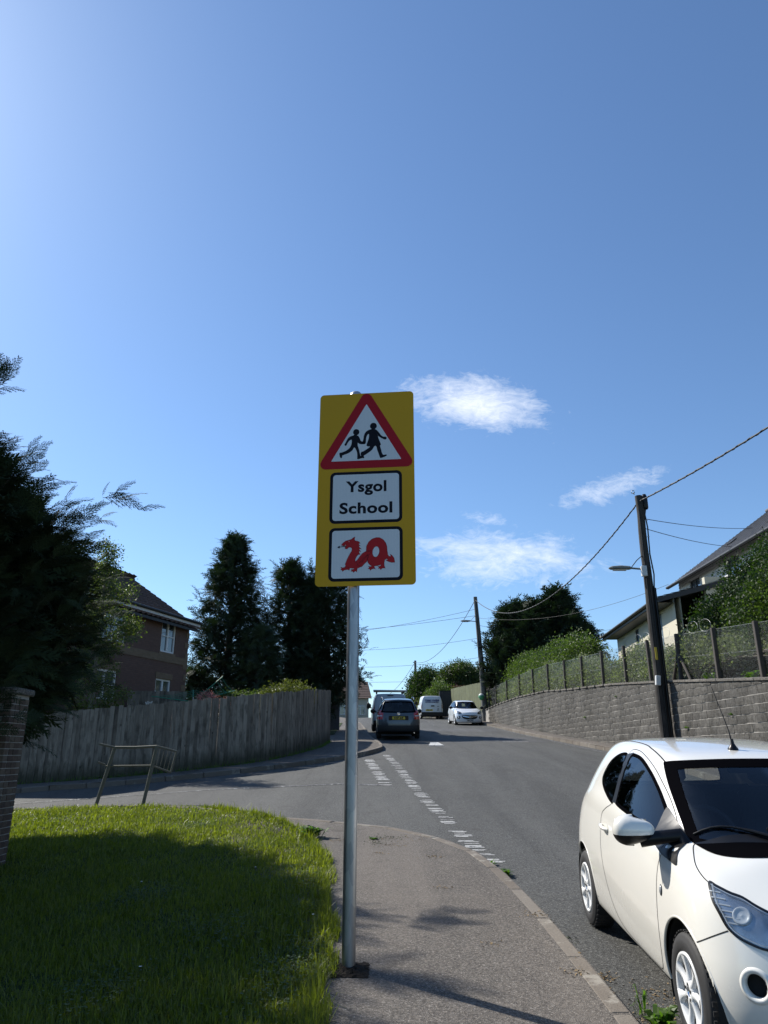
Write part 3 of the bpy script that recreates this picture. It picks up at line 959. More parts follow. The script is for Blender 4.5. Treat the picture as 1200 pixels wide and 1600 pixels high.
# moss and dry leaves on the pavement
M_dead = plain("dry_debris", (.20, .14, .07), .9, var=.5, scale=30)
M_moss = plain("moss", (.035, .05, .015), .95, var=.5, scale=30)
db = MB()
spots = [(.1, 9.6, .22, M_dead, 60), (-.05, 9.1, .12, M_dead, 25), (.55, 8.9, .14, M_dead, 50), (-.6, 9.9, .12, M_dead, 40), (.55, 7.5, .1, M_dead, 30), (1.2, 6.6, .12, M_dead, 50), (1.22, 5.3, .1, M_dead, 40), (.75, 5.9, .1, M_dead, 20), (0.0, 10.1, .25, M_moss, 120), (-.1, 9.75, .2, M_moss, 60), (.3, 10.0, .3, M_dead, 40), (1.45, 5.6, .12, M_dead, 90), (1.5, 4.9, .15, M_dead, 120), (1.75, 5.3, .3, M_dead, 120), (1.4, 6.4, .1, M_moss, 60)]
for sx, sy, sr, m_, k in spots:
    for _ in range(k):
        x, y = sx + rnd.gauss(0, sr * .5), sy + rnd.gauss(0, sr * .4)
        on = x < np.interp(y, [q[1] for q in K1[:12]], [q[0] for q in K1[:12]])
        z = h(x, y) + (0 if on else ROAD) + .003
        s_ = rnd.uniform(.004, .014); a_ = rnd.uniform(0, 6.28)
        c_, d_ = math.cos(a_) * s_, math.sin(a_) * s_
        db.add([(x + c_, y + d_, z), (x - d_ * .5, y + c_ * .5, z + rnd.uniform(.002, .008)), (x - c_, y - d_, z + .002), (x + d_ * .5, y - c_ * .5, z)], [(0, 1, 2, 3)], m_)
tag(db.build('leaf_litter'), kind='stuff', label='dry leaf bits and moss scattered on the pavement and gutter')

# ---------------------------------------------------------------- grass
def leaf_mat(name, a, b, trans=.35, rough=.55, tcol=None):
    m = bpy.data.materials.new(name); m.use_nodes = True
    t = m.node_tree; p = t.nodes['Principled BSDF']; out = t.nodes['Material Output']
    v = geopos(t)
    n1 = noise(t, v, .8, 5, .6); n2 = noise(t, v, 23, 3)
    ar = N(t, "ShaderNodeAttribute"); ar.attribute_name = 'rnd'
    f = mth(t, 'ADD', mth(t, 'MULTIPLY', n1, .45), mth(t, 'ADD', mth(t, 'MULTIPLY', n2, .2), mth(t, 'MULTIPLY', ar.outputs['Fac'], .45)))
    c = mix(t, ramp(t, f, [(.25, 0), (.8, 1)]), a, b)
    link(t, c, p.inputs['Base Color'])
    p.inputs['Roughness'].default_value = rough; p.inputs['Specular IOR Level'].default_value = .4
    tb = N(t, "ShaderNodeBsdfTranslucent")
    tc = mix(t, 1.0, c, tcol or (1.5, 1.9, .6), 'MULTIPLY')
    link(t, tc, tb.inputs[0])
    mx = N(t, "ShaderNodeMixShader"); mx.inputs[0].default_value = trans
    link(t, p.outputs[0], mx.inputs[1]); link(t, tb.outputs[0], mx.inputs[2])
    link(t, mx.outputs[0], out.inputs[0])
    return m
M_grass = leaf_mat("grass_blades", (.045, .072, .012), (.185, .210, .040), .5, .45, (1.7, 1.8, .4))
def rnd_attr(me, vals):
    a = me.attributes.new('rnd', 'FLOAT', 'POINT'); a.data.foreach_set('value', np.asarray(vals, np.float32))
def inside(poly, x, y): return inpoly(poly, x, y)
def inpoly(poly, x, y):
    ins = np.zeros(x.shape, bool); n = len(poly)
    for i in range(n):
        x0, y0 = poly[i]; x1, y1 = poly[(i + 1) % n]
        c = ((y0 > y) != (y1 > y)) & (x < (x1 - x0) * (y - y0) / (y1 - y0 + 1e-12) + x0)
        ins ^= c
    return ins
LAWN = [(x - .0, y) for x, y in GE] + K1[i309 + 1:] + [(-40, -12)]
def grass(n):
    g = nrg
    Y = 3.2 + (15.4 - 3.2) * g.random(n * 3) ** 1.25
    X = -.2 - g.random(n * 3) * (Y * .62 + 1.2)
    X = np.where(g.random(n * 3) < .07, np.interp(Y, [q[1] for q in GE[1:]], [q[0] for q in GE[1:]]) + g.normal(0, .045, n * 3), X)
    ok = inpoly(LAWN, X, Y) | ((g.random(n * 3) < .4 + .5 * np.sin(Y * 5.1 + 2 * np.sin(Y * 2.2))) & inpoly([(x + .07, y) for x, y in GE] + K1[i309 + 1:] + [(-40, -12)], X, Y))
    # thin it out in patches
    ph = np.sin(X * 3.1 + 1.3 * np.sin(Y * 2.3)) * np.sin(Y * 2.7 + np.sin(X * 4.0)) 
    ok &= g.random(n * 3) < (.72 + .28 * ph)
    X, Y, ph = X[ok][:n], Y[ok][:n], ph[ok][:n]
    n = len(X)
    edge = np.exp(-((X - np.interp(Y, [q[1] for q in GE[1:]], [q[0] for q in GE[1:]])) / .16) ** 2) * (Y < 13.5)
    L = g.gamma(5, .0078, n) * (1.0 + .25 * ph + .6 * edge) * np.where(g.random(n) < .03, 1.8, 1)
    W = g.uniform(.0012, .0026, n) * (1 + Y / 9)
    th = g.uniform(0, 2 * np.pi, n); lean = g.gamma(2, .34, n)
    lean = np.where((ph < -.3) & (g.random(n) < .5), lean + .5, lean)
    dx, dy = np.cos(th), np.sin(th); sx, sy = -dy, dx
    Z = H(X, Y)
    V = np.zeros((n, 5, 3)); 
    for k, (t, wf_) in enumerate(((0, 1), (0, -1), (.55, .8), (.55, -.8), (1, 0))):
        a = lean * t * .9
        hor = L * t * np.sin(a); ver = L * t * np.cos(a * .9)
        V[:, k, 0] = X + dx * hor + sx * W * wf_
        V[:, k, 1] = Y + dy * hor + sy * W * wf_
        V[:, k, 2] = Z + ver - (.004 if t == 0 else 0)
    b = np.arange(n)[:, None] * 5
    F = np.concatenate([b + np.array([[0, 1, 3]]), b + np.array([[0, 3, 2]]), b + np.array([[2, 3, 4]])], 0)
    me = np_mesh('grass', V.reshape(-1, 3), F, [M_grass])
    rnd_attr(me, np.repeat(g.random(n), 5))
    o = mesh_obj('grass', me)
    tag(o, 'thick green lawn grass on the verge beside the pavement, half of it in tree shade', kind='stuff')
grass(300000)

def clover(n):
    g = nrg
    cx = np.array([(-.62, 8.7), (-.75, 9.4), (-.5, 7.6), (-1.1, 11.0), (-.45, 6.6), (-.42, 5.7), (-1.6, 9.6), (-2.2, 7.4), (-1.2, 6.2), (-2.6, 11.6), (-.55, 5.0), (-1.7, 5.1), (-3.4, 12.4), (-.9, 7.9), (-1.9, 12.3)])
    k = g.integers(0, len(cx), n); X = cx[k, 0] + g.normal(0, .17, n); Y = cx[k, 1] + g.normal(0, .28, n)
    ok = inpoly(LAWN, X, Y); X, Y = X[ok], Y[ok]; n = len(X); Z = H(X, Y) + g.uniform(.018, .06, n)
    s = g.uniform(.005, .013, n); th = g.uniform(0, 6.28, n)
    V = np.zeros((n, 4, 3)); 
    for j, (a, b, c) in enumerate(((0, -1, 0), (.9, 0, .3), (0, 1, 0), (-.9, 0, .3))):
        V[:, j, 0] = X + s * (a * np.cos(th) - b * np.sin(th)); V[:, j, 1] = Y + s * (a * np.sin(th) + b * np.cos(th)); V[:, j, 2] = Z + s * c * g.uniform(-.5, 1.5, n)
    me = np_mesh('clover', V.reshape(-1, 3), np.arange(n * 4).reshape(-1, 4), [M_clov]); rnd_attr(me, np.repeat(g.random(n), 4))
    tag(mesh_obj('clover', me), 'small clover leaves scattered in patches through the lawn', kind='stuff')
    D = MB(); M_daisy = plain('daisy_white', (.75, .75, .70), .7)
    for x, y in ((-1.55, 5.35), (-2.35, 7.9), (-.55, 6.4), (-1.3, 8.2)):
        z = h(x, y) + .055; D.tube([(x, y, z - .05), (x, y, z)], .0012, M_grass, 4); D.lathe([(.011, .0), (.006, .002), (0, .003)], M_daisy, 8, Matrix.Translation((x, y, z)))
    tag(D.build('daisies'), 'a few tiny white daisies in the shaded lawn', kind='stuff')
M_clov = leaf_mat("clover_leaves", (.030, .065, .020), (.07, .12, .03), .35, .6)
clover(9000)
M_weed = leaf_mat("weed_leaves", (.05, .10, .015), (.10, .17, .03), .45, .5)
def weed(x, y, z, r, n, hgt, label, group=None, broad=.35):
    """rosette of pointed leaves"""
    V, F, A = [], [], []
    for i in range(n):
        th = rnd.uniform(0, 6.283); L = r * rnd.uniform(.5, 1.1); up = rnd.uniform(.25, 1.0) * hgt
        wd = L * broad * rnd.uniform(.6, 1.2); ox, oy = rnd.gauss(0, r * .18), rnd.gauss(0, r * .18)
        d = Vector((math.cos(th), math.sin(th), 0)); s_ = Vector((-d.y, d.x, 0))
        b = len(V); rv = rnd.random()
        for t, w in ((0, .12), (.3, .8), (.6, 1.0), (.85, .55), (1, 0)):
            c = Vector((ox, oy, 0)) + d * L * (t ** 1.1) * .75 + Vector((0, 0, up * math.sin(t * 2.2) + rnd.uniform(-.004, .004)))
            V += [tuple(c + s_ * wd * w / 2), tuple(c - s_ * wd * w / 2)]; A += [rv, rv]
        F += [(b + 2 * k, b + 2 * k + 1, b + 2 * k + 3, b + 2 * k + 2) for k in range(4)]
    me = np_mesh('weed', V, F, [M_weed]); 
    if len(me.vertices) == len(A): rnd_attr(me, A)
    o = mesh_obj('weed', me, None, (x, y, z))
    return tag(o, label, 'weed', group)
weed(1.55, 4.78, h(1.5, 4.78) + ROAD, .13, 46, .12, 'bright green broad-leaved weed growing in the gutter by the parked hatchback')
weed(1.50, 4.98, h(1.5, 4.98) + ROAD, .075, 12, .17, 'upright pale green leaves of a weed by the kerb just behind the larger gutter weed', broad=.3)
weed(1.20, 9.1, h(1.2, 9.1) + ROAD, .10, 26, .06, 'small weed tuft in the gutter where the worn dashed line meets the kerb')
weed(1.27, 8.55, h(1.27, 8.55) + ROAD, .12, 40, .07, 'low weed clump in the gutter nearer than the end of the dashed line')
weed(.95, 9.9, h(.95, 9.9) + ROAD, .10, 30, .03, 'flat weed in the gutter on the kerb bend beyond the dashed line')
weed(-.90, 10.1, h(-.9, 10.1), .22, 90, .14, 'dark bushy weed tuft on the lawn edge by the pavement corner', broad=.25)
weed(-.12, 10.0, h(-.12, 10.0), .10, 26, .02, 'flat mossy weed in the middle of the pavement near its corner')
# ================================================================ built structures
def stone_mat(name, a, b, joint=(.02, .02, .02), sc=1.0, ribs=True, moss=.3):
    m, t, p = principled(name, a, .9, 0, .3)
    v = geopos(t)
    n1 = noise(t, v, 1.1 * sc, 6, .7, .4); n2 = noise(t, v, 30 * sc, 4, .7)
    rb = noise(t, v, 1.0, 3, .7, 0, (38, 38, 4.0)) if ribs else n2
    c = mix(t, ramp(t, n1, [(.3, 0), (.7, 1)]), a, b)
    c = mix(t, mth(t, 'MULTIPLY', orand(t), .45), c, tuple(x * .55 for x in a))
    c = mix(t, ramp(t, rb, [(.40, .62), (.56, 0)]), c, joint)
    c = mix(t, ramp(t, n2, [(.55, 0), (.75, .35)]), c, tuple(min(1, x * 1.6) for x in b))
    n3 = noise(t, v, .55, 6, .7, .5, (1, 1, .5))
    c = mix(t, ramp(t, n3, [(.52, 0), (.68, moss)]), c, (.03, .028, .022))
    link(t, c, p.inputs['Base Color'])
    bump(t, p, mth(t, 'ADD', rb, mth(t, 'MULTIPLY', n2, .5)), .9, .02)
    return m
M_block = stone_mat("split_block", (.080, .076, .069), (.170, .160, .142), (.02, .018, .016), moss=.75)
M_cope = stone_mat("coping_concrete", (.17, .155, .135), (.24, .22, .19), ribs=False)
M_mortar = plain("mortar", (.32, .30, .27), .95, var=.25, scale=6)
M_conc = plain("concrete_post", (.060, .052, .045), .9, var=.3, scale=14)

# --- retaining wall on the right: blockwork with a coping
WY = [-12, 4, 15.6, 21, 26, 30.8, 34.7, 40.6, 46.6, 50]
WZ = [1.2, 2.2, 3.13, 3.58, 3.95, 4.18, 4.42, 4.58, 4.56, 4.46]
def wtop(y): return float(np.interp(y, WY, WZ))
def wx(y): return float(np.interp(y, [q[1] for q in WALL], [q[0] for q in WALL]))
wall = empty('retaining_wall', (7.8, 15, h(7.8, 15)), label='long grey split block retaining wall with flat coping along the right pavement', cat='wall')
WI = Matrix.Translation(-wall.location)
core = MB()
ys = [4] + list(np.arange(6, 50.1, 2))
vs, fs = [], []
for y in ys:
    x = wx(y); zt = wtop(y) - .02
    vs += [(x + .013, y, h(x, y) - .3), (x + .013, y, zt), (x + .33, y, zt), (x + .33, y, h(x, y) - .3)]
for i in range(len(ys) - 1):
    for k in range(3): fs.append((i * 4 + k, i * 4 + 4 + k, i * 4 + 5 + k, i * 4 + 1 + k))
fs += [(0, 1, 2, 3), tuple(len(vs) - 4 + k for k in (3, 2, 1, 0))]
core.add([Vector(v) - wall.location for v in vs], fs, M_mortar)
core.build('mortar_core', wall)
CH, CL = .190, .44
blk = []
for k in range(5):
    mb = MB()
    jit = lambda s_: rnd.uniform(-s_, s_)
    # a split-faced block, front towards -x
    hx, hy, hz = .06, CL / 2 - .004, CH / 2 - .009
    vs = [(hx, -hy, -hz), (hx, hy, -hz), (hx, hy, hz), (hx, -hy, hz)]
    grid = []
    for a in (-1, -.35, .3, 1):
        for b in (-1, 0, 1):
            e = (abs(a) == 1) or (abs(b) == 1)
            grid.append((-hx + (.010 if e else 0) + jit(.006), a * hy, b * hz))
    g4 = len(vs); vs += grid
    idx = lambda i, j: g4 + i * 3 + j
    fs = [(idx(i, j), idx(i, j + 1), idx(i + 1, j + 1), idx(i + 1, j)) for i in range(3) for j in range(2)]
    fs += [(0, idx(0, 2 - 2), idx(1, 0), idx(2, 0), idx(3, 0), 1), (3, 2, idx(3, 2), idx(2, 2), idx(1, 2), idx(0, 2)), (0, 3, idx(0, 2), idx(0, 1), idx(0, 0)), (1, idx(3, 0), idx(3, 1), idx(3, 2), 2)]
    mb.add(vs, fs, M_block)
    o = mb.build('block'); blk.append(o.data); bpy.data.objects.remove(o)
cells = []
z0 = .2
for r in range(0, 27):
    zc = z0 + CH * (r + .5)
    off = (r % 2) * CL / 2
    for k in range(0, 100):
        yc = 5 + off + k * CL
        if yc > 49.7: break
        x = wx(yc)
        zt_ = wtop(yc) - .016; sc_ = min(1.0, (zt_ - (zc - CH / 2)) / CH)
        if sc_ < .16 or zc + CH / 2 < h(x, yc) - .02: continue
        cells.append((yc, x, zc - CH / 2 * (1 - sc_), sc_))
cells.sort(key=lambda c: (0 if 14.6 < c[0] < 27.5 else 1, c[0]))
restv, restf = [], []
nblk = 0
for (yc, x, zc, sc_) in cells:
    me = blk[rnd.randrange(5)]
    dxd = (wx(yc + .5) - wx(yc - .5))
    rz = math.atan2(-dxd, 1.0)
    M = Matrix.Translation((x + .055 + rnd.uniform(-.004, .004), yc, zc)) @ Matrix.Rotation(rz, 4, 'Z') @ Matrix.Rotation(rnd.uniform(-.008, .008), 4, 'X') @ Matrix.Diagonal((1, 1, sc_, 1))
    if rnd.random() < .5: M = M @ Matrix.Rotation(math.pi, 4, 'X')
    if 14.6 < yc < 27.5 and nblk < 296:
        o = mesh_obj('block', me, wall); o.matrix_parent_inverse = WI; o.matrix_basis = M; nblk += 1
    else:
        b = len(restv); restv += [M @ v.co - wall.location for v in me.vertices]
        restf += [tuple(i + b for i in f.vertices) for f in me.polygons]
rb_ = MB(); rb_.add(restv, restf, M_block); rb_.build('block', wall, kind='stuff')
# coping slabs (one mesh per pair of shapes, shared)
mb = MB(); mb.box((0, 0, 0), (.40, .895, .065), M_cope, None, .008); co = mb.build('coping_stone'); cop = co.data; bpy.data.objects.remove(co)
y = 5.0
while y < 49.6:
    x = wx(y + .45); z0_, z1_ = wtop(y), wtop(y + .9)
    M = Matrix.Translation((x + .165, y + .45, (z0_ + z1_) / 2 + .018)) @ Matrix.Rotation(math.atan2(z1_ - z0_, .9), 4, 'X') @ Matrix.Rotation(rnd.uniform(-.01, .01), 4, 'Z')
    o = mesh_obj('coping_stone', cop, wall); o.matrix_parent_inverse = WI; o.matrix_basis = M
    y += .9
# bank of earth held by the wall
def bank_z(x, y):
    b = float(np.interp(y, [4, 15.6, 21, 26, 30.8, 34.7, 40.6, 46.6, 50, 54, 60, 75], [2.1, 3.05, 3.5, 3.87, 4.1, 4.34, 4.5, 4.5, 4.4, 4.3, 4.5, 4.9]))
    return b + min(1.1, max(0, (x - 8.6)) * .30)
bp = [(wx(y) + .30, y) for y in (5, 15, 26, 31, 35, 40.6, 46.6, 49.9)]
sheet('garden_bank', bp + [(6.3, 56), (5.6, 66), (6, 74), (60, 74), (60, 5)], 0, M_turf, 2.0, hf=bank_z)
# drainage slots and tufts in the wall
M_dark = plain("dark_hole", (.006, .006, .006), 1.0)
tuft_spots = [(21.2, 2.75, .16), (19.7, 2.3, .14), (19.5, 1.75, .16), (17.1, 2.5, .12), (17.0, 1.95, .10), (29.0, 3.0, .16), (34, 3.6, .1), (25.4, 3.5, .12)]
# --- wire fence on the wall
M_wire = plain("galvanised_wire", (.42, .42, .41), .45, .6, var=.2)
wf = empty('mesh_fence', (8.0, 15, wtop(15)), label='wire mesh fence on dark concrete posts on top of the block wall', cat='fence')
FI = Matrix.Translation(-wf.location)
posts_px = [13.6, 15.9, 18.0, 20.3, 22.6, 24.9, 27.3, 29.7, 32.1, 34.8, 37.8, 41.0, 44.3, 47.5, 49.8]
def fx(y): return wx(y) + .24
def ftop(y): return wtop(y) + float(np.interp(y, [13, 20, 27, 50], [1.16, 1.24, 1.20, 1.22]))
for i, y in enumerate(posts_px):
    mb = MB(); z = wtop(y); hh = ftop(y) - z + .06
    mb.box((0, 0, hh / 2), (.095, .10, hh), M_conc, Matrix.Rotation(rnd.uniform(-.015, .015), 3, 'Y') @ Matrix.Rotation(rnd.uniform(-.01, .01), 3, 'X'), .01)
    if abs(y - 20.3) < .1:
        for s_ in (-1, 1):
            a = Vector((.0, s_ * .62, 0)); b = Vector((.0, s_ * .06, .72))
            mb.tube([a, b], .05, M_conc, 4)
    o = mb.build('post', wf); o.matrix_parent_inverse = FI; o.location = (fx(y), y, z)
def ribbonwire(mb, a, b, r, m):
    a, b = Vector(a), Vector(b); t = (b - a).normalized()
    s1 = t.cross(Vector((0, 0, 1))).normalized() * r; s2 = t.cross(s1).normalized() * r
    vs = []
    for p_ in (a, b): vs += [p_ + s1, p_ - s1 * .5 + s2 * .87, p_ - s1 * .5 - s2 * .87]
    mb.add(vs, [(0, 1, 4, 3), (1, 2, 5, 4), (2, 0, 3, 5)], m)
mw = MB()
yy_ = 12.5
P_ = lambda y, f: Vector((fx(y) + .052 + .012 * math.sin(y * 3), y, wtop(y) + .05 + (ftop(y) - wtop(y) - .02) * f)) - wf.location
while yy_ < 49.8:
    hh = 1.15
    for s_ in (-1, 1):
        y1 = yy_ + s_ * hh
        if 12.5 <= y1 <= 49.8:
            ribbonwire(mw, P_(yy_, 0), P_((yy_ + y1) / 2, .5), .0014, M_wire); ribbonwire(mw, P_((yy_ + y1) / 2, .5), P_(y1, 1), .0014, M_wire)
    yy_ += .060
for f in (0.01, .5, 1.0):
    ys2 = np.arange(12.5, 49.8, .6)
    for a, b in zip(ys2, ys2[1:]): ribbonwire(mw, P_(a, f), P_(b, f), .0028, M_wire)
mw.build('wire_mesh', wf, kind='stuff')
# loose coil of barbed wire bulging over the top near the brace
for y0_ in (18.5, 19.3, 21.2, 21.9, 22.8, 23.6):
    pts = [P_(y0_ + .35 * math.sin(q) , 1) + Vector((0, 0, .13 + .16 * math.cos(q))) for q in np.linspace(0, 6.28, 14)]
    bw = MB(); bw.tube(pts, .004, M_wire, 4, cap=False); bw.build('barbed_wire', wf)

# --- boarded timber fence on the left
def wood(name, a, b, dark, sc=1.0):
    m, t, p = principled(name, a, .85, 0, .3)
    o = objco(t)
    rr = orand(t)
    mp = N(t, "ShaderNodeMapping"); link(t, o, mp.inputs[0])
    cb = N(t, "ShaderNodeCombineXYZ"); link(t, mth(t, 'MULTIPLY', rr, 37.0), cb.inputs[0]); link(t, mth(t, 'MULTIPLY', rr, 91.0), cb.inputs[2])
    link(t, cb.outputs[0], mp.inputs['Location'])
    g1 = noise(t, mp.outputs[0], 3.0, 6, .7, .3, (14, 14, 1.1)); g2 = noise(t, mp.outputs[0], 1.4, 4, .6, .3, (4, 4, 1.5))
    c = mix(t, ramp(t, g1, [(.3, 0), (.7, 1)]), a, b)
    c = mix(t, mth(t, 'MULTIPLY', rr, .55), c, dark)
    c = mix(t, ramp(t, g2, [(.48, 0), (.66, .8)]), c, dark)
    sz = N(t, "ShaderNodeSeparateXYZ"); link(t, o, sz.inputs[0])
    low = mth(t, 'ADD', ramp(t, mth(t, 'MULTIPLY', sz.outputs[2], .8), [(.0, 1), (.55, 0)]), mth(t, 'MULTIPLY', g2, .5))
    c = mix(t, ramp(t, low, [(.45, 0), (1.1, .8)]), c, (.035, .038, .022))
    kn = voronoi(t, mp.outputs[0], 4.5, 'F1', (1, 1, .6)).outputs['Distance']
    c = mix(t, ramp(t, kn, [(.05, .8), (.10, 0)]), c, (.015, .012, .01))
    link(t, c, p.inputs['Base Color']); bump(t, p, g1, .6, .006)
    return m
M_board = wood("weathered_boards", (.20, .172, .138), (.34, .30, .245), (.065, .055, .043))
M_gboard = wood("green_boards", (.10, .115, .06), (.17, .18, .10), (.05, .055, .03))
fen = empty('board_fence', (-9.2, 19.85, h(-9.2, 19.85)), label='tall weathered grey timber fence of upright boards curving round the corner on the left', cat='fence')
LI = Matrix.Translation(-fen.location)
bds = []
for k in range(6):
    mb = MB(); w = .110
    top = [(-w / 2, rnd.uniform(-.012, .012)), (w / 2, rnd.uniform(-.012, .012))]
    th_ = .018
    vs = []
    lean = rnd.uniform(-.006, .006)
    for yy0 in (-th_ / 2, th_ / 2):
        vs += [(-w / 2, yy0, 0), (w / 2, yy0, 0), (w / 2 + lean, yy0, 1.78 + top[1][1]), (-w / 2 + lean, yy0, 1.78 + top[0][1])]
    mb.add(vs, [(0, 1, 2, 3), (7, 6, 5, 4), (0, 4, 5, 1), (1, 5, 6, 2), (2, 6, 7, 3), (3, 7, 4, 0)], M_board)
    o = mb.build('board'); bds.append(o.data); bpy.data.objects.remove(o)
FP = resample(smooth_poly(FENCE, 5, False), .103)
def fh(x): return float(np.interp(x, [-9.2, -5.1, -2.1], [1.73, 1.82, 1.88]))
for i in range(len(FP) - 1):
    (x0, y0), (x1, y1) = FP[i], FP[i + 1]
    a = math.atan2(y1 - y0, x1 - x0)
    z = h((x0 + x1) / 2, (y0 + y1) / 2) - .03 + rnd.uniform(-.02, .02)
    o = mesh_obj('board', rnd.choice(bds), fen)
    o.matrix_parent_inverse = LI
    o.matrix_basis = Matrix.Translation(((x0 + x1) / 2 - math.sin(a) * -.008 * (i % 2), (y0 + y1) / 2 - .016 * (i % 2) + rnd.uniform(-.004, .004), z)) @ Matrix.Rotation(a, 4, 'Z') @ Matrix.Rotation(rnd.gauss(0, .006), 4, 'Y') @ Matrix.Rotation(rnd.gauss(0, .006), 4, 'X') @ Matrix.Diagonal((rnd.uniform(.96, 1.02), 1, (fh(x0) + rnd.uniform(-.02, .02)) / 1.78, 1))
rl = MB()
for hz in (.35, 1.35):
    for (x0, y0), (x1, y1) in zip(FP[::8], FP[8::8]):
        rl.tube([Vector((x0 - .03, y0 + .07, h(x0, y0) + hz)) - fen.location, Vector((x1 - .03, y1 + .07, h(x1, y1) + hz)) - fen.location], .04, M_board, 4)
rl.build('rail', fen)

# --- leaning barrier rail on the verge
M_rail = plain("weathered_rail", (.12, .115, .085), .7, .1, var=.35, scale=9)
rl = empty('railing', (-5.1, 15.3, h(-5.1, 15.3)), label='leaning old metal railing bent over at the top standing on the grass edge', cat='railing')
RI = Matrix.Translation(-rl.location)
def rpart(name, pts, r, n=8):
    mb = MB(); mb.tube([Vector(p) - rl.location for p in pts], r, M_rail, n); return mb.build(name, rl)
t0_, t1_, m0, m1 = Vector((-5.31, 15.25, 1.79)), Vector((-4.47, 15.2, 1.81)), Vector((-5.45, 15.25, 1.44)), Vector((-4.53, 15.2, 1.45))
rpart('post', [(-5.56, 15.25, .70), t0_], .036); rpart('post', [(-4.64, 15.2, .70), t1_], .036)
rpart('top_bar', [t0_, (t0_ + t1_) / 2 + Vector((0, 0, -.010)), t1_], .024)
rpart('middle_bar', [m0, m1], .017)
rpart('end_bar', [t0_, (-5.50, 14.9, 1.85)], .020); rpart('end_bar', [m0 - Vector((.02, 0, -.03)), (-5.51, 14.95, 1.52)], .017)
e1, e2 = Vector((-4.14, 15.45, 1.715)), Vector((-4.22, 15.45, 1.32))
rpart('end_bar', [t1_, e1], .020); rpart('end_bar', [e1, e2], .020); rpart('end_bar', [e2, m1], .017)
inf = MB()
for k in range(1, 5):
    f = k / 5.0; a_, b_ = t1_.lerp(e1, f), m1.lerp(e2, f); inf.tube([a_ - rl.location, b_ - rl.location], .0035, M_rail, 4)
inf.build('infill_rods', rl)

# --- brick pillar
def brick_mat(name, cols, mortar_dirt=.3):
    m, t, p = principled(name, cols[0], .9, 0, .3)
    v = geopos(t)
    n2 = noise(t, v, 35, 4, .7)
    c = ramp(t, orand(t), [(0, cols[0]), (.5, cols[1]), (1, cols[2])])
    c = mix(t, ramp(t, n2, [(.35, .5), (.65, 0)]), c, tuple(x * .5 for x in cols[0]))
    big = noise(t, v, 2.2, 5, .7)
    c = mix(t, ramp(t, big, [(.5, 0), (.7, .5)]), c, (.16, .13, .10))
    link(t, c, p.inputs['Base Color']); bump(t, p, n2, .6, .006)
    return m
M_brickp = brick_mat("pillar_brick", [(.085, .055, .042), (.125, .085, .062), (.17, .13, .095)])
PX0, PX1, PY0, PY1 = -5.17, -4.54, 9.26, 9.72
pil = empty('brick_pillar', ((PX0 + PX1) / 2, (PY0 + PY1) / 2, h(-4.85, 9.5)), label='square brick gate pillar at the left edge, under the overhanging conifer', cat='pillar')
PI_ = Matrix.Translation(-pil.location)
zb = h(-4.85, 9.5) - .15; ztp = zb + 2.14
mb = MB(); mb.box(Vector(((PX0 + PX1) / 2, (PY0 + PY1) / 2, (zb + ztp) / 2)) - pil.location, (PX1 - PX0 - .02, PY1 - PY0 - .02, ztp - zb), M_mortar)
mb.build('mortar_core', pil)
bm_ = {}
def brick_o(c, d, parent, PIv, mat, name='brick'):
    key = (round(d[0], 3), round(d[1], 3), round(d[2], 3), mat.name)
    if key not in bm_:
        q = MB(); q.box((0, 0, 0), d, mat, None, .004); o_ = q.build(name); bm_[key] = o_.data; bpy.data.objects.remove(o_)
    o = mesh_obj(name, bm_[key], parent); o.matrix_parent_inverse = PIv
    o.matrix_basis = Matrix.Translation(c) @ Matrix.Rotation(rnd.uniform(-.01, .01), 4, 'Z')
    return o
nc = int((ztp - zb) / .075)
for r in range(nc):
    z = zb + .0375 + r * .075
    e = r % 2
    xs_ = [(PX0 + .1075, .215), (PX0 + .3225, .205), (PX1 - .0525, .105)] if e == 0 else [(PX0 + .0525, .105), (PX0 + .2125, .205), (PX1 - .1075, .215)]
    for xc, w in xs_:
        for yy0 in (PY0 + .05, PY1 - .05): brick_o((xc, yy0 + rnd.uniform(-.003, .003), z), (w - .01, .102, .065), pil, PI_, M_brickp)
    ysb = [(PY0 + .1025 + .0575, .115), (PY0 + .285, .13)] if e == 0 else [(PY0 + .16, .105), (PY0 + .28, .14)]
    for yc, w in ysb: brick_o((PX1 - .05 + rnd.uniform(-.003, .003), yc, z), (.102, w - .01, .065), pil, PI_, M_brickp)
mb = MB(); mb.box(Vector(((PX0 + PX1) / 2, (PY0 + PY1) / 2, ztp + .04)) - pil.location, (PX1 - PX0 + .08, PY1 - PY0 + .08, .08), M_cope, None, .015); mb.build('cap', pil)
gw = empty('garden_wall', (-8, 9.5, h(-8, 9.5)), label='low brick garden wall running left from the gate pillar', cat='wall')
mb = MB()
for r in range(26):
    for k in range(26):
        x = PX0 - .12 - k * .225 - (r % 2) * .1125
        mb.box(Vector((x, 9.5, h(-8, 9.5) - .5 + .0375 + r * .075)) - gw.location, (.215, .20, .065), M_brickp)
mb.build('brick', gw, kind='stuff')
mb = MB(); mb.box(Vector((-8.2, 9.5, h(-8, 9.5) + .45)) - gw.location, (6.0, .18, 1.9), M_mortar); mb.build('mortar_core', gw)

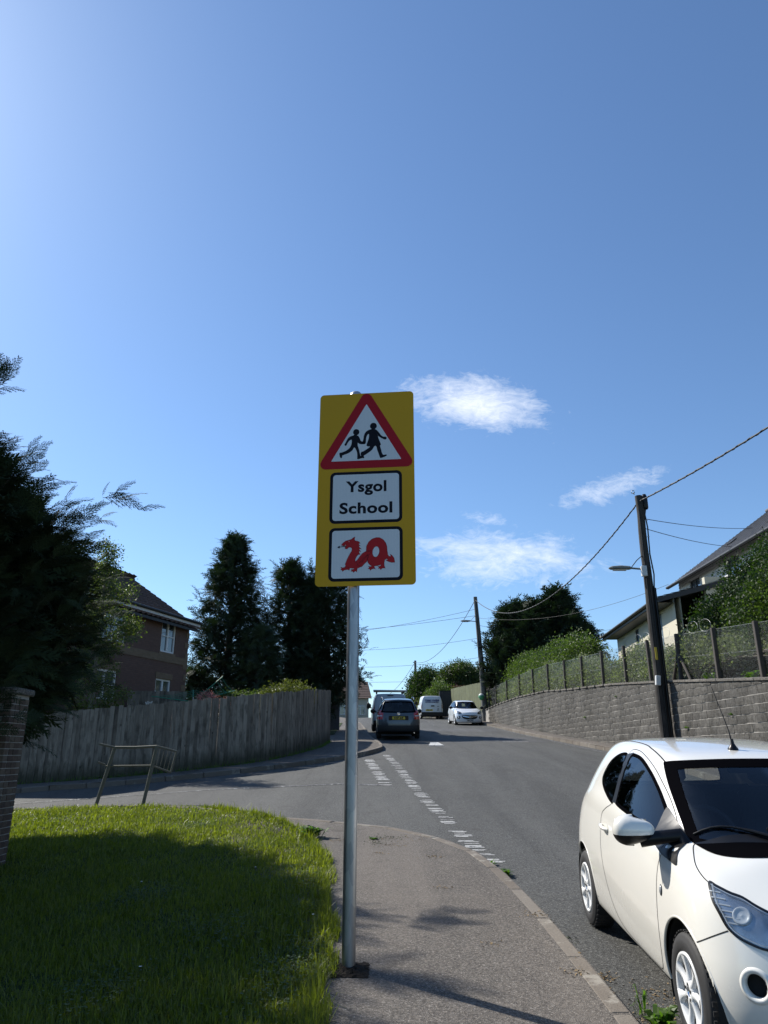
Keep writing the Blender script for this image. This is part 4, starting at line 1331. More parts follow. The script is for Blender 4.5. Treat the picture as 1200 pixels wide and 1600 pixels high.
# --- houses
def brickwall(name, c1, c2, mort, bw_=.225, bh=.075):
    m, t, p = principled(name, c1, .9, 0, .3)
    o = objco(t)
    sp = N(t, "ShaderNodeSeparateXYZ"); link(t, o, sp.inputs[0])
    cb = N(t, "ShaderNodeCombineXYZ"); link(t, mth(t, 'ADD', sp.outputs[0], sp.outputs[1]), cb.inputs[0]); link(t, sp.outputs[2], cb.inputs[1])
    b = N(t, "ShaderNodeTexBrick")
    b.inputs['Scale'].default_value = 1.0; b.inputs['Brick Width'].default_value = bw_; b.inputs['Row Height'].default_value = bh
    b.inputs['Mortar Size'].default_value = .006; b.inputs['Color1'].default_value = (*c1, 1); b.inputs['Color2'].default_value = (*c2, 1); b.inputs['Mortar'].default_value = (*mort, 1)
    link(t, cb.outputs[0], b.inputs['Vector'])
    n = noise(t, o, 1.4, 6, .7)
    c = mix(t, mth(t, 'MULTIPLY', n, .5), b.outputs['Color'], tuple(x * .55 for x in c1))
    link(t, c, p.inputs['Base Color']); bump(t, p, mth(t, 'SUBTRACT', 1.0, b.outputs['Fac']), .5, .006)
    return m
M_hbrick = brickwall("house_brick", (.135, .082, .066), (.165, .10, .08), (.10, .085, .075))
M_bband = brickwall("buff_brick", (.19, .135, .085), (.24, .175, .115), (.16, .14, .12))
M_white = plain("white_frame", (.72, .73, .72), .45, var=.06)
M_wglass = principled("window_glass", (.05, .065, .08), .04, 0, .8, 1.0)[0]
M_wglass2 = principled('curtained_glass', (.20, .25, .29), .12, 0, .6, .6)[0]
M_curt = plain("curtain", (.35, .35, .33), .9, var=.2)
M_tile = None
def tile_mat(name, a, b):
    m, t, p = principled(name, a, .8, 0, .35)
    v = geopos(t); n = noise(t, v, 4, 5, .7); n2 = noise(t, v, 40, 3)
    c = mix(t, n, a, b); c = mix(t, mth(t, 'MULTIPLY', orand(t), .45), c, tuple(x * .5 for x in a))
    c = mix(t, ramp(t, n2, [(.6, 0), (.8, .3)]), c, (.2, .18, .14))
    link(t, c, p.inputs['Base Color'])
    return m
M_tile = tile_mat("brown_roof_tile", (.085, .055, .045), (.13, .085, .068))
M_slate = tile_mat("grey_slate", (.10, .10, .11), (.15, .15, .16))
M_fascia = plain("dark_gutter", (.02, .021, .023), .5, var=.1)
M_wfas = plain("white_fascia", (.55, .55, .53), .6, var=.1)

def window(parent, M, w, hh, panes=2, bar=True, fm=None, lintel=None, sill=None, gm=None):
    """window on a wall; M maps (x along, y out of wall, z up), centre at origin"""
    fm = fm or M_white
    wd = MB()
    def bx(c, d, m_, mb_): mb_.box(M @ Vector(c), d, m_, M.to_3x3())
    ft = .06
    bx((0, 0, hh / 2 - ft / 2), (w, .07, ft), fm, wd); bx((0, 0, -hh / 2 + ft / 2), (w, .07, ft), fm, wd)
    n = panes
    for k in range(n + 1):
        x = -w / 2 + ft / 2 + (w - ft) * k / n
        bx((x, .002, 0), (ft * (1.25 if 0 < k < n else 1), .074, hh - 2 * ft), fm, wd)
    if bar:
        for k in range(n):
            x0 = -w / 2 + w * (k + .5) / n
            bx((x0, .006, 0), (w / n - ft * 1.15, .05, .03), fm, wd)
    f = wd.build('window', parent)
    for k in range(n):
        pb = MB(); x0 = -w / 2 + ft / 2 + (w - ft) * (k + .5) / n
        bx((x0, -.012, 0), ((w - ft) / n - ft * .9, .01, hh - 2 * ft), gm or M_wglass, pb)
        pb.build('pane', f)
    if sill:
        sb_ = MB(); bx((0, .05, -hh / 2 - .05), (w + .12, .18, .09), sill, sb_); sb_.build('sill', f)
    if lintel:
        lb = MB(); bx((0, .012 + .0, hh / 2 + .13), (w + .2, .05, .24), lintel, lb); lb.build('lintel', parent)
    return f

# left brick house. facade runs from the far corner A back towards the camera
A_ = Vector((-7.98, 30.2, 0)); dirn = Vector((-.309, -.951, 0)).normalized(); perp = Vector((-.951, .309, 0)).normalized()
zg = h(-8, 30) - .1; zeave = 6.72
hl_ = empty('brick_house', (A_.x, A_.y, zg), label='two storey dark brick house with a pale brick band behind the board fence', cat='house')
HL, HW = 8.6, 6.4
# local frame: x along facade from far corner, y into the house, z up
Mh = Matrix(((dirn.x, perp.x, 0, 0), (dirn.y, perp.y, 0, 0), (0, 0, 1, 0), (0, 0, 0, 1)))
def hbox(parent, name, c, d, m_, bev=0):
    mb = MB(); mb.box(Mh @ Vector(c), d, m_, Mh.to_3x3(), bev); return mb.build(name, parent)
Hh = zeave - zg
# wall shell with real openings
def wall_with_holes(name, L, Ht, holes, m_, parent, Mw, th=.25):
    """holes (x0,x1,z0,z1); wall plane y=0..th"""
    xs = sorted({0, L} | {a for hlo in holes for a in hlo[:2]}); zs = sorted({0, Ht} | {a for hlo in holes for a in hlo[2:]})
    mb = MB()
    for i in range(len(xs) - 1):
        for j in range(len(zs) - 1):
            cx, cz = (xs[i] + xs[i + 1]) / 2, (zs[j] + zs[j + 1]) / 2
            if any(a < cx < b and c < cz < d for a, b, c, d in holes): continue
            for yq, fl in ((0, False), (th, True)):
                q = [Mw @ Vector(p) for p in ((xs[i], yq, zs[j]), (xs[i + 1], yq, zs[j]), (xs[i + 1], yq, zs[j + 1]), (xs[i], yq, zs[j + 1]))]
                mb.add(q, [(0, 1, 2, 3)] if not fl else [(3, 2, 1, 0)], m_)
    for a, b, c, d in holes:
        for p in (((a, 0, c), (a, th, c), (a, th, d), (a, 0, d)), ((b, 0, c), (b, 0, d), (b, th, d), (b, th, c)), ((a, 0, d), (a, th, d), (b, th, d), (b, 0, d)), ((a, 0, c), (b, 0, c), (b, th, c), (a, th, c))):
            mb.add([Mw @ Vector(q) for q in p], [(0, 1, 2, 3)], m_)
    return mb.build(name, parent)
wins = [(1.42, 4.27, .95, 1.25), (4.75, 4.27, 1.35, 1.25), (1.50, 2.15, .98, .95), (4.9, 2.15, 1.2, 1.0), (7.4, 4.17, 1.2, 1.3)]
holes = [(x - w / 2, x + w / 2, z - q / 2, z + q / 2) for x, z, w, q in wins]
wall_with_holes('wall', HL, Hh, holes, M_hbrick, hl_, Mh)
for x, z, w, q in wins:
    Mw = Mh @ Matrix.Translation((x, .07, z)) @ Matrix.Rotation(math.pi, 4, 'Z')
    window(hl_, Mw, w, q, 2, True, M_white)
    for dz_, hh_ in ((-q / 2 - .11, .20),) + (((q / 2 + .12, .22),) if z < 3 else ()):
        hbox(hl_, 'brick_course', (x, -.008, z + dz_), (w + .12, .04, hh_), M_bband)
hbox(hl_, 'brick_band', (HL / 2, -.009, 3.42), (HL, .04, .28), M_bband)
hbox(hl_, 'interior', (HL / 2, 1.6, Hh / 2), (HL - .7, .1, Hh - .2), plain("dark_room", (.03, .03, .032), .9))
hbox(hl_, 'end_wall', (.125, HW / 2 + .12, Hh / 2), (.25, HW - .26, Hh), M_hbrick); hbox(hl_, 'end_wall', (HL - .125, HW / 2 + .12, Hh / 2), (.25, HW - .26, Hh), M_hbrick)
hbox(hl_, 'back_wall', (HL / 2, HW, Hh / 2), (HL, .25, Hh), M_hbrick)
for k in range(0, 12):
    hbox(hl_, 'quoin', (.10 + .04 * (k % 2), -.010, .3 + k * .42), (.20 + .08 * (k % 2), .03, .22), M_bband)
rise = HW / 2 * .66
mb = MB()
for xx in (.02, HL - .02):
    vs = [Mh @ Vector((xx + s_, y_, z_)) for s_ in (-.1, .1) for y_, z_ in ((0.02, Hh), (HW - .02, Hh), (HW / 2, Hh + rise))]
    mb.add(vs, [(0, 2, 1), (3, 4, 5), (0, 1, 4, 3), (1, 2, 5, 4), (2, 0, 3, 5)], M_hbrick)
mb.build('gable', hl_)
roof_o = hbox(hl_, 'roof', (HL / 2, -.30, Hh + .02), (HL + .5, .06, .16), M_wfas)
mb = MB()
pts = [Mh @ Vector((x_, -.37, Hh + .09)) for x_ in (-.25, HL + .25)]
mb.tube(pts, .06, M_fascia, 8); mb.build('gutter', roof_o)
# soffit + roof deck
mb = MB()
for sgn, y0_, y1_ in ((1, -.32, HW / 2), (-1, HW + .32, HW / 2)):
    z_of = lambda y_: Hh + .02 + (rise * (1 - abs(y_ - HW / 2) / (HW / 2)))
    vs = [Mh @ Vector(p) for p in ((-.22, y0_, z_of(y0_)), (HL + .22, y0_, z_of(y0_)), (HL + .22, y1_, z_of(y1_)), (-.22, y1_, z_of(y1_)))]
    lo = [v - Vector((0, 0, .10)) for v in vs]
    mb.add(vs + lo, [(0, 1, 2, 3), (7, 6, 5, 4), (0, 4, 5, 1), (1, 5, 6, 2), (2, 6, 7, 3), (3, 7, 4, 0)], M_fascia)
mb.build('deck', roof_o)
# pantiles: rolled profile, shared mesh
tw, tg = .305, .345
mb = MB()
prof = [(-.5, .0), (-.34, .045), (-.16, .05), (.0, .012), (.25, .0), (.5, .0)]
vs = []
for yv, dz_ in ((0, .034), (tg + .06, .004)):
    vs += [(u_ * tw, yv, z_ + dz_) for u_, z_ in prof]
vs += [(u_ * tw, 0, z_ + .034 - .022) for u_, z_ in prof]
k = len(prof)
mb.add(vs, [(i, i + 1, k + i + 1, k + i) for i in range(k - 1)] + [(2 * k + i, 2 * k + i + 1, i + 1, i) for i in range(k - 1)], M_tile, True)
tile_o = mb.build('roof_tile'); tile_me = tile_o.data; bpy.data.objects.remove(tile_o)
sl_len = math.hypot(HW / 2 + .36, rise * (HW / 2 + .36) / (HW / 2)); pitch = math.atan2(rise, HW / 2)
nr, ncx = int(sl_len / tg) + 1, int((HL + .5) / tw)
bk_v, bk_f = [], []
HI = Matrix.Translation(-hl_.location)
cnt = 0
for side in (0, 1):
    for r in range(nr):
        for c_ in range(ncx + 1):
            s_ = r * tg
            if s_ > sl_len - .12: continue
            if side == 0: Ml = Matrix.Translation((-.22 + tw * (c_ + .5), -.36, Hh + .05 - rise / (HW / 2) * .34)) @ Matrix.Rotation(pitch, 4, 'X') @ Matrix.Translation((0, s_, 0))
            else: Ml = Matrix.Translation((-.22 + tw * (c_ + .5), HW + .36, Hh + .05 - rise / (HW / 2) * .34)) @ Matrix.Rotation(math.pi, 4, 'Z') @ Matrix.Rotation(pitch, 4, 'X') @ Matrix.Translation((0, s_, 0))
            Mt = Mh @ Ml
            if side == 0 and cnt < 299:
                o = mesh_obj('roof_tile', tile_me, hl_); o.matrix_basis = Mt; cnt += 1
            else:
                b = len(bk_v); bk_v += [Mt @ v.co for v in tile_me.vertices]; bk_f += [tuple(i + b for i in f.vertices) for f in tile_me.polygons]
mb = MB(); mb.add(bk_v, bk_f, M_tile, True); mb.build('roof_tile', hl_, kind='stuff')
mb = MB(); mb.tube([Mh @ Vector((x_, HW / 2, Hh + rise + .07)) for x_ in np.linspace(-.24, HL + .24, 14)], .11, M_tile, 10); mb.build('ridge', roof_o)
# nearer low wing with a wide window
wg = empty('brick_outbuilding', (-12, 23.3, h(-12, 23.3)), label='single storey brick wing with a wide white window just above the fence under the conifer', cat='building')
Mg = Matrix.Identity(4)
Mw2 = Matrix.Translation((-4.4 + 0, 0, 0))
zb_ = 0
wh_ = [(2.55, 3.95, .85 + .1, 1.95)]
mb_w = wall_with_holes('wall', 6.4, 2.9, wh_, M_hbrick, wg, Matrix.Translation((-4.0, 0, -.1)))
window(wg, Matrix.Translation((-.75, .05, 1.35)) @ Matrix.Rotation(math.pi, 4, 'Z'), 1.40, 1.0, 3, False, M_white)
mb = MB(); mb.box((-.75, -.009, 1.97), (1.7, .03, .22), M_bband); mb.build('lintel', wg)
mb = MB(); mb.box((2.27, 1.6, 1.35), (.25, 2.8, 2.9), M_hbrick); mb.box((-.8, 3.0, 1.35), (6.3, .2, 2.9), M_hbrick); mb.build('side_wall', wg)
mb = MB(); vs = [(-4.3, -.35, 2.75), (2.65, -.35, 2.75), (2.65, 3.3, 4.3), (-4.3, 3.3, 4.3)]; mb.add(vs + [(x_, y_, z_ - .12) for x_, y_, z_ in vs], [(0, 1, 2, 3), (7, 6, 5, 4), (0, 4, 5, 1), (1, 5, 6, 2), (2, 6, 7, 3), (3, 7, 4, 0)], M_tile)
mb.build('roof', wg)
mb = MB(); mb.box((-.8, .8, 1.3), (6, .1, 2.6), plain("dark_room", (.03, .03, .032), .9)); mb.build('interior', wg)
# inner garden fence seen over the boards
gf = empty('garden_fence', (-6.6, 26.5, h(-6.6, 26.5)), label='dark board fence in the garden below the brick house windows', cat='fence')
for k in range(15):
    o = mesh_obj('board', rnd.choice(bds), gf); o.location = (-2.3 + k * .103 * 1.25, k * .03, .35 + rnd.uniform(-.01, .01)); o.scale = (1.3, 1, 1.0)
mb = MB(); mb.box((-1.4, .25, .6), (1.8, .05, .1), M_board, Matrix.Rotation(R(12), 3, 'Z')); mb.build('rail', gf)

# --- right side: upper house and its single-storey extension
M_cream = plain("cream_render", (.55, .51, .40), .85, var=.08, scale=3)
M_clad = plain("pale_cladding", (.50, .50, .47), .6, var=.1)
M_pvc = plain("dark_window_frame", (.03, .032, .035), .4)
def slate_roof(parent, name, P00, P10, P11, P01, rows, th=.02, mat=None):
    """lapped slate courses between the eaves line (P00-P10) and the ridge (P01-P11)"""
    mb = MB(); P00, P10, P11, P01 = map(Vector, (P00, P10, P11, P01))
    nrm = (P10 - P00).cross(P01 - P00).normalized()
    if nrm.z < 0: nrm = -nrm
    for r in range(rows):
        a, b = r / rows, (r + 1) / rows
        l0, l1, r0, r1 = P00.lerp(P01, a), P00.lerp(P01, b), P10.lerp(P11, a), P10.lerp(P11, b)
        n = max(1, int((r0 - l0).length / .3))
        for k in range(n):
            f0, f1 = k / n + .004 / 1, (k + 1) / n - .004
            lift = th + rnd.uniform(0, .004)
            q = [l0.lerp(r0, f0) + nrm * lift, l0.lerp(r0, f1) + nrm * lift, l1.lerp(r1, f1) + nrm * .004, l1.lerp(r1, f0) + nrm * .004]
            q2 = [l0.lerp(r0, f0), l0.lerp(r0, f1)]
            mb.add(q + q2, [(0, 1, 2, 3), (4, 5, 1, 0)], mat or M_slate)
    o = mb.build(name, parent, kind='stuff')
    return o
uh = empty('upper_house', (15.0, 36.7, 5.0), label='tall house with pale cladding and a steep grey slate roof above the big hedge', cat='house')
UL = 22.0
ez = 10.05 - 5.0; zr_ = 13.9 - 5.0; rx_ = 5.3
Mu = Matrix(((0, -1 * 0 + 1, 0, 0), (-1, 0, 0, 0), (0, 0, 1, 0), (0, 0, 0, 1)))  # x along facade towards camera (-Y), y into the house (+X)
uw = [(1.95, 4.15, 1.15, 1.15), (6.0, 4.15, 1.2, 1.2), (9.5, 4.15, 1.2, 1.2)]
wall_with_holes('wall', UL, ez, [(x - w / 2, x + w / 2, z - q / 2, z + q / 2) for x, z, w, q in uw], M_clad, uh, Mu)
mb = MB()
zz = .3
while zz < ez - .1:
    # weatherboards, in the runs between windows
    runs = [(0, UL)]
    for x, z, w, q in uw:
        if z - q / 2 - .12 < zz < z + q / 2:
            nr_ = []
            for a, b in runs:
                if a < x < b: nr_ += [(a, x - w / 2), (x + w / 2, b)]
                else: nr_.append((a, b))
            runs = nr_
    for a, b in runs:
        vs = [Mu @ Vector(p) for p in ((a, -.035, zz), (b, -.035, zz), (b, -.008, zz + .145), (a, -.008, zz + .145), (a, 0, zz), (b, 0, zz))]
        mb.add(vs, [(0, 1, 2, 3), (4, 5, 1, 0)], M_clad)
    zz += .15
mb.build('cladding_board', uh, kind='stuff')
for x, z, w, q in uw:
    window(uh, Mu @ Matrix.Translation((x, .06, z)) @ Matrix.Rotation(math.pi, 4, 'Z'), w, q, 2, False, M_pvc)
mb = MB(); mb.box((5, .12, ez / 2), (9.6, .24, ez), M_cream); mb.build('end_wall', uh)
mb = MB(); mb.add([(.1, .0, ez), (10.5, 0, ez), (rx_, 0, zr_ - .05), (.1, .24, ez), (10.5, .24, ez), (rx_, .24, zr_ - .05)], [(0, 1, 2), (3, 5, 4), (0, 3, 4, 1), (1, 4, 5, 2), (2, 5, 3, 0)], M_cream); mb.build('gable', uh)
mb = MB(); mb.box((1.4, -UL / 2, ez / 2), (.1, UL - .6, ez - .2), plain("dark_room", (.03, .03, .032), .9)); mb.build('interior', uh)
rf = MB()
for s0, s1 in (((-.45, ez - .22), (rx_, zr_)), ((rx_ * 2 + .45, ez - .22), (rx_, zr_))):
    vs = [(s0[0], .35, s0[1]), (s0[0], -UL, s0[1]), (s1[0], -UL, s1[1]), (s1[0], .35, s1[1])]
    rf.add(vs + [(x_, y_, z_ - .13) for x_, y_, z_ in vs], [(0, 1, 2, 3), (7, 6, 5, 4), (0, 4, 5, 1), (1, 5, 6, 2), (2, 6, 7, 3), (3, 7, 4, 0)], M_fascia)
rfo = rf.build('roof', uh)
slate_roof(uh, 'slate', (-.47, .33, ez - .22), (-.47, -UL, ez - .22), (rx_, -UL, zr_ + .0), (rx_, .33, zr_ + .0), 28)
mb = MB(); mb.tube([(-.50, .34, ez - .27), (-.50, -UL, ez - .27)], .07, M_fascia, 8); mb.build('gutter', rfo)
mb = MB(); mb.tube([(rx_, .34, zr_ + .04), (rx_, -UL, zr_ + .04)], .10, M_slate, 8); mb.build('ridge', rfo)
mb = MB()
for (xx, yy0) in ((1.6, -2.9), (2.6, -7.4)):
    z_ = ez - .22 + (xx + .45) / (rx_ + .45) * (zr_ - ez + .22)
    mb.box((xx, yy0, z_ + .05), (.35, .45, .05), M_fascia, Matrix.Rotation(-math.atan2(zr_ - ez, rx_), 3, 'Y'))
mb.build('roof_vent', rfo)
# aerial on that roof
an = MB(); a0 = Vector((17.6, 29.2, 11.6))
an.tube([a0 + Vector((0, 0, -.6)), a0 + Vector((0, 0, .55))], .02, M_wire, 6)
an.tube([a0 + Vector((-.75, 0, .25)), a0 + Vector((.55, 0, .25))], .012, M_wire, 5)
for k in range(9):
    an.tube([a0 + Vector((-.7 + k * .1, -.14, .25)), a0 + Vector((-.7 + k * .1, .14, .25))], .006, M_wire, 4)
for k in range(6):
    an.tube([a0 + Vector((.15 + .03 * k, -.25, -.12 + .13 * k)), a0 + Vector((.75, .1, .02 + .13 * k))], .010, M_white, 4)
an_o = an.build('television_aerial', loc=(0, 0, 0)); tag(an_o, 'spiky metal television aerial on the slate roof at the right edge', 'aerial')
# extension
ex = empty('house_extension', (12.3, 39.0, 4.9), label='low cream rendered extension with dark eaves and tall dark framed windows', cat='building')
ez2 = 7.72 - 4.9
Me = Mu @ Matrix.Rotation(R(4.1), 4, 'Z').inverted()
ew = [(4.05, 1.55, .62, 1.75), (7.55, 1.6, 1.1, 1.7)]
EL = 10.0
wall_with_holes('wall', EL, ez2, [(x - w / 2, x + w / 2, z - q / 2, z + q / 2) for x, z, w, q in ew], M_cream, ex, Me)
for x, z, w, q in ew: window(ex, Me @ Matrix.Translation((x, .06, z)) @ Matrix.Rotation(math.pi, 4, 'Z'), w, q, 1 if w < .8 else 2, False, M_pvc, gm=M_wglass2)
mb = MB(); mb.box((1.5, .0, ez2 / 2), (2.6, .24, ez2), M_cream); mb.build('end_wall', ex)
mb = MB(); mb.box((2.2, -EL + .1, ez2 / 2 + .3), (3.2, .24, ez2 + .9), M_cream); mb.build('end_wall', ex)
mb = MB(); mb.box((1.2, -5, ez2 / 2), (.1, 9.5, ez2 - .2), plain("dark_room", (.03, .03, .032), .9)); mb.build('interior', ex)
mb = MB()
vs = [Me @ Vector(p) for p in ((-.55, -.62, ez2 - .06), (EL, -.62, ez2 - .06), (EL, 3.6, ez2 + 1.0), (-.55, 3.6, ez2 + 1.0))]
mb.add(vs + [v - Vector((0, 0, .20)) for v in vs], [(0, 1, 2, 3), (7, 6, 5, 4), (0, 4, 5, 1), (1, 5, 6, 2), (2, 6, 7, 3), (3, 7, 4, 0)], M_fascia)
ro = mb.build('roof', ex)
slate_roof(ex, 'slate', Me @ Vector((-.56, -.66, ez2 - .05)), Me @ Vector((EL, -.66, ez2 - .05)), Me @ Vector((EL, 3.6, ez2 + 1.02)), Me @ Vector((-.56, 3.6, ez2 + 1.02)), 14)
mb = MB(); mb.tube([Me @ Vector((-.6, -.70, ez2 - .10)), Me @ Vector((EL, -.70, ez2 - .10))], .06, M_fascia, 8); mb.build('gutter', ro)
mb = MB(); mb.add([Me @ Vector(p) for p in ((-.02, -.6, ez2 - .28), (EL, -.6, ez2 - .28), (EL, .0, ez2 - .28), (-.02, .0, ez2 - .28))], [(0, 1, 2, 3)], M_fascia); mb.build('soffit', ro)

# --- far things at the crest, left
def simple_house(name, c, w, d, hh, rise, label, wallm, roofm, rz=0, chim=True, win=3):
    o = empty(name, c, rz, label, 'house')
    mb = MB(); mb.box((0, 0, hh / 2), (w, d, hh), wallm); mb.build('wall', o)
    mb = MB()
    e = .3; n = 10
    for s_ in (-1, 1):
        for r in range(n):
            a, b = r / n, (r + 1) / n
            y0_, y1_ = s_ * (d / 2 + e) * (1 - a), s_ * (d / 2 + e) * (1 - b)
            z0_, z1_ = hh - .1 + (rise + .1) * a, hh - .1 + (rise + .1) * b
            v = [(-w / 2 - e, y0_, z0_ + .03), (w / 2 + e, y0_, z0_ + .03), (w / 2 + e, y1_, z1_), (-w / 2 - e, y1_, z1_), (-w / 2 - e, y0_, z0_), (w / 2 + e, y0_, z0_)]
            mb.add(v, [(0, 1, 2, 3) if s_ < 0 else (3, 2, 1, 0), (4, 5, 1, 0)], roofm)
    mb.add([(-w / 2, -d / 2, hh), (-w / 2, d / 2, hh), (-w / 2, 0, hh + rise)], [(0, 1, 2)], wallm); mb.add([(w / 2, -d / 2, hh), (w / 2, d / 2, hh), (w / 2, 0, hh + rise)], [(0, 2, 1)], wallm)
    r_ = mb.build('roof', o)
    if chim:
        cm = MB(); cm.box((-w / 2 + .5, 0, hh + rise + .2), (.5, .6, 1.1), M_hbrick); cm.tube([(-w / 2 + .5, 0, hh + rise + .7), (-w / 2 + .5, 0, hh + rise + 1.0)], .1, M_conc, 8); cm.build('chimney', r_)
    for k in range(win):
        x = -w / 2 + w * (k + .5) / win
        window(o, Matrix.Translation((x, -d / 2 - .03, hh * .6)) @ Matrix.Rotation(math.pi, 4, 'Z') @ Matrix.Rotation(math.pi, 4, 'Z'), 1.0, 1.0, 2, False, M_white)
    return o
simple_house('far_house', (-4.7, 84, 4.2), 5.2, 7, 3.3, 2.0, 'small pale house with a dark roof at the far end of the left pavement', M_cream, M_tile, R(8), False)
simple_house('far_house', (-8.6, 78, 4.6), 4.0, 6, 3.6, 1.6, 'buff house with a chimney seen between the fence end and the sign post', plain("buff_render", (.33, .30, .25), .9, var=.1), M_tile, R(-5), True, 2)
simple_house('far_house', (7.5, 98, 2.8), 12, 7, 3.6, 1.6, 'low dark roof of a distant house just over the crest behind the vans', M_conc, M_fascia, R(3), True)
simple_house('far_house', (15.2, 78, 4.9), 10, 8, 2.9, 2.2, 'brown roofed house showing between the second pole and the conifers', M_cream, M_tile, R(-8), False)
# gate pier by the fence end
M_gpier = plain("grey_pier", (.085, .088, .10), .8, var=.2)
mb = MB()
w_ = .22
prof_ = [(-w_, 0), (w_, 0), (w_, 1.22), (w_ * .8, 1.31), (w_ * .4, 1.36), (0, 1.375), (-w_ * .4, 1.36), (-w_ * .8, 1.31), (-w_, 1.22)]
mb.prism(prof_, -.17, .17, M_gpier, Matrix.Rotation(R(90), 4, 'X'))
tag(mb.build('telecom_cabinet', loc=(-2.47, 38.5, h(-2.6, 38.5) - .02)), 'grey round topped street cabinet on the pavement just past the fence end', 'cabinet')
mb = MB(); mb.box((0, 0, .75), (.14, .14, 1.9), M_white, None, .01); mb.box((0, 0, 1.74), (.18, .18, .06), M_white, None, .01)
tag(mb.build('gate_post', loc=(-2.42, 33.0, h(-2.4, 33))), 'white painted post directly behind the end of the board fence', 'post')
sheet('grass_verge', [(-2.5, 34), (-2.2, 34), (-2.6, 48), (-3.2, 48)], .02, M_turf, 2)

# --- green board fence and dark gate beyond the small white car
gfn = empty('green_fence', (6.3, 52, h(6.3, 52)), label='green stained board fence beyond the small white hatchback', cat='fence')
A0, A1 = Vector((6.62, 50.6)), Vector((5.55, 62.5))
n_ = 88
gb = []
mb = MB(); mb.box((0, 0, .95), (.135, .02, 1.9), M_gboard); o = mb.build('board'); gbm = o.data; bpy.data.objects.remove(o)
for k in range(n_):
    q = A0.lerp(A1, k / n_); o = mesh_obj('board', gbm, gfn)
    o.location = (q.x - 6.3, q.y - 52, h(q.x, q.y) - h(6.3, 52) + .35 - .1 * (k / n_) + rnd.uniform(-.015, .015)); o.rotation_euler = (0, 0, R(90) + math.atan2(A0.x - A1.x, A1.y - A0.y))
    o.scale = (1, 1, 1.05 + .1 * (1 - k / n_))
mb = MB(); mb.box((.34, -1.5, 1.2), (.22, .22, 2.7), M_fascia); mb.build('post', gfn)
mb = MB(); mb.box((0, 0, 1.02), (1.1, .55, 2.05), plain("dark_gate", (.008, .010, .008), .8, var=.2))
for k in range(7): mb.box((-.48 + k * .16, -.285, 1.0), (.13, .02, 1.95), M_fascia)
tag(mb.build('side_gate', loc=(5.15, 63.0, h(5.1, 63) + .05)), 'dark boarded gate in the shade beside the white van', 'gate')

# --- poles
M_pole = wood("tarred_pole", (.055, .048, .042), (.10, .09, .08), (.02, .018, .016))
M_pole2 = plain("grey_pole", (.10, .10, .095), .8, var=.25)
M_cable = plain("black_cable", (.012, .012, .013), .6)
M_lamp = plain("grey_lantern", (.16, .17, .16), .5, var=.1)
M_box = plain("white_box", (.60, .60, .58), .5, var=.08)
def street_lamp(x, y, z, L, parentname_label, arm=True, dirx=-1, pole_r=.12):
    o = empty('street_lamp', (x, y, z), label=parentname_label, cat='street lamp')
    mb = MB(); mb.tube([(0, 0, 0), (dirx * L * .36, 0, .03)], .028, M_lamp, 8); mb.tube([(-dirx * pole_r * .3, 0, .42), (dirx * L * .16, 0, .26), (dirx * L * .34, 0, .05)], .014, M_fascia, 6); mb.build('bracket', o)
    mb = MB()
    c0 = dirx * L * .36; c1 = dirx * L
    secs = [(c0, .04, .05), (c0 + dirx * .05, .10, .06), (c0 + dirx * .25, .13, .075), ((c0 + c1) / 2, .15, .075), (c1 - dirx * .08, .13, .055), (c1, .05, .02)]
    vs = []
    for cx, hw_, hh_ in secs:
        for q in range(8):
            a = 2 * math.pi * q / 8 + .39
            vs.append((cx, hw_ * math.cos(a), .03 + hh_ * max(-.7, math.sin(a))))
    k = 8; fs = [(i * k + j, i * k + (j + 1) % k, (i + 1) * k + (j + 1) % k, (i + 1) * k + j) for i in range(len(secs) - 1) for j in range(k)]
    fs += [tuple(range(7, -1, -1)), tuple(len(vs) - 8 + j for j in range(8))]
    mb.add(vs, fs, M_lamp, False); hd = mb.build('lamp_head', o)
    mb = MB(); mb.box(((c0 + c1) / 2, 0, -.025), (abs(c1 - c0) * .6, .18, .012), M_wplate); mb.build('lamp_glass', hd)
    return o
PX, PYp = 7.55, 20.6
zP = h(PX, PYp)
tp = empty('telegraph_pole', (PX, PYp, zP), label='tall tarred timber pole with a lamp arm and boxes standing close against the block wall', cat='utility pole')
mb = MB(); npt = 14
pts = [(.012 * math.sin(k * 1.7), .01 * math.cos(k * 2.3), (8.95 - zP) * k / (npt - 1)) for k in range(npt)]
mb.tube(pts, [.158 - .055 * k / (npt - 1) for k in range(npt)], M_pole, 12); mb.build('shaft', tp)
mb = MB()
mb.tube([(.13, -.10, 0), (.135, -.09, 3.0), (.13, -.085, 4.6)], .045, M_trim, 8); mb.tube([(.02, -.16, 0), (.02, -.15, 4.9)], .022, M_trim, 6)
mb.tube([(-.10, -.12, .4), (-.07, -.11, 6.9)], .012, M_cable, 5); mb.tube([(.12, -.06, 4.5), (.17, -.06, 5.0), (.12, -.06, 5.6), (.15, -.05, 6.4), (.10, -.04, 7.0)], .02, M_cable, 6); mb.tube([(-.11, -.05, 4.6), (-.12, -.05, 5.3)], .01, M_cable, 5)
mb.build('conduit', tp)
mb = MB(); mb.box((-.13, -.13, 3.08 + 2.0), (.15, .12, .30), M_box, None, .01); mb.build('junction_box', tp)
mb = MB(); mb.box((-.10, -.16, 2.02), (.13, .10, .26), M_box, Matrix.Rotation(.1, 3, 'Y'), .01); mb.build('junction_box', tp)
mb = MB(); mb.box((-.06, -.155, 2.75), (.06, .012, .34), plain("yellow_strip", (.55, .40, .04), .6, var=.1)); mb.build('warning_plate', tp)
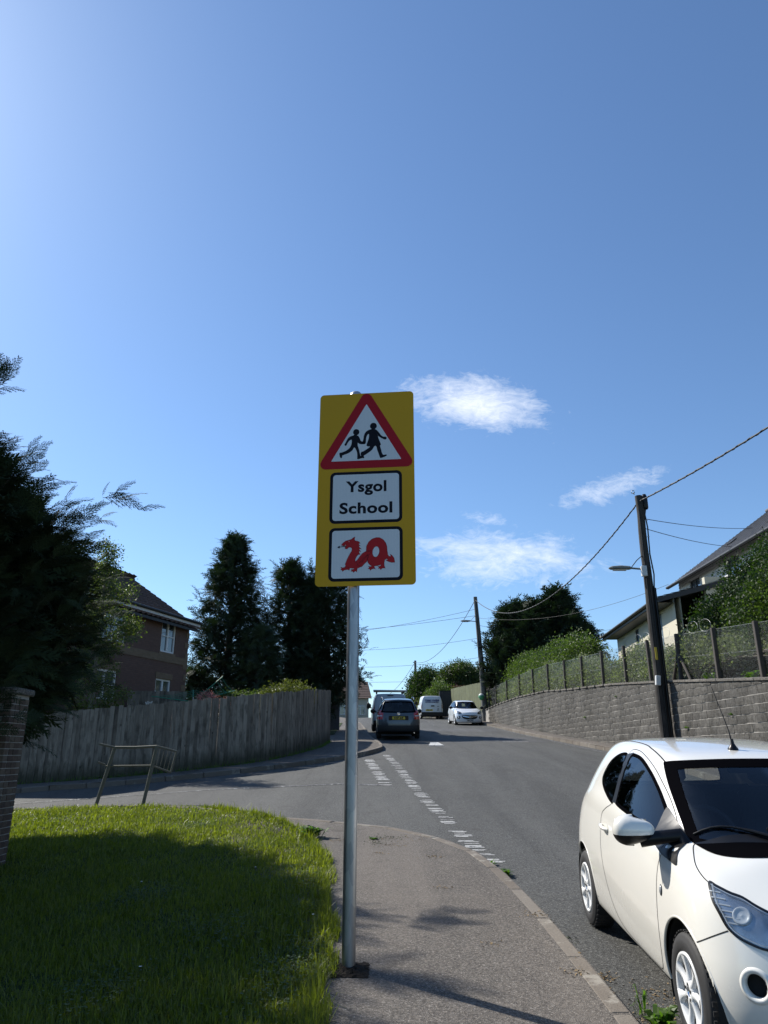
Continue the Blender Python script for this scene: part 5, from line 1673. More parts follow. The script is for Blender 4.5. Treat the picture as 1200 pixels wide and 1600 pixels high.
mb = MB(); mb.lathe([(.07, -.22), (.085, -.18), (.085, .14), (.05, .24), (0, .25)], M_trim, 12, Matrix.Translation((.165, -.02, 7.2))); mb.tube([(.16, 0, 7.0), (.12, 0, 6.8)], .03, M_trim, 6); mb.build('cable_joint', tp)
mb = MB()
mb.tube([(-.10, 0, 7.45), (-.2, 0, 7.5), (-.17, 0, 7.58), (-.10, 0, 7.56)], .012, M_wire, 5); mb.tube([(-.12, .04, 7.50), (-.12, -.04, 7.50)], .02, M_wire, 6)
for z_ in (5.2, 6.1, 6.6): mb.tube([(.05, -.13, z_), (.15, -.13, z_)], .008, M_wire, 4)
mb.build('hook', tp)
street_lamp(7.43, 20.55, 6.83 - .12, .98, 'long flat street lamp arm on the near timber pole, pointing left over the road')
tp2 = empty('telegraph_pole', (6.36, 50.2, h(6.3, 50.2)), label='second dark pole up the road, behind the small white hatchback', cat='utility pole')
mb = MB(); z_ = 12.05 - h(6.3, 50.2); mb.tube([(.30, 0, 0), (.17, 0, z_ * .5), (-.05, 0, z_)], [.20, .17, .13], M_pole2, 10); mb.build('shaft', tp2)
mb = MB(); mb.box((.10, -.16, z_ * .60), (.22, .16, .5), M_trim); mb.tube([(.0, -.14, z_ * .5), (.0, -.13, z_ * .95)], .03, M_trim, 5); mb.build('junction_box', tp2)
street_lamp(6.28, 50.1, 10.33, 1.05, 'small street lamp arm on the second pole up the road')
tp3 = empty('telegraph_pole', (3.35, 80, h(3.3, 80)), label='third pole standing in the shrubs above the white van', cat='utility pole')
zt3 = 11.3 - h(3.3, 80); mb = MB(); mb.tube([(0, 0, 0), (0, 0, zt3)], [.17, .12], M_pole2, 8); mb.tube([(-.25, 0, zt3 - .2), (.0, 0, zt3 - .15)], .04, M_trim, 5); mb.build('shaft', tp3)
tp4 = empty('telegraph_pole', (-2.3, 84, h(-2.3, 84)), label='distant dark pole rising left of the van with the roof rack', cat='utility pole')
zt4 = 9.55 - h(-2.3, 84); mb = MB(); mb.tube([(0, 0, 0), (-.05, 0, zt4)], [.17, .13], M_pole, 8); mb.tube([(.0, 0, zt4 - .15), (.28, 0, zt4 - .35)], .05, M_trim, 5); mb.build('shaft', tp4)
tp5 = empty('telegraph_pole', (-2.6, 118, h(-2.6, 118)), label='farthest small pole just left of the roof rack', cat='utility pole')
zt5 = 11.2 - h(-2.6, 118); mb = MB(); mb.tube([(0, 0, 0), (0, 0, zt5)], .14, M_pole, 8); mb.build('shaft', tp5)
tp6 = empty('telegraph_pole', (3.4, 108, h(3.4, 108)), label='short distant pole over the crest between the two vans', cat='utility pole')
mb = MB(); zt6 = 9.3 - h(3.4, 108); mb.tube([(0, 0, 0), (0, 0, zt6)], .16, M_pole2, 8); mb.build('shaft', tp6)

# --- overhead cables
def cable(a, b, sag, r, label, cat='cable', n=28, wrap=False, grp=None):
    a, b = Vector(a), Vector(b); mb = MB(); pts = []
    for i in range(n + 1):
        f = i / n; p_ = a.lerp(b, f); p_.z -= sag * 4 * f * (1 - f); pts.append(p_ - a)
    mb.tube(pts, r, M_cable, 5, cap=False)
    if wrap:
        L = (b - a).length; m = int(L * 4)
        hp_ = []
        for i in range(m * 2 + 1):
            f = i / (m * 2); p_ = a.lerp(b, f); p_.z -= sag * 4 * f * (1 - f)
            hp_.append(p_ - a + Vector((math.cos(i * 1.57) * r * 1.1, 0, math.sin(i * 1.57) * r * 1.1)))
        mb.tube(hp_, r * .6, M_cable, 4, cap=False)
    o = mb.build('overhead_cable', loc=a); return tag(o, label, cat, grp)
T1 = (7.55, 20.6, 8.78); T2 = (6.30, 50.2, 11.85); T3 = (3.30, 80, 11.1); T4 = (-2.35, 84, 9.3)
cable((8.6, -14, 8.6), T1, 1.25, .020, 'thick twisted cable from the near timber pole to the right edge of the sky', wrap=True)
cable(T1, T2, 1.95, .020, 'thick twisted cable sagging between the near pole and the second pole', wrap=True)
cable(T2, T3, 1.3, .020, 'cable sagging from the second pole to the third pole above the shrubs')
cable(T3, (-2.9, 117, 11.0), 2.1, .022, 'cable sagging left from the third pole to the distant poles')
cable((7.62, 20.6, 8.25), (16.5, 31.5, 11.3), .12, .011, 'upper thin cable from the near pole to the slate roofed house')
cable((7.62, 20.6, 7.95), (16.2, 32.5, 10.7), .12, .011, 'lower thin cable from the near pole to the slate roofed house')
cable((14.55, 36.9, 9.95), (6.4, 50.2, 10.6), .75, .010, 'thin cable from the house eaves across the front of the conifers')
cable((6.3, 50.2, 11.2), (-24, 70, 13.4), 1.6, .012, 'upper thin wire running left from the second pole behind the sign')
cable((6.3, 50.2, 10.75), (-26, 66, 12.4), 1.0, .012, 'second thin wire running left from the second pole behind the sign')
cable((6.35, 50.2, 9.2), (-20, 62, 12.6), 1.6, .010, 'third thin wire running left from the second pole behind the sign')
cable((6.38, 50.2, 7.9), (-22, 60, 12.2), 1.9, .010, 'lowest thin wire slanting left from the second pole behind the sign')
cable((-20, 92, 10.8), (3.3, 80, 9.1), .3, .016, 'level wire low over the far vans')
cable(T4, (-14, 70, 7.9), .8, .014, 'wire dropping left from the distant dark pole')
cable((6.4, 50.2, 10.1), (21, 60, 12.0), .8, .010, 'thin wire running right from the second pole behind the conifers')
cable((9, 62, 9.8), (24, 62, 12.6), .5, .010, 'thin wire beyond the conifers ending near the extension roof')

# --- estate agent board
bd = empty('sale_board', (8.55, 47.5, 4.4), label='small red, blue and yellow sale board above the mesh fence beside the conifers', cat='sign')
mb = MB(); mb.box((0, .03, .75), (.07, .05, 1.6), M_white); mb.build('post', bd)
M_sr, M_sb, M_sy = plain("board_red", (.42, .03, .05), .5), plain("board_blue", (.02, .04, .25), .5), plain("board_yellow", (.50, .42, .03), .5)
mb = MB(); mb.box((0, 0, 1.45), (.66, .02, .15), M_sr); mb.box((0, 0, 1.25), (.66, .02, .25), M_sb); mb.box((0, 0, 1.02), (.66, .02, .21), M_sy); mb.build('panel', bd)
text_later = bd
# rotary clothes dryer behind the fence and its line
M_green = plain("green_line", (.03, .22, .13), .5)
cdx = empty('clothes_dryer', (-6.55, 26.0, h(-6.5, 26)), label='green rotary clothes dryer half folded behind the board fence', cat='clothes dryer')
mb = MB(); mb.tube([(0, 0, 0), (0, 0, 1.9)], .025, M_wire, 6); mb.build('pole', cdx)
mb = MB()
tips = [(.95, .1, 2.62), (1.35, .3, 2.15), (-.2, .7, 2.2), (-1.5, .2, 1.95)]
for q in tips: mb.tube([(0, 0, 1.75), q], .016, M_green, 5)
for f in (.5, .65, .8, .95):
    for a, b in zip(tips, tips[1:]):
        p0 = Vector((0, 0, 1.75)).lerp(Vector(a), f); p1 = Vector((0, 0, 1.75)).lerp(Vector(b), f); mb.tube([p0, (p0 + p1) / 2 - Vector((0, 0, .05)), p1], .006, M_green, 4)
mb.build('arm', cdx)
cable((-10.5, 25.2, 3.15), (-6.5, 26, 3.3), .06, .007, 'pale washing line stretched behind the board fence', 'washing line')
cable((-10.2, 24.6, 3.5), (-6.9, 24.6, 2.7), .06, .006, 'second washing line slanting down behind the board fence', 'washing line')
pg = MB()
pg.box((0, 0, 0), (.20, .06, .22), plain("grey_sock", (.35, .33, .30), .9, var=.2), Matrix.Rotation(.2, 3, 'Y'), .02)
for k in range(4): pg.box((-.1 + .06 * k, -.02, .12 + .02 * (k % 2)), (.035, .02, .09), M_box, Matrix.Rotation(.3 * (k - 1.5), 3, 'Y'))
tag(pg.build('peg_bag', loc=(-7.95, 25.7, 3.2)), 'small pale peg bag hanging on the washing line above the fence', 'peg bag')
# bag tied on the second pole
bg = MB(); 
vs = []; n1_, n2_ = 8, 10
for i in range(n1_):
    for j in range(n2_):
        a = 2 * math.pi * j / n2_; t_ = i / (n1_ - 1); rr_ = (.20 * math.sin(math.pi * (.12 + .8 * t_)) ** .7) * rnd.uniform(.85, 1.15)
        vs.append((math.cos(a) * rr_, math.sin(a) * rr_, -.42 * t_ + .22))
M_bagw = plain("white_bag", (.55, .57, .55), .7, var=.2); M_bagg = plain("green_bag", (.05, .25, .12), .7, var=.3)
for i in range(n1_ - 1):
    bg.add([vs[i * n2_ + j] for j in range(n2_)] + [vs[(i + 1) * n2_ + j] for j in range(n2_)], [(j, (j + 1) % n2_, n2_ + (j + 1) % n2_, n2_ + j) for j in range(n2_)], M_bagw if i < 2 else M_bagg, True)
tag(bg.build('tied_bag', loc=(6.42, 49.85, h(6.4, 49.9) + 1.55)), 'green and white bundle tied round the second pole above the small white car', 'bag')
# ================================================================ trees and shrubs
M_ley = leaf_mat("cypress_green", (.012, .024, .010), (.032, .054, .019), .04, .9, (1.3, 1.7, .6))
M_con = leaf_mat("conifer_green", (.012, .024, .012), (.030, .050, .022), .14, .8, (1.3, 1.6, .6))
M_con2 = leaf_mat("conifer_grey_green", (.024, .042, .024), (.055, .082, .040), .2, .6, (1.2, 1.5, .7))
M_lau = leaf_mat("laurel_green", (.014, .030, .009), (.040, .068, .017), .25, .62, (1.6, 2.0, .5))
M_hed = leaf_mat("hedge_green", (.045, .075, .020), (.095, .130, .040), .35, .5, (1.5, 1.8, .6))
M_gry = leaf_mat("grey_shrub_green", (.115, .14, .075), (.23, .25, .155), .35, .55, (1.3, 1.5, .8))
M_yel2 = leaf_mat("yellow_green_leaves", (.07, .085, .02), (.14, .15, .035), .3, .5, (1.4, 1.6, .5))
M_bir = leaf_mat("young_tree_leaves", (.050, .068, .020), (.125, .145, .050), .38, .5, (1.6, 2.0, .5))
M_pink = leaf_mat("pink_petals", (.50, .16, .16), (.60, .28, .24), .3, .6, (1, 1, 1))
M_brown = leaf_mat("bronze_leaves", (.09, .045, .03), (.14, .09, .05), .3, .6, (1.3, 1.1, .8))
M_bark = plain("bark", (.075, .062, .048), .95, var=.45, scale=14)
M_bark2 = plain("pale_bark", (.20, .18, .14), .9, var=.4, scale=14)

def spray_tpl(nb=10, sub=2, w=.016, droop=.45, seed=1):
    g = np.random.default_rng(seed)
    V, F = [], []
    def z(x): return .22 * x - droop * x * x
    def quad(a, b, wa, wb, nrm=(0, 0, 1)):
        a, b = np.array(a), np.array(b); d = b - a; d = d / (np.linalg.norm(d) + 1e-9)
        s_ = np.cross(d, nrm); k = len(V)
        V.extend([a + s_ * wa, a - s_ * wa, b - s_ * wb, b + s_ * wb]); F.append((k, k + 1, k + 2)); F.append((k, k + 2, k + 3))
    def trif(a, b, wa):
        a, b = np.array(a), np.array(b); d = b - a; d = d / (np.linalg.norm(d) + 1e-9)
        s_ = np.cross(d, (0, 0, 1)); k = len(V); V.extend([a + s_ * wa, a - s_ * wa, b]); F.append((k, k + 1, k + 2))
    for i in range(4):
        x0, x1 = i / 4, (i + 1) / 4
        quad((x0, 0, z(x0)), (x1, 0, z(x1)), w * (1 - .6 * x0), w * (1 - .6 * x1))
    for i in range(nb):
        x = .06 + .92 * i / nb
        for s_ in (-1, 1):
            L = (.40 * (1 - x) ** .75 + .055) * g.uniform(.75, 1.15); a = R(g.uniform(30, 48))
            p0 = np.array((x, 0, z(x))); p1 = p0 + np.array((L * math.cos(a), s_ * L * math.sin(a), -L * (.10 + .35 * x) * g.uniform(.5, 1.4)))
            quad(p0, p1, w * .9, w * .45)
            for j in range(sub):
                f = (j + .7) / (sub + .35)
                q = p0 + (p1 - p0) * f
                for t_ in (-1, 1):
                    l2 = L * .42 * (1.05 - f * .6); b_ = a * s_ + t_ * R(38)
                    trif(q, q + np.array((l2 * math.cos(b_), l2 * math.sin(b_), -l2 * .2)), w * .85)
    return np.array(V), np.array(F)
def clump_tpl(n=14, L=.12, spread=.5, seed=2, fold=True, aspect=.5):
    """a twig-end of flat pointed leaves"""
    g = np.random.default_rng(seed)
    V, F = [], []
    for i in range(n):
        c = g.normal(0, spread / 2.2, 3); d = g.normal(0, 1, 3) + np.array((.5, 0, -.1)); d /= np.linalg.norm(d)
        s_ = np.cross(d, g.normal(0, 1, 3)); s_ /= np.linalg.norm(s_); u = np.cross(s_, d)
        l = L * g.uniform(.7, 1.2); w = l * aspect * .5; k = len(V)
        V.extend([c, c + d * l * .45 + s_ * w + u * w * .3, c + d * l, c + d * l * .45 - s_ * w + u * w * .3]); F += [(k, k + 1, k + 2), (k, k + 2, k + 3)]
    return np.array(V), np.array(F)
TP_ley = [spray_tpl(13, 2, .011, .45, s_) for s_ in (1, 2, 3)]
TP_con = [spray_tpl(5, 1, .034, .55, s_) for s_ in (4, 5)]
TP_tuft = [clump_tpl(14, .30, .55, s_, aspect=.34) for s_ in (6, 7)]
TP_leaf = [clump_tpl(18, .26, .8, s_, aspect=.6) for s_ in (8, 9, 10)]

def scatter(tpls, P, D, S, g, roll=1.2, tip=0.0):
    """instances of templates baked: P base points, D directions, S sizes"""
    up = np.array([0, 0, 1.0])
    D = D / (np.linalg.norm(D, axis=1)[:, None] + 1e-9)
    side = np.cross(up[None], D); nn = np.linalg.norm(side, axis=1); side[nn < .1] = np.array([1, 0, 0]); side /= np.linalg.norm(side, axis=1)[:, None]
    upv = np.cross(D, side)
    r = g.normal(0, roll, len(P))[:, None]
    s2 = side * np.cos(r) + upv * np.sin(r); u2 = -side * np.sin(r) + upv * np.cos(r)
    which = g.integers(0, len(tpls), len(P)); rv = g.random(len(P))
    Vs, Fs, As, off = [], [], [], 0
    for k, (tv, tf) in enumerate(tpls):
        m = which == k
        if not m.any(): continue
        p, d, a, b, s_ = P[m], D[m], s2[m], u2[m], S[m][:, None, None]
        V = p[:, None] + s_ * (tv[None, :, 0:1] * d[:, None] + tv[None, :, 1:2] * a[:, None] + tv[None, :, 2:3] * b[:, None])
        n, q = V.shape[:2]
        Vs.append(V.reshape(-1, 3)); Fs.append((tf[None] + (np.arange(n) * q)[:, None, None] + off).reshape(-1, 3)); As.append(np.repeat(rv[m], q)); off += n * q
    return np.concatenate(Vs), np.concatenate(Fs), np.concatenate(As)

def crown_mesh(name, V, F, A, mat):
    me = np_mesh(name, V, F, [mat])
    if len(me.vertices) == len(A): rnd_attr(me, A)
    return me

def tree(name, loc, label, tpls, mat, branches, g, per=14, size=.5, sz_var=.35, cat='tree', group=None, trunk_r=.12, trunk_h=None, bark=None, up=.25, jitter=.16, roll=.5, start=.35, core=0, side_dir=.6, gap=0.0, bias=None):
    """branches: array (n, 6): base xyz, tip xyz in local coordinates"""
    o = empty(name, loc, 0, label, cat, group)
    B = np.asarray(branches, float)
    P, D, S = [], [], []
    for b in B:
        p0, p1 = b[:3], b[3:6]; L = np.linalg.norm(p1 - p0); d = (p1 - p0) / (L + 1e-9)
        n = max(3, int(per * (.5 + L / np.mean(np.linalg.norm(B[:, 3:6] - B[:, :3], axis=1)) * .5)))
        t = start + (1 - start) * g.random(n) ** .75
        j = g.normal(0, 1, (n, 3)) * jitter * (.4 + .6 * (1.1 - t))[:, None] * max(L, .6) ** .6
        P.append(p0 + (p1 - p0) * t[:, None] + j)
        dd = d * (1 - side_dir) + g.normal(0, side_dir * .75, (n, 3)) + np.array([0, 0, up]) * t[:, None] + j / (L + .3) * 1.2
        D.append(dd); S.append(size * (1 + g.normal(0, sz_var, n)).clip(.45, 1.8) * (1.15 - .35 * t))
    P, D, S = map(np.concatenate, (P, D, S))
    V, F, A = scatter(tpls, P, D, S, g, roll)
    mesh_obj('crown', crown_mesh('crown', V, F, A, mat), o)
    mb = MB(); bk = bark or M_bark
    th = trunk_h or max(B[:, 2].max(), 1)
    mb.tube([(0, 0, -.3), (.02, .01, th * .35), (-.02, .02, th * .7), (0, 0, th)], [trunk_r * 1.2, trunk_r, trunk_r * .6, trunk_r * .12], bk, 8)
    for b in B[::max(1, len(B) // 60)]:
        mb.tube([b[:3], (b[:3] + b[3:6]) / 2 + np.array([0, 0, .04]), b[:3] + (b[3:6] - b[:3]) * .93], [trunk_r * .28, trunk_r * .18, trunk_r * .05], bk, 4, cap=False)
    mb.build('trunk', o)
    return o

def conifer(loc, Ht, R0, label, seed, nbr=130, per=16, size=.55, mat=None, shape=None, low=.02, tpls=None, multi=None, cat='conifer tree', up=.35, rag=.18, **kw):
    g = np.random.default_rng(seed)
    br = []
    shape = shape or (lambda t: (1 - t) ** .8)
    for i in range(nbr):
        t = low + (1 - low) * (i + g.random()) / nbr
        th = i * 2.4 + g.normal(0, .3)
        r = R0 * shape(t) * (1 + g.normal(0, rag)) + .12
        z0 = Ht * t; rise = Ht * .05 + r * g.uniform(-.05, .30)
        br.append((0, 0, z0, r * math.cos(th), r * math.sin(th), min(z0 + rise, Ht * 1.01)))
    for k in range(max(3, nbr // 25)):
        a = g.uniform(0, 6.28); br.append((0, 0, Ht * .9, .12 * math.cos(a), .12 * math.sin(a), Ht * g.uniform(1.0, 1.05)))
    return tree('conifer', loc, label, tpls or TP_con, mat or M_con, br, g, per, size, up=up, cat=cat, trunk_r=.07 + Ht * .012, trunk_h=Ht * .98, **kw)

def bush(loc, lumps, label, seed, tpls=None, mat=None, per=60, size=.28, name='shrub', cat='shrub', dens=1.0, up=.3, group=None, shell=.55):
    """lumps: (x, y, z, rx, ry, rz) ellipsoids in local coordinates, filled near their skins"""
    g = np.random.default_rng(seed)
    o = empty(name, loc, 0, label, cat, group)
    P, D, S = [], [], []
    for (x, y, z, rx, ry, rz) in lumps:
        area = (rx * ry + ry * rz + rx * rz) * 4
        n = int(per * area * dens)
        d = g.normal(0, 1, (n, 3)); d /= np.linalg.norm(d, axis=1)[:, None]
        lob = 1 + .13 * np.sin(d[:, 0] * 7 + x * 3) * np.sin(d[:, 1] * 6 + y) + .10 * np.sin(d[:, 2] * 11 + d[:, 0] * 5 + seed)
        rr = (shell + (1 - shell) * g.random(n) ** .5) * lob + (g.random(n) < .06) * g.random(n) * .16
        p = np.array([x, y, z]) + d * rr[:, None] * np.array([rx, ry, rz])
        ok = p[:, 2] > -.1
        P.append(p[ok]); D.append((d * .8 + g.normal(0, .5, (n, 3)) + np.array([0, 0, up]))[ok]); S.append((size * g.uniform(.6, 1.35, n))[ok])
    P, D, S = map(np.concatenate, (P, D, S))
    V, F, A = scatter(tpls or TP_leaf, P, D, S, g, 1.0)
    mesh_obj('foliage', crown_mesh('foliage', V, F, A, mat or M_hed), o)
    mb = MB()
    for (x, y, z, rx, ry, rz) in lumps[:14]:
        for k in range(3):
            mb.tube([(x * .9 + g.normal(0, .05), y * .9 + g.normal(0, .05), -.15), (x + g.normal(0, rx * .2), y + g.normal(0, ry * .2), z * .6), (x + g.normal(0, rx * .5), y + g.normal(0, ry * .5), z + rz * .5)], [.03, .022, .006], M_bark, 5, cap=False)
    mb.build('stems', o)
    return o

# --- the big feathery cypress overhanging the left edge
g = np.random.default_rng(31)
CX, CY = -7.1, 10.4; cz0 = h(CX, CY)
br = []
env = [(1.7, 1.9), (2.1, 2.4), (2.6, 2.6), (3.4, 2.68), (4.1, 2.5), (4.6, 2.05), (5.1, 1.45), (5.7, .95), (6.3, .5), (7.0, .05), (8.0, .02)]
for i in range(460):
    z = 1.8 + (7.0 - 1.8) * ((i + g.random()) / 460) ** 1.2
    th = i * 2.39996 + g.normal(0, .2)
    r = float(np.interp(z, [e[0] for e in env], [e[1] for e in env])) * (1 + g.normal(0, .07))
    br.append((0, 0, max(.8, z - r * .28), r * math.cos(th), r * math.sin(th) * .95, z + r * g.uniform(.0, .10)))
# long arching leaders on the open side
for (tx_, ty_, tz_, n_) in ((3.35, -.8, 4.95, 1), (3.0, -.9, 4.5, 2), (2.5, -.9, 4.9, 1), (2.15, -.6, 5.45, 2), (1.6, -.6, 5.6, 2), (1.35, -.6, 6.8, 1), (2.95, -.3, 3.9, 2), (2.9, -.6, 4.3, 2), (2.9, -.5, 3.2, 2), (2.2, -1.6, 2.1, 9), (2.0, -1.8, 2.2, 9), (2.5, -1.3, 2.6, 5), (1.7, -1.8, 2.3, 5)):
    for k in range(n_):
        br.append((tx_ * .3, ty_ * .3, tz_ - 1.5, tx_ + g.normal(0, .10), ty_ + g.normal(0, .10), tz_ + g.normal(0, .08)))
ley = tree('conifer', (CX, CY, cz0), 'huge dark feathery cypress overhanging the brick pillar at the left edge', TP_ley, M_ley, br, g, per=17, size=.44, cat='conifer tree', trunk_r=.20, trunk_h=6.9, up=.12, jitter=.15, roll=.5, start=.42, side_dir=.36)
# denser old growth inside the same crown
n = 6500
z = 1.9 + 4.2 * g.random(n) ** 1.1; th = g.uniform(0, 6.283, n); rr = np.interp(z, [e[0] for e in env], [e[1] for e in env]) * (.25 + .68 * g.random(n) ** .6) * (1 + .08 * np.sin(th * 7 + z * 4))
P_i = np.stack([rr * np.cos(th), rr * np.sin(th) * .95, z], 1); D_i = P_i * np.array([1, 1, .1]) / 3 + g.normal(0, .5, (n, 3))
V_, F_, A_i = scatter([spray_tpl(6, 1, .045, .5, s_) for s_ in (14, 15)], P_i, D_i, g.uniform(.35, .6, n), g, .8)
mesh_obj('inner_foliage', crown_mesh('inner_foliage', V_, F_, A_i, M_ley), ley)
conifer((-8.15, 7.8, h(-7.9, 7.3) - .1), 9.3, 2.35, 'second cypress of the row, out past the left edge, shading the lawn', 93, 200, 24, .62, M_ley, lambda t: (.9 + .1 * math.sin(t * 5)) * (1 - max(0, t - .68) * 2.8), tpls=TP_con, up=.3, start=.25)
conifer((-7.7, 4.3, h(-7.6, 4.3) - .1), 8.2, 2.2, 'third cypress of the row, nearest and wholly past the left edge', 56, 170, 22, .62, M_ley, lambda t: (.9 + .1 * math.sin(t * 5)) * (1 - max(0, t - .62) * 2.4), tpls=TP_con, up=.3, start=.25)

# --- conifers behind the board fence
def gl(x, y): return (x, y, h(x, y) - .05)
conifer(gl(-7.55, 36.0), 9.35, 1.62, 'tall pointed dark conifer standing alone beside the brick house', 41, 260, 24, .50, M_con, lambda t: float(np.interp(t, [0, .35, .55, .75, .93, 1], [1, .94, .80, .62, .28, .05])), rag=.13, up=.1, start=.3)
conifer(gl(-4.75, 37.0), 8.1, 1.75, 'dark conifer with a ragged twin top left of the sign post', 42, 190, 22, .50, M_con, lambda t: float(np.interp(t, [0, .3, .6, .85, 1], [1, 1, .75, .4, .1])), rag=.25, up=.15, start=.3)
conifer(gl(-2.85, 37.5), 7.9, 1.6, 'dark broad conifer partly hidden behind the sign post', 43, 180, 22, .50, M_con, lambda t: float(np.interp(t, [0, .15, .35, .7, .9, 1], [.3, .9, 1, .75, .5, .2])), rag=.22, up=.15, low=.14, start=.3)
conifer(gl(-3.7, 36.4), 7.2, 1.1, 'slim dark conifer between the two ragged ones behind the sign post', 44, 120, 20, .50, M_con, lambda t: (1 - t) ** .5, rag=.22, up=.15, low=.1, start=.3)
conifer(gl(-5.85, 34.6), 4.7, 1.45, 'shorter greener conifer in front of the tall pair by the fence', 45, 120, 20, .46, M_con2, lambda t: (1 - t) ** .45, up=.15, start=.3)
conifer(gl(-9.0, 35.0), 3.0, 1.0, 'small green conifer at the foot of the tall lone one beside the house', 46, 70, 18, .44, M_con2, lambda t: (1 - t) ** .5, up=.2, start=.3)
# --- young tree beside the house
g = np.random.default_rng(51); br = []
for i in range(60):
    t = .22 + .78 * (i + g.random()) / 60; th = i * 2.4
    r = (.32 + .36 * math.sin(t * 3.1 + .3)) * (1 - .5 * t) * g.uniform(.6, 1.25) + .1
    br.append((0, 0, 6.6 * t - .35, r * math.cos(th), r * math.sin(th), 6.6 * t + .15))
for q in ((1.0, 0, 4.3), (1.15, -.1, 4.0), (1.05, .1, 1.6), (.95, -.2, 2.2), (-.7, -.2, 1.6), (.75, 0, 5.2)):
    for k in range(3): br.append((0, 0, q[2] - .7, q[0] + g.normal(0, .1), q[1] + g.normal(0, .1), q[2] + g.normal(0, .12)))
tree('young_tree', gl(-8.35, 21.6), 'slender young leafy tree between the big cypress and the brick house', [clump_tpl(12, .16, .55, s_, aspect=.6) for s_ in (11, 12)], M_bir, br, g, per=17, size=.46, cat='tree', trunk_r=.07, trunk_h=6.4, bark=M_bark2, up=.1, jitter=.13, start=.45)
# --- shrubs over the fence
bush(gl(-3.05, 25.2), [(-.55, 0, 1.68, .45, .45, .36), (-.05, .1, 1.80, .45, .45, .36), (-.95, .3, 1.50, .4, .4, .36), (.35, .2, 1.72, .35, .4, .36)], 'yellow green bush rising above the end of the board fence', 61, mat=M_yel2, per=70, size=.24)
bush(gl(-5.9, 25.0), [(0, 0, 1.85, .30, .25, .22), (.4, .1, 1.75, .35, .25, .2)], 'pink flowering bush just showing over the board fence', 62, mat=M_pink, per=90, size=.13, cat='flowering shrub')
bush(gl(-5.2, 26.5), [(0, 0, 1.8, .9, .4, .28), (.9, 0, 1.8, .6, .4, .28), (-1.2, .1, 1.7, .5, .4, .25)], 'low green shrubs along the top of the board fence beside the pink flowers', 63, mat=M_hed, per=50, size=.2)

# --- conifers on the right bank
CT = TP_con
conifer((8.8, 50, 4.4), 6.5, 2.0, 'left hand dark conifer of the dense clump by the second pole', 71, 170, 24, .80, M_con, lambda t: (.70 + .3 * math.sin(t * 3.1)) * (1 - max(0, t - .5) * 1.55), rag=.14, up=.5, start=.3)
conifer((10.3, 51, 4.7), 6.6, 2.3, 'middle dark conifer of the dense clump above the wall', 72, 180, 24, .80, M_con, lambda t: (.75 + .25 * math.sin(t * 3.1)) * (1 - max(0, t - .55) * 1.7), rag=.14, up=.5, start=.3)
conifer((12.1, 51, 4.9), 7.2, 2.3, 'tallest dark conifer at the right of the dense clump above the wall', 73, 200, 24, .85, M_con, lambda t: (.85 + .15 * math.sin(t * 3.1)) * (1 - max(0, t - .42) * 1.5), rag=.12, up=.5, start=.3)
conifer((9.4, 48.6, 4.4), 5.6, 1.7, 'lower front conifer of the dense clump, behind the sale board', 74, 120, 22, .75, M_con, lambda t: .9 * (1 - t) ** .4, rag=.14, up=.5, start=.3)
conifer((12.8, 49.5, 4.9), 4.8, 1.8, 'low rounded conifer at the right foot of the dense clump', 75, 130, 22, .75, M_con, lambda t: .95 * (1 - t) ** .4, rag=.14, up=.5, start=.3)
# --- hedge on the bank, lit from above
lm = []
for k in range(16):
    f = k / 15; lm.append((9.65 - 1.0 * f - 9.3, 35.5 + 11.5 * f - 40, .95 + .35 * math.sin(k * 1.9) * .5 + .2 * f, 1.0, .95, 1.35 + .15 * math.sin(k * 2.3)))
bush((9.3, 40, 4.75), lm, 'long bright green hedge on the bank behind the mesh fence', 81, mat=M_hed, per=26, size=.40, name='hedge', cat='hedge', shell=.7)
# --- grey-green shrubs pressed behind the wire
lm = []
g = np.random.default_rng(82)
y = 12.5; k = 0
while y < 47.5:
    zt = wtop(y); hgt = .60 + .09 * math.sin(k * 1.7) + .10 * math.sin(k * .7)
    if 26.0 < y < 27.0 or 20.9 < y < 21.6 : hgt *= .75
    lm.append((fx(y) + .50 - 8.4, y - 30, zt + hgt - 4.12, .40, .55, hgt)); y += .62; k += 1
bush((8.4, 30, 4.0), lm, 'grey green scrub growing against the back of the wire mesh fence', 83, mat=M_gry, per=48, size=.26, name='hedge', cat='hedge', shell=.6)
# --- big dark laurel by the houses
lm = [(x_ - 10.4, y_ - 20, z_ - 3.15, a_, b_, c_) for x_, y_, z_, a_, b_, c_ in ((10.6, 19.5, 5.2, 1.5, 1.8, 1.75), (11.8, 20, 5.9, 1.6, 2, 1.85), (9.6, 20.2, 4.5, 1.1, 1.4, 1.4), (11.2, 17, 5.3, 1.8, 2, 1.9), (12.6, 16, 5.8, 1.8, 2.2, 2.0), (9.8, 17.5, 4.5, 1.2, 1.6, 1.5), (10.4, 14.6, 4.5, 1.5, 1.8, 1.7), (11.9, 22.6, 5.4, 1.5, 1.5, 1.6), (10.4, 22.0, 4.2, 1.1, 1.2, 1.3), (9.3, 21.3, 4.2, .7, .8, .9), (13.4, 18.5, 6.2, 1.5, 2, 1.8))]
bush((10.4, 20, 3.15), lm, 'big glossy dark evergreen bush in front of the slate roofed house', 84, mat=M_lau, per=62, size=.30, name='evergreen_bush', cat='bush', shell=.72)
bush((9.4, 17.2, 3.3), [(0, 0, 1.5, .7, 1.2, 1.1), (.1, -1.8, 1.5, .8, 1.2, 1.15), (0, 2.0, 1.3, .6, 1.0, .95), (.2, -3.5, 1.6, .8, 1.2, 1.2)], 'paler leafy shrub in front of the big dark evergreen, behind the wire', 85, mat=M_hed, per=70, size=.22)
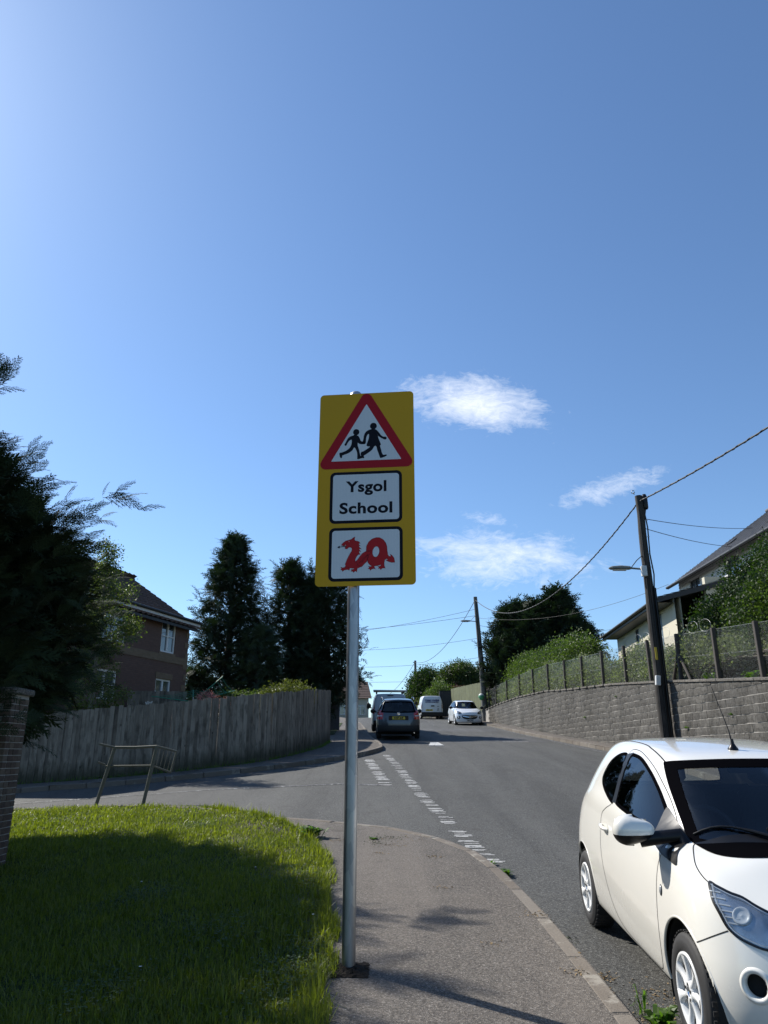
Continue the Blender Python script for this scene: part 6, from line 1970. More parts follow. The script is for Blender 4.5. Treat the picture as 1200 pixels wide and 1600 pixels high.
# --- beyond: trees round the third pole
g = np.random.default_rng(91)
def round_tree(loc, Ht, R_, label, seed, mat, size=.5, per=40, n=5):
    g = np.random.default_rng(seed); lm = [(0, 0, Ht * .55, R_ * .8, R_ * .8, Ht * .42)]
    for k in range(n):
        a = k * 6.28 / n + g.uniform(-.3, .3); lm.append((R_ * .55 * math.cos(a), R_ * .55 * math.sin(a), Ht * g.uniform(.35, .72), R_ * .5, R_ * .5, Ht * .26))
    return bush(loc, lm, label, seed, mat=mat, per=per, size=size, name='tree', cat='tree', shell=.6)
round_tree((4.3, 74, h(4, 74) - .1), 5.0, 2.0, 'dark leafy tree directly right of the third pole', 92, M_lau, .6, 26)
round_tree((3.2, 77, h(3, 77) - .1), 3.7, 1.3, 'smaller dark tree left of the third pole above the vans', 93, M_lau, .55, 26)
round_tree((7.3, 72, h(7, 72) - .2), 5.4, 2.3, 'mid green leafy tree between the third pole and the second pole', 94, leaf_mat("mixed_leaves", (.03, .05, .015), (.07, .09, .03), .3, .5), .55, 28)
bush((4.9, 66, h(4.9, 66)), [(0, 0, 1.6, 1.0, 1.2, 1.3), (1.0, 0, 1.3, .9, 1.2, 1.1), (-.9, 1, 1.2, .6, 1.0, 1.0)], 'rounded green bush behind the roof of the right hand van', 95, mat=M_hed, per=26, size=.42)
bush((2.6, 72, h(2.6, 72) - .1), [(0, 0, .7, 1.0, 1.6, .7), (.9, -2, .9, .9, 1.5, .8), (-.6, 4, .5, .7, 1.6, .5)], 'bright low bank of greenery left of the right hand van', 96, mat=M_yel2, per=24, size=.35)
bush((6.4, 66, h(6.4, 66)), [(0, 0, 1.7, .8, .9, .9), (.8, 0, 1.6, .7, .9, .8)], 'reddish brown leaved bush above the green board fence', 97, mat=M_brown, per=30, size=.35)
bush((7.6, 55.5, 4.3), [(0, 0, .6, .8, 1.0, .9), (-.6, -1.6, .4, .6, .9, .8), (.5, 2.2, .9, .8, 1.0, .9)], 'mixed shrub with pale leaves beside the second pole', 98, mat=M_gry, per=36, size=.34)
# tufts in the wall joints
for k, (y_, z_, r_) in enumerate(tuft_spots):
    weed(wx(y_) - .02, y_, z_, r_ * .8, 26, .05, ['green tuft in the wall below the coping, right of the timber pole', 'tuft growing from the wall beside the pole shadow', 'lowest tuft in the wall beside the pole shadow', 'tuft high in the wall above the hatchback aerial', 'tuft in the wall by the hatchback aerial', 'lone tuft in a slot halfway along the wall', 'small far tuft in the long wall', 'tiny tuft just under the coping left of the pole'][k])
# small plants along the coping
for k, (y_, z_) in enumerate(((16.6, .1), (18.8, .1), (14.4, .1))):
    weed(fx(y_) + .15, y_, wtop(y_), .28, 40, .22, ['yellow green plant at the foot of the wire mesh, middle', 'yellow green plant by the braced concrete post', 'yellow green plant at the right end of the coping'][k])
# nettles/grass fringe at the fence foot
lf = MB()
fr_v, fr_f = [], []
for i in range(1500):
    k = rnd.randrange(len(FP) - 1); x, y = FP[k]; x += rnd.gauss(0, .05); y -= .03 + abs(rnd.gauss(0, .06)); z = h(x, y); L = rnd.uniform(.04, .16); a = rnd.uniform(0, 6.28)
    b = len(fr_v); fr_v += [(x + .006, y, z), (x - .006, y, z), (x + L * .4 * math.cos(a), y + L * .4 * math.sin(a), z + L)]; fr_f.append((b, b + 1, b + 2))
me = np_mesh('weeds', fr_v, fr_f, [M_weed]); rnd_attr(me, nrg.random(len(fr_v))) if len(me.vertices) == len(fr_v) else None
tag(mesh_obj('weeds', me), 'fringe of thin weeds along the foot of the board fence', kind='stuff')
# ---------------------------------------------------------------- the white hatchback in the foreground
M_ka = paint("cream_white_paint", (.82, .80, .735), .20)
KA = dict(W=.825, wb=2.30, fo=.72, ro=.60, Df=.52, Dr=.42, sz=.215, rw=.545,
          zf=[.15, .185, .30, .45, .57, .65, .70, .73, .75, .76, .767, .77],
          lf=[.09, .05, .012, .0, .02, .045, .07, .09, .105, .115, .12, .125],
          zr=[.24, .27, .38, .56, .74, .90, 1.0, 1.16, 1.34, 1.38, 1.395, 1.40],
          lr=[.04, .02, .0, .0, .02, .06, .10, .17, .27, .30, .32, .33],
          hdrop=[.15, .075, .045, .02, .006, 0, 0], hw=[.955,.88],
          hood=[(-.62, .78), (-.45, .87), (-.2, .95), (.0, .99), (.2, 1.02), (.5, 1.05)],
          belt=[(0, .925), (.3, .955), (.8, 1.0), (1.3, 1.045), (2.0, 1.08), (2.9, 1.10)],
          roof=[(.6, 1.38), (.85, 1.45), (1.2, 1.495), (1.6, 1.508), (2.1, 1.485), (2.6, 1.41)],
          cowl=[.0, .02, .07, .17], head=[.72, .74, .79, .87], cz=1.0)
def build_ka(loc, rx, rz):
    root = empty('parked_car', loc, rz, 'cream white three door hatchback parked by the kerb in the foreground', 'car', rx=rx)
    S = Shell(KA, 14, 12)
    S.arch(0, .285, .345, .5); S.arch(2.30, .285, .345, .5)
    c = S.cen(); X, Y, Z = c.T
    # --- outlines, side view (y, z)
    door_win = smooth_poly([(.40, .995), (.52, 1.07), (.654, 1.15), (.789, 1.226), (.965, 1.307), (1.19, 1.367), (1.36, 1.388), (1.46, 1.38), (1.465, 1.30), (1.43, 1.17), (1.395, 1.065), (1.35, 1.035), (1.055, 1.008), (.752, .985), (.5, .965), (.40, .97)], 6)
    quarter = smooth_poly([(1.445, 1.05), (1.49, 1.19), (1.545, 1.35), (1.60, 1.385), (1.759, 1.365), (1.881, 1.305), (1.925, 1.212), (1.897, 1.156), (1.80, 1.11), (1.634, 1.065), (1.47, 1.035)], 6)
    wh = [(.0, .965), (.2, .963), (.361, .957), (.506, .950), (.58, .950), (.618, .962), (.637, .99), (.622, 1.035), (.603, 1.129), (.578, 1.257), (.55, 1.355), (.53, 1.375), (.479, 1.384), (.365, 1.392), (.186, 1.399), (0, 1.401)]
    ws = smooth_poly(wh + [(-x, z) for x, z in wh[-2:0:-1]], 4)
    rw_ = smooth_poly([(-.52, 1.05), (-.3, 1.03), (0, 1.025), (.3, 1.03), (.52, 1.05), (.55, 1.12), (.50, 1.25), (.43, 1.33), (.2, 1.355), (0, 1.36), (-.2, 1.355), (-.43, 1.33), (-.50, 1.25), (-.55, 1.12)], 5)
    side = np.abs(X) > .42
    nrm = S.n[S.F].mean(1)
    hole = lambda poly, d: offset_poly(poly, d)
    for poly in (door_win, quarter):
        S.cut(side & (np.abs(nrm[:, 0]) > .45) & inpoly(hole(poly, .018), Y, Z))
    S.cut((nrm[:, 1] < -.25) & (Y < 1.35) & inpoly(hole(ws, .03), X, Z) & (Z > .96))
    S.cut((nrm[:, 1] > .1) & (Y > 2.2) & inpoly(hole(rw_, .03), X, Z))
    for sg in (1, -1):
        pf, nf = S.drape_pt((sg * .655, .475), 'F', .0); cc = S.cen(); S.cut(((cc - np.array(pf)) ** 2).sum(1) < .056 ** 2)
    # --- panels
    doorp = smooth_poly([(.373, .591), (.362, .747), (.345, .85), (.32, .93), (.40, 1.02), (.58, 1.145), (.76, 1.245), (.96, 1.335), (1.245, 1.398), (1.43, 1.416), (1.53, 1.40), (1.52, 1.30), (1.45, 1.10), (1.46, 1.035), (1.58, .985), (1.66, .93), (1.672, .80), (1.655, .68), (1.60, .56), (1.50, .42), (1.38, .32), (1.22, .262), (.95, .24), (.60, .24), (.46, .255), (.40, .36)], 5)
    S.panel[(X > .42) & inpoly(doorp, Y, Z) & (np.abs(nrm[:, 0]) > .3)] = 1
    S.panel[(X < -.42) & inpoly(doorp, Y, Z) & (np.abs(nrm[:, 0]) > .3)] = 7
    bump_edge = lambda y: .60 + (y + .62) * .25
    S.panel[(Y < -.19) & (Z < .575 + np.clip(-.19 - Y, 0, .18) * .53) & (S.panel == 0)] = 2
    hoodm = (nrm[:, 2] > .35) & (np.abs(X) < .68) & (Z < 1.06) & (Y < .17) & (Y > -.57) & (Z > .75) & (S.panel == 0) & (nrm[:, 2] > .3)
    S.panel[hoodm] = 3
    S.panel[(Y > 2.42) & (np.abs(X) < .66) & (Z > .62) & (nrm[:, 1] > .25) & (S.panel == 0)] = 4
    tl = (Y > 2.50) & (Z > .86) & (Z < 1.16) & (np.abs(X) > .56) & (S.panel == 0)
    S.panel[tl & (X > 0)] = 5; S.panel[tl & (X < 0)] = 6
    S.part('tail_light', 5, M_redl, root); S.part('tail_light', 6, M_redl, root)
    body = S.part('body', 0, M_ka, root)
    S.part('door', 1, M_ka, root); S.part('door', 7, M_ka, root)
    bum = S.part('bumper', 2, M_ka, root)
    S.part('bonnet', 3, M_ka, root)
    S.part('tailgate', 4, M_ka, root)
    # --- shut lines
    g = MB()
    for vw in 'AB':
        S.strip(g, doorp, vw, .006, M_gap, .0012, True)
        S.strip(g, [(-.215, .60 - .0), (-.26, .585), (-.33, .575), (-.40, .575)] and smooth_poly([(-.20, .576), (-.25, .60), (-.32, .64), (-.375, .676)], 5, False), vw, .006, M_gap, .0012)
        S.strip(g, [(1.9, .30), (1.95, .30)], vw, .004, M_gap, .0010)
    hl = smooth_poly([(.60, .20), (.641, .183), (.689, .06), (.72, -.042), (.727, -.129), (.712, -.205), (.66, -.30), (.58, -.385), (.45, -.47), (.25, -.545), (0, -.57)], 6, False)
    S.strip(g, hl, 'T', .006, M_gap, .0012)
    S.strip(g, [(-x, y) for x, y in hl], 'T', .006, M_gap, .0012)
    for sg in (1, -1): S.strip(g, [(sg * x, y) for x, y in ((.705, .30), (.68, .305), (.655, .30), (.632, .284))], 'T', .005, M_gap, .0012)
    # rail-to-roof joint
    rj = smooth_poly([(.538, .85), (.534, .946), (.511, 1.213), (.496, 1.39), (.49, 1.9), (.48, 2.3)], 5, False)
    for sg in (1, -1): S.strip(g, [(sg * x, y) for x, y in rj], 'T', .010, M_gap, .0012)
    g.build('shut_lines', root)
    # --- glass with black surrounds
    def glazed(name, poly, view, band, m, inner=10):
        gl = S.pane(name, poly, view, m, root, .0015, inner)
        fr = MB()
        n = len(poly)
        K = 6
        for q in range(K):
            Pa = [S.drape_pt(t_, view, .0035) for t_ in (offset_poly(poly, band * q / K) if q else poly)]
            Pb = [S.drape_pt(t_, view, .0035) for t_ in offset_poly(poly, band * (q + 1) / K)]
            vs = [t_[0] for t_ in Pa] + [t_[0] for t_ in Pb]
            if any(v is None for v in vs): continue
            fr.add(vs, [(i, (i + 1) % n, n + (i + 1) % n, n + i) for i in range(n)], M_seal, False)
        fr.build('window_seal', gl)
        return gl
    glazed('windscreen', ws, 'F', .045, M_glass, 14)
    glazed('rear_window', rw_, 'R', .045, M_glass)
    for vw in 'AB':
        glazed('side_window', door_win, vw, .022, M_dglass)
        glazed('quarter_window', quarter, vw, .022, M_dglass)
        S.pane('pillar_trim', [(1.38, 1.045), (1.46, 1.045), (1.50, 1.17), (1.56, 1.375), (1.44, 1.395), (1.455, 1.30), (1.43, 1.17)], vw, M_trim, root, .004, 4)
        S.pane('mirror_triangle', smooth_poly([(.083, .883), (.20, .955), (.42, 1.045), (.56, 1.105), (.60, 1.115), (.60, 1.06), (.57, .99), (.52, .945), (.342, .900), (.20, .886)], 3), vw, M_trim, root, .0055, 6)
    # scuttle panel and wipers
    S.pane('scuttle', smooth_poly([(-.64, .20), (-.48, .10), (-.25, .03), (0, .01), (.25, .03), (.48, .10), (.64, .20), (.52, .165), (.25, .095), (0, .08), (-.25, .095), (-.52, .165)], 3), 'T', M_trim, root, .004, 8)
    for (x0, y0), (x1, y1) in (((.30, .05), (-.24, .13)), ((-.24, .05), (-.60, .27))):
        mb = MB()
        pts = []
        for t in np.linspace(0, 1, 9):
            p, n = S.drape_pt((x0 + (x1 - x0) * t, y0 + (y1 - y0) * t + .02 * math.sin(t * 3.1)), 'T', .018 - .01 * t)
            pts.append(p)
        mb.tube(pts, [.011] * 3 + [.007] * 6, M_trim, 6)
        mb.tube([pts[0] + Vector((0, 0, -.02)), pts[0] + Vector((0, 0, .006))], .018, M_trim, 10)
        mb.build('wiper', root)
    # --- headlights: lens over a reflector bowl
    hp = smooth_poly([(.714, .853), (.693, .845), (.651, .826), (.609, .814), (.571, .79), (.532, .771), (.45, .735), (.40, .695), (.42, .652), (.50, .632), (.586, .630), (.629, .638), (.677, .657), (.708, .688), (.722, .736), (.73, .792)], 5)
    for sg in (1, -1):
        poly = [(sg * x, z) for x, z in hp]
        if sg < 0: poly = poly[::-1]
        lampo = S.pane('headlight', poly, 'F', M_chrome2, root, .003, 12)
        lens = S.pane('lens', poly, 'F', M_lens, lampo, .016, 12)
        rg = MB(); S.strip(rg, poly, 'F', .012, M_trim, .006, True)
        S.strip(rg, offset_poly(poly, .012), 'F', .004, M_silver, .012, True)
        rg.build('lamp_seal', lampo)
        bz = MB()
        p, n = S.drape_pt((sg * .475, .695), 'F', .004)
        Mx = Matrix.Translation(p) @ n.to_track_quat('Z', 'Y').to_matrix().to_4x4() @ Matrix.Scale(1.15, 4)
        bz.lathe([(.066, .0), (.064, .008), (.056, .011), (.052, .004), (.03, -.001)], M_silver, 28, Mx)
        bz.lathe([(.052, .006), (.046, .012), (.03, .015), (0, .016)], M_mirb, 20, Mx)
        bz.lathe([(.052, .005), (.03, .0015)], M_gap, 28, Mx)
        p, n = S.drape_pt((sg * .645, .745), 'F', .003)
        Mx = Matrix.Translation(p) @ n.to_track_quat('Z', 'Y').to_matrix().to_4x4()
        bz.lathe([(.045, .0), (.043, .007), (.037, .009), (.03, .003), (.012, .002), (0, .006)], M_silver, 24, Mx)
        for k in range(6):
            S.strip(bz, [(sg * (.735 - .006 * k), .83 - .022 * k - .01), (sg * (.69 - .008 * k), .82 - .022 * k)], 'F', .006, M_silver, .009)
        bz.build('lamp_bowl', lampo)
    # fog lamp recess, grille
    for sg in (1, -1):
        fg = empty('fog_lamp'); fg.parent = root
        mb = MB()
        p, n = S.drape_pt((sg * .655, .475), 'F', .0)
        n = n.normalized()
        Mx = Matrix.Translation(p + n * .003) @ n.to_track_quat('Z', 'Y').to_matrix().to_4x4()
        mb.lathe([(.078, -.010), (.070, .001), (.061, .003), (.050, -.003), (.048, -.03)], M_ka, 36, Mx)
        mb.build('fog_surround', fg)
        mb = MB(); mb.lathe([(.055, -.004), (.054, -.02), (.050, -.05), (.0, -.052)], M_gap, 28, Mx); mb.build('fog_recess', fg)
    gp = smooth_poly([(-.40, .24), (-.36, .40), (-.25, .47), (0, .485), (.25, .47), (.36, .40), (.40, .24), (.2, .215), (0, .21), (-.2, .215)], 5)
    grl = S.pane('grille', gp, 'F', M_gap, root, .004, 10)
    mb = MB()
    for z in (.25, .29, .33, .37, .41, .45):
        S.strip(mb, [(x, z) for x in np.linspace(-.33, .33, 14)], 'F', .012, M_trim, .012)
    mb.build('grille_bar', grl)
    gu = smooth_poly([(-.22, .555), (-.19, .60), (0, .612), (.19, .60), (.22, .555), (0, .545)], 5)
    S.pane('upper_grille', gu, 'F', M_trim, root, .004, 6)
    # --- side repeater, handle
    for vw, sg in (('A', 1), ('B', -1)):
        p, n = S.drape_pt((.285, .711), vw, .0)
        mb = MB(); Mx = Matrix.Translation(p) @ n.to_track_quat('Z', 'Y').to_matrix().to_4x4()
        mb.lathe([(.021, 0), (.020, .004), (.012, .009), (0, .011)], M_lensd, 16, Mx @ Matrix.Diagonal((.8, 1.25, 1, 1)))
        mb.lathe([(.024, .000), (.024, .003), (.019, .004)], M_trim, 16, Mx @ Matrix.Diagonal((.8, 1.25, 1, 1)))
        mb.build('side_indicator', root)
        hd = empty('door_handle'); hd.parent = root
        mb = MB(); pts = []
        for t in np.linspace(0, 1, 9):
            q = (1.455 + .16 * t, .850 + .016 * t)
            pp, nn = S.drape_pt(q, vw, .004 + .026 * math.sin(math.pi * t) ** .5)
            pts.append(pp)
        mb.tube(pts, [.010, .013, .014, .015, .015, .015, .015, .013, .011], M_ka, 10)
        mb.build('grip', hd)
        S.pane('handle_cup', smooth_poly([(1.455, .855), (1.485, .885), (1.55, .892), (1.60, .878), (1.60, .843), (1.55, .826), (1.485, .826)], 4), vw, M_kad, hd, .0018, 4)
        # mirror
        mr = mirror_housing(root, (sg * .925, .37, 1.02), sg, (.125, .085, .075), M_ka, M_trim)
        mb = MB()
        pz, nn = S.drape_pt((.27, .975), vw, .0)
        mb.tube([pz - nn * .02, pz + nn * .03 + Vector((0, .02, .005)), Vector((sg * .89, .365, .965))], [.05, .036, .042], M_trim, 10)
        mb.build('mirror_arm', mr)
        gm = MB(); gm.box((sg * .925, .418, 1.02), (.19, .004, .11), M_chrome); gm.build('mirror_glass', mr)
        # sills and arch liners
        for a0 in (0, 2.30):
            mb = MB()
            n_ = 24
            arc = [(a0 + .352 * math.cos(q), .285 + .352 * math.sin(q)) for q in np.linspace(R(-22), R(202), n_)]
            vs = [(sg * .80 - sg * .012, y, z) for y, z in arc] + [(sg * .45, y, z) for y, z in arc]
            mb.add(vs, [(i, i + 1, n_ + i + 1, n_ + i) for i in range(n_ - 1)], M_gap, True)
            mb.add([(sg * .45, y, z) for y, z in arc], [tuple(range(n_))], M_gap)
            mb.build('arch_liner', root)
            mb = MB()
            lip = []
            for q in np.linspace(R(-8), R(188), 40):
                y, z = a0 + .3455 * math.cos(q), .285 + .3455 * math.sin(q)
                p, n = S.drape_pt((a0 + .350 * math.cos(q), .285 + .350 * math.sin(q)), vw, .0)
                if p is not None: lip.append(p - n * .005)
            mb.tube(lip, .0085, M_ka, 6)
            mb.build('arch_lip', root)
            wheel(root, (sg * .718, a0, .285), sg, .285, .175, 'cover')
    # --- underside
    mb = MB()
    mb.box((0, 1.15, .20), (1.30, 1.55, .10), M_gap)
    mb.box((0, -.33, .24), (1.0, .30, .10), M_gap); mb.box((0, 2.6, .30), (1.1, .25, .12), M_gap)
    mb.box((0, 0, .3), (.9, .3, .1), M_gap); mb.box((0, 2.3, .3), (.9, .3, .1), M_gap)
    mb.build('underbody', root)
    # --- antenna
    p, n = S.drape_pt((-.046, .932), 'T', 0)
    mb = MB()
    mb.lathe([(.036, -.004), (.033, .008), (.022, .022), (.012, .04), (.008, .07)], M_trim, 14, Matrix.Translation(p))
    tip = p + Vector((-.02, .20, .42))
    mb.tube([p + Vector((0, .004, .03)), p + Vector((.004, .045, .12)), tip], [.006, .0035, .0022], M_trim, 6)
    mb.build('antenna', root)
    # --- cabin
    cab = empty('cabin', (0, -.28, 0)); cab.parent = root
    mb = MB()
    mb.box((0, 1.3, .34), (1.3, 1.9, .04), M_intr)                      # floor
    mb.box((.70, 1.35, .62), (.05, 1.9, .56), M_intr); mb.box((-.70, 1.35, .62), (.05, 1.9, .56), M_intr)
    mb.build('floor_pan', cab)
    mb = MB()
    prof = [(.42, .80), (.40, .93), (.50, .975), (.66, .985), (.80, .95), (.86, .86), (.84, .66), (.70, .50)]
    for i in range(len(prof) - 1):
        pass
    xs = np.linspace(-.68, .68, 15)
    vs, fs = [], []
    for x in xs:
        lift = .035 * math.exp(-((x - .36) / .17) ** 2) + .012 * math.cos(x * 3)
        for (y, z) in prof: vs.append((x, y + .03 * (x / .68) ** 2, z + (lift if z > .9 else 0)))
    k = len(prof)
    for i in range(len(xs) - 1):
        for j in range(k - 1): fs.append((i * k + j, i * k + j + 1, (i + 1) * k + j + 1, (i + 1) * k + j))
    mb.add(vs, fs, M_dash, True)
    mb.build('dashboard', cab)
    mb = MB()
    for sx in (.36, -.36):
        for t0 in (0,):
            pass
    cxs, cy, cz = .36, .98, .93
    ringp = []
    for q in np.linspace(0, 2 * math.pi, 29):
        v = Vector((math.cos(q) * .185, 0, math.sin(q) * .185))
        v.rotate(Matrix.Rotation(R(-24), 3, 'X'))
        ringp.append(Vector((cxs, cy, cz)) + v)
    STW = -1
    mb.tube([Vector((p_.x * STW, p_.y, p_.z)) for p_ in ringp], .015, M_intr, 8, cap=False)
    mb.box((cxs * STW, cy - .01, cz - .01), (.15, .05, .11), M_intr, Matrix.Rotation(R(-24), 3, 'X'), .02)
    mb.box((cxs * STW, cy - .005, cz), (.34, .02, .035), M_intr, Matrix.Rotation(R(-24), 3, 'X'))
    mb.build('steering_wheel', cab)
    for sx in (.36, -.36):
        st = MB()
        st.box((sx, 1.30, .56), (.50, .50, .16), M_seat, Matrix.Rotation(R(6), 3, 'X'), .05)
        st.box((sx, 1.56, .88), (.48, .14, .60), M_seat, Matrix.Rotation(R(-16), 3, 'X'), .05)
        st.box((sx, 1.67, 1.26), (.26, .10, .16), M_seat, Matrix.Rotation(R(-10), 3, 'X'), .04)
        st.tube([(sx - .06, 1.64, 1.13), (sx - .06, 1.66, 1.22)], .007, M_silver, 6)
        st.tube([(sx + .06, 1.64, 1.13), (sx + .06, 1.66, 1.22)], .007, M_silver, 6)
        st.build('seat', cab)
    mb = MB(); mb.box((0, 2.15, .62), (1.15, .45, .2), M_seat, None, .05); mb.box((0, 2.36, .86), (1.15, .12, .5), M_seat, Matrix.Rotation(R(-12), 3, 'X'), .04)
    mb.build('rear_bench', cab)
    mb = MB(); mb.box((0, 1.17, 1.335), (.24, .03, .075), M_mirb, None, .015); mb.tube([(0, 1.17, 1.36), (0, 1.13, 1.42)], .012, M_intr, 6); mb.build('rear_view_mirror', cab)
    return root, S
M_seal = plain('window_rubber', (.003, .003, .004), .4, spec=0.0, var=.02)
M_chrome2 = plain("lamp_reflector", (.50, .50, .49), .22, .75, var=.95, scale=13)
M_lensd = plain("grey_lens", (.35, .36, .37), .15, coat=1, var=.1)
M_kad = plain("handle_shade", (.66, .645, .59), .3, coat=.6, var=.05)
M_dash = plain("dashboard_plastic", (.045, .05, .055), .7, var=.2, scale=30)
M_mirb = plain("mirror_back", (.05, .055, .06), .4, var=.1)
slope = math.atan(.065)
ka, KS = build_ka((2.41, 4.46, h(2.3, 4.46) + ROAD + .004), slope, R(-1.85))
# ---------------------------------------------------------------- the other vehicles
def simple_plate(root, M, text, m, w=.52, hh=.11):
    mb = MB(); mb.box(M @ Vector((0, 0, 0)), (w, hh, .012), m, M.to_3x3(), .002)
    pl = mb.build('number_plate', root)
    text_mesh(text, hh * .92, M_blk, pl, M @ Matrix.Translation((0, -.002, .0075)), bold=.006, xs=.86)
    return pl
VR = Matrix.Rotation(R(90), 4, 'X')                    # local: x right, y up, facing -y ; seen from the nose
def rearM(x, y, z): return Matrix.Translation((x, y, z)) @ Matrix.Rotation(math.pi, 4, 'Z') @ VR
def vehicle(p, loc, rx, rz, label, paint_m, cat, res=6, wheels=.31, arch=.37, style='alloy', fwin=None, glass_polys=(), wsp=None, rwp=None, tails=None, tail_m=None):
    root = empty('parked_car' if cat == 'car' else 'parked_van', loc, rz, label, cat, rx=rx)
    S = Shell(p, res, res)
    S.arch(0, wheels, arch, .5); S.arch(p['wb'], wheels, arch, .5)
    X, Y, Z = S.cen().T; nrm = S.n[S.F].mean(1)
    for poly in glass_polys: S.cut((np.abs(X) > .4) & (np.abs(nrm[:, 0]) > .4) & inpoly(offset_poly(poly, .03), Y, Z))
    if wsp: S.cut((nrm[:, 1] < -.2) & (Y < p['wb'] * .6) & inpoly(offset_poly(wsp, .035), X, Z) & (Z > p['cz'] - .1))
    if rwp: S.cut((nrm[:, 1] > .1) & (Y > p['wb']) & inpoly(offset_poly(rwp, .035), X, Z))
    if tails:
        x0, z0, z1, y0 = tails
        tm = (np.abs(X) > x0) & (Z > z0) & (Z < z1) & (Y > y0)
        S.panel[tm & (X > 0)] = 5; S.panel[tm & (X < 0)] = 6
        S.part('tail_light', 5, tail_m or M_redl, root); S.part('tail_light', 6, tail_m or M_redl, root)
    S.part('body', 0, paint_m, root)
    def gl_(name, poly, vw, m, band=.04):
        g_ = S.pane(name, poly, vw, m, root, .003, 6)
        fr = MB(); n = len(poly); K = 3
        for q in range(K):
            Pa = [S.drape_pt(t_, vw, .007) for t_ in (offset_poly(poly, band * q / K) if q else poly)]; Pb = [S.drape_pt(t_, vw, .007) for t_ in offset_poly(poly, band * (q + 1) / K)]
            vs = [t_[0] for t_ in Pa] + [t_[0] for t_ in Pb]
            if any(v is None for v in vs): continue
            fr.add(vs, [(i, (i + 1) % n, n + (i + 1) % n, n + i) for i in range(n)], M_seal)
        if fr.v: fr.build('window_seal', g_)
    if wsp: gl_('windscreen', wsp, 'F', M_glass, .05)
    if rwp: gl_('rear_window', rwp, 'R', M_glass, .05)
    for vw in 'AB':
        for poly in glass_polys: gl_('side_window', poly, vw, M_dglass, .03)
    for sg in (1, -1):
        for a0 in (0, p['wb']):
            mb = MB(); n_ = 14; W_ = p['W']
            arc = [(a0 + (arch + .008) * math.cos(q), wheels + (arch + .008) * math.sin(q)) for q in np.linspace(R(-18), R(198), n_)]
            mb.add([(sg * (W_ - .04), y, z) for y, z in arc] + [(sg * .42, y, z) for y, z in arc], [(i, i + 1, n_ + i + 1, n_ + i) for i in range(n_ - 1)], M_gap, True)
            mb.add([(sg * .42, y, z) for y, z in arc], [tuple(range(n_))], M_gap); mb.build('arch_liner', root)
            wheel(root, (sg * (W_ - .11), a0, wheels), sg, wheels, .19, style, False, 24)
    mb = MB(); mb.box((0, p['wb'] / 2, p['sz'] + .0), (p['W'] * 1.5, p['wb'] + .5, .14), M_gap); mb.build('underbody', root)
    mb = MB()
    for sx in (.36, -.36):
        mb.box((sx, p['wb'] * .52, .62), (.5, .5, .2), M_seat); mb.box((sx, p['wb'] * .62, .98), (.48, .14, .68), M_seat, None, .04); mb.box((sx, p['wb'] * .64, 1.38), (.26, .1, .18), M_seat, None, .03)
    if rwp and cat == 'car': mb.box((0, p['wb'] * .95, .85), (1.2, .15, .5), M_seat, None, .04); mb.box((.35, p['wb'] * .95, 1.2), (.25, .1, .18), M_seat, None, .03)
    mb.build('seat', root)
    mb = MB(); mb.box((0, p['wb'] / 2 + .2, .42), (p['W'] * 1.7, p['wb'] + .8, .04), M_intr); mb.box((0, .55, .82), (p['W'] * 1.55, .4, .22), M_intr, None, .05); mb.box((0, .95, p['roof'][0][1] - .05), (.24, .03, .07), M_intr); mb.build('cabin', root)
    return root, S
def shut(S, root, items):
    g_ = MB()
    for vw, pts, w, cl in items: S.strip(g_, pts, vw, w, M_gap, .004, cl)
    g_.build('shut_lines', root)

# grey people carrier, seen from behind
M_grey = paint("grey_metallic_paint", (.046, .056, .068), .3, 1.0, .35)
MPV = dict(W=.90, wb=2.68, fo=.90, ro=.82, Df=.55, Dr=.26, sz=.24, rw=.60,
           zf=[.18, .22, .34, .48, .60, .68, .73, .76, .78, .79, .795, .80], lf=[.08, .04, .01, 0, .02, .05, .07, .09, .1, .11, .115, .12],
           zr=[.30, .33, .45, .62, .82, .98, 1.06, 1.28, 1.50, 1.55, 1.57, 1.575], lr=[.04, .01, -.02, -.01, .02, .05, .07, .15, .24, .26, .27, .28],
           wf=[.90, .96, .985, 1.0, .995, .97, .945],
           hdrop=[.15, .08, .05, .02, .006, 0, 0], hood=[(-.8, .80), (-.3, .95), (.1, 1.03), (.5, 1.08)], belt=[(0, .95), (.5, 1.0), (1.5, 1.04), (3.5, 1.08)],
           roof=[(.8, 1.5), (1.1, 1.59), (1.6, 1.635), (2.4, 1.635), (3.2, 1.58), (3.5, 1.55)], cowl=[.10, .12, .2, .3], head=[.95, .97, 1.02, 1.1], cz=1.05)
rwp = smooth_poly([(-.66, 1.06), (0, 1.04), (.66, 1.06), (.68, 1.12), (.60, 1.40), (.56, 1.47), (.4, 1.49), (0, 1.50), (-.4, 1.49), (-.56, 1.47), (-.60, 1.40), (-.68, 1.12)], 4)
wsp = smooth_poly([(-.68, 1.06), (0, 1.02), (.68, 1.06), (.60, 1.35), (.55, 1.47), (.3, 1.50), (0, 1.51), (-.3, 1.50), (-.55, 1.47), (-.60, 1.35)], 4)
sw1 = smooth_poly([(.62, 1.10), (.95, 1.32), (1.2, 1.44), (1.5, 1.47), (1.5, 1.08), (1.0, 1.06)], 3)
sw2 = smooth_poly([(1.58, 1.09), (1.58, 1.47), (2.4, 1.47), (2.42, 1.10)], 3); sw3 = smooth_poly([(2.5, 1.11), (2.5, 1.46), (3.0, 1.42), (3.2, 1.25), (3.1, 1.14)], 3)
gx_, gy_ = .52, 31.2
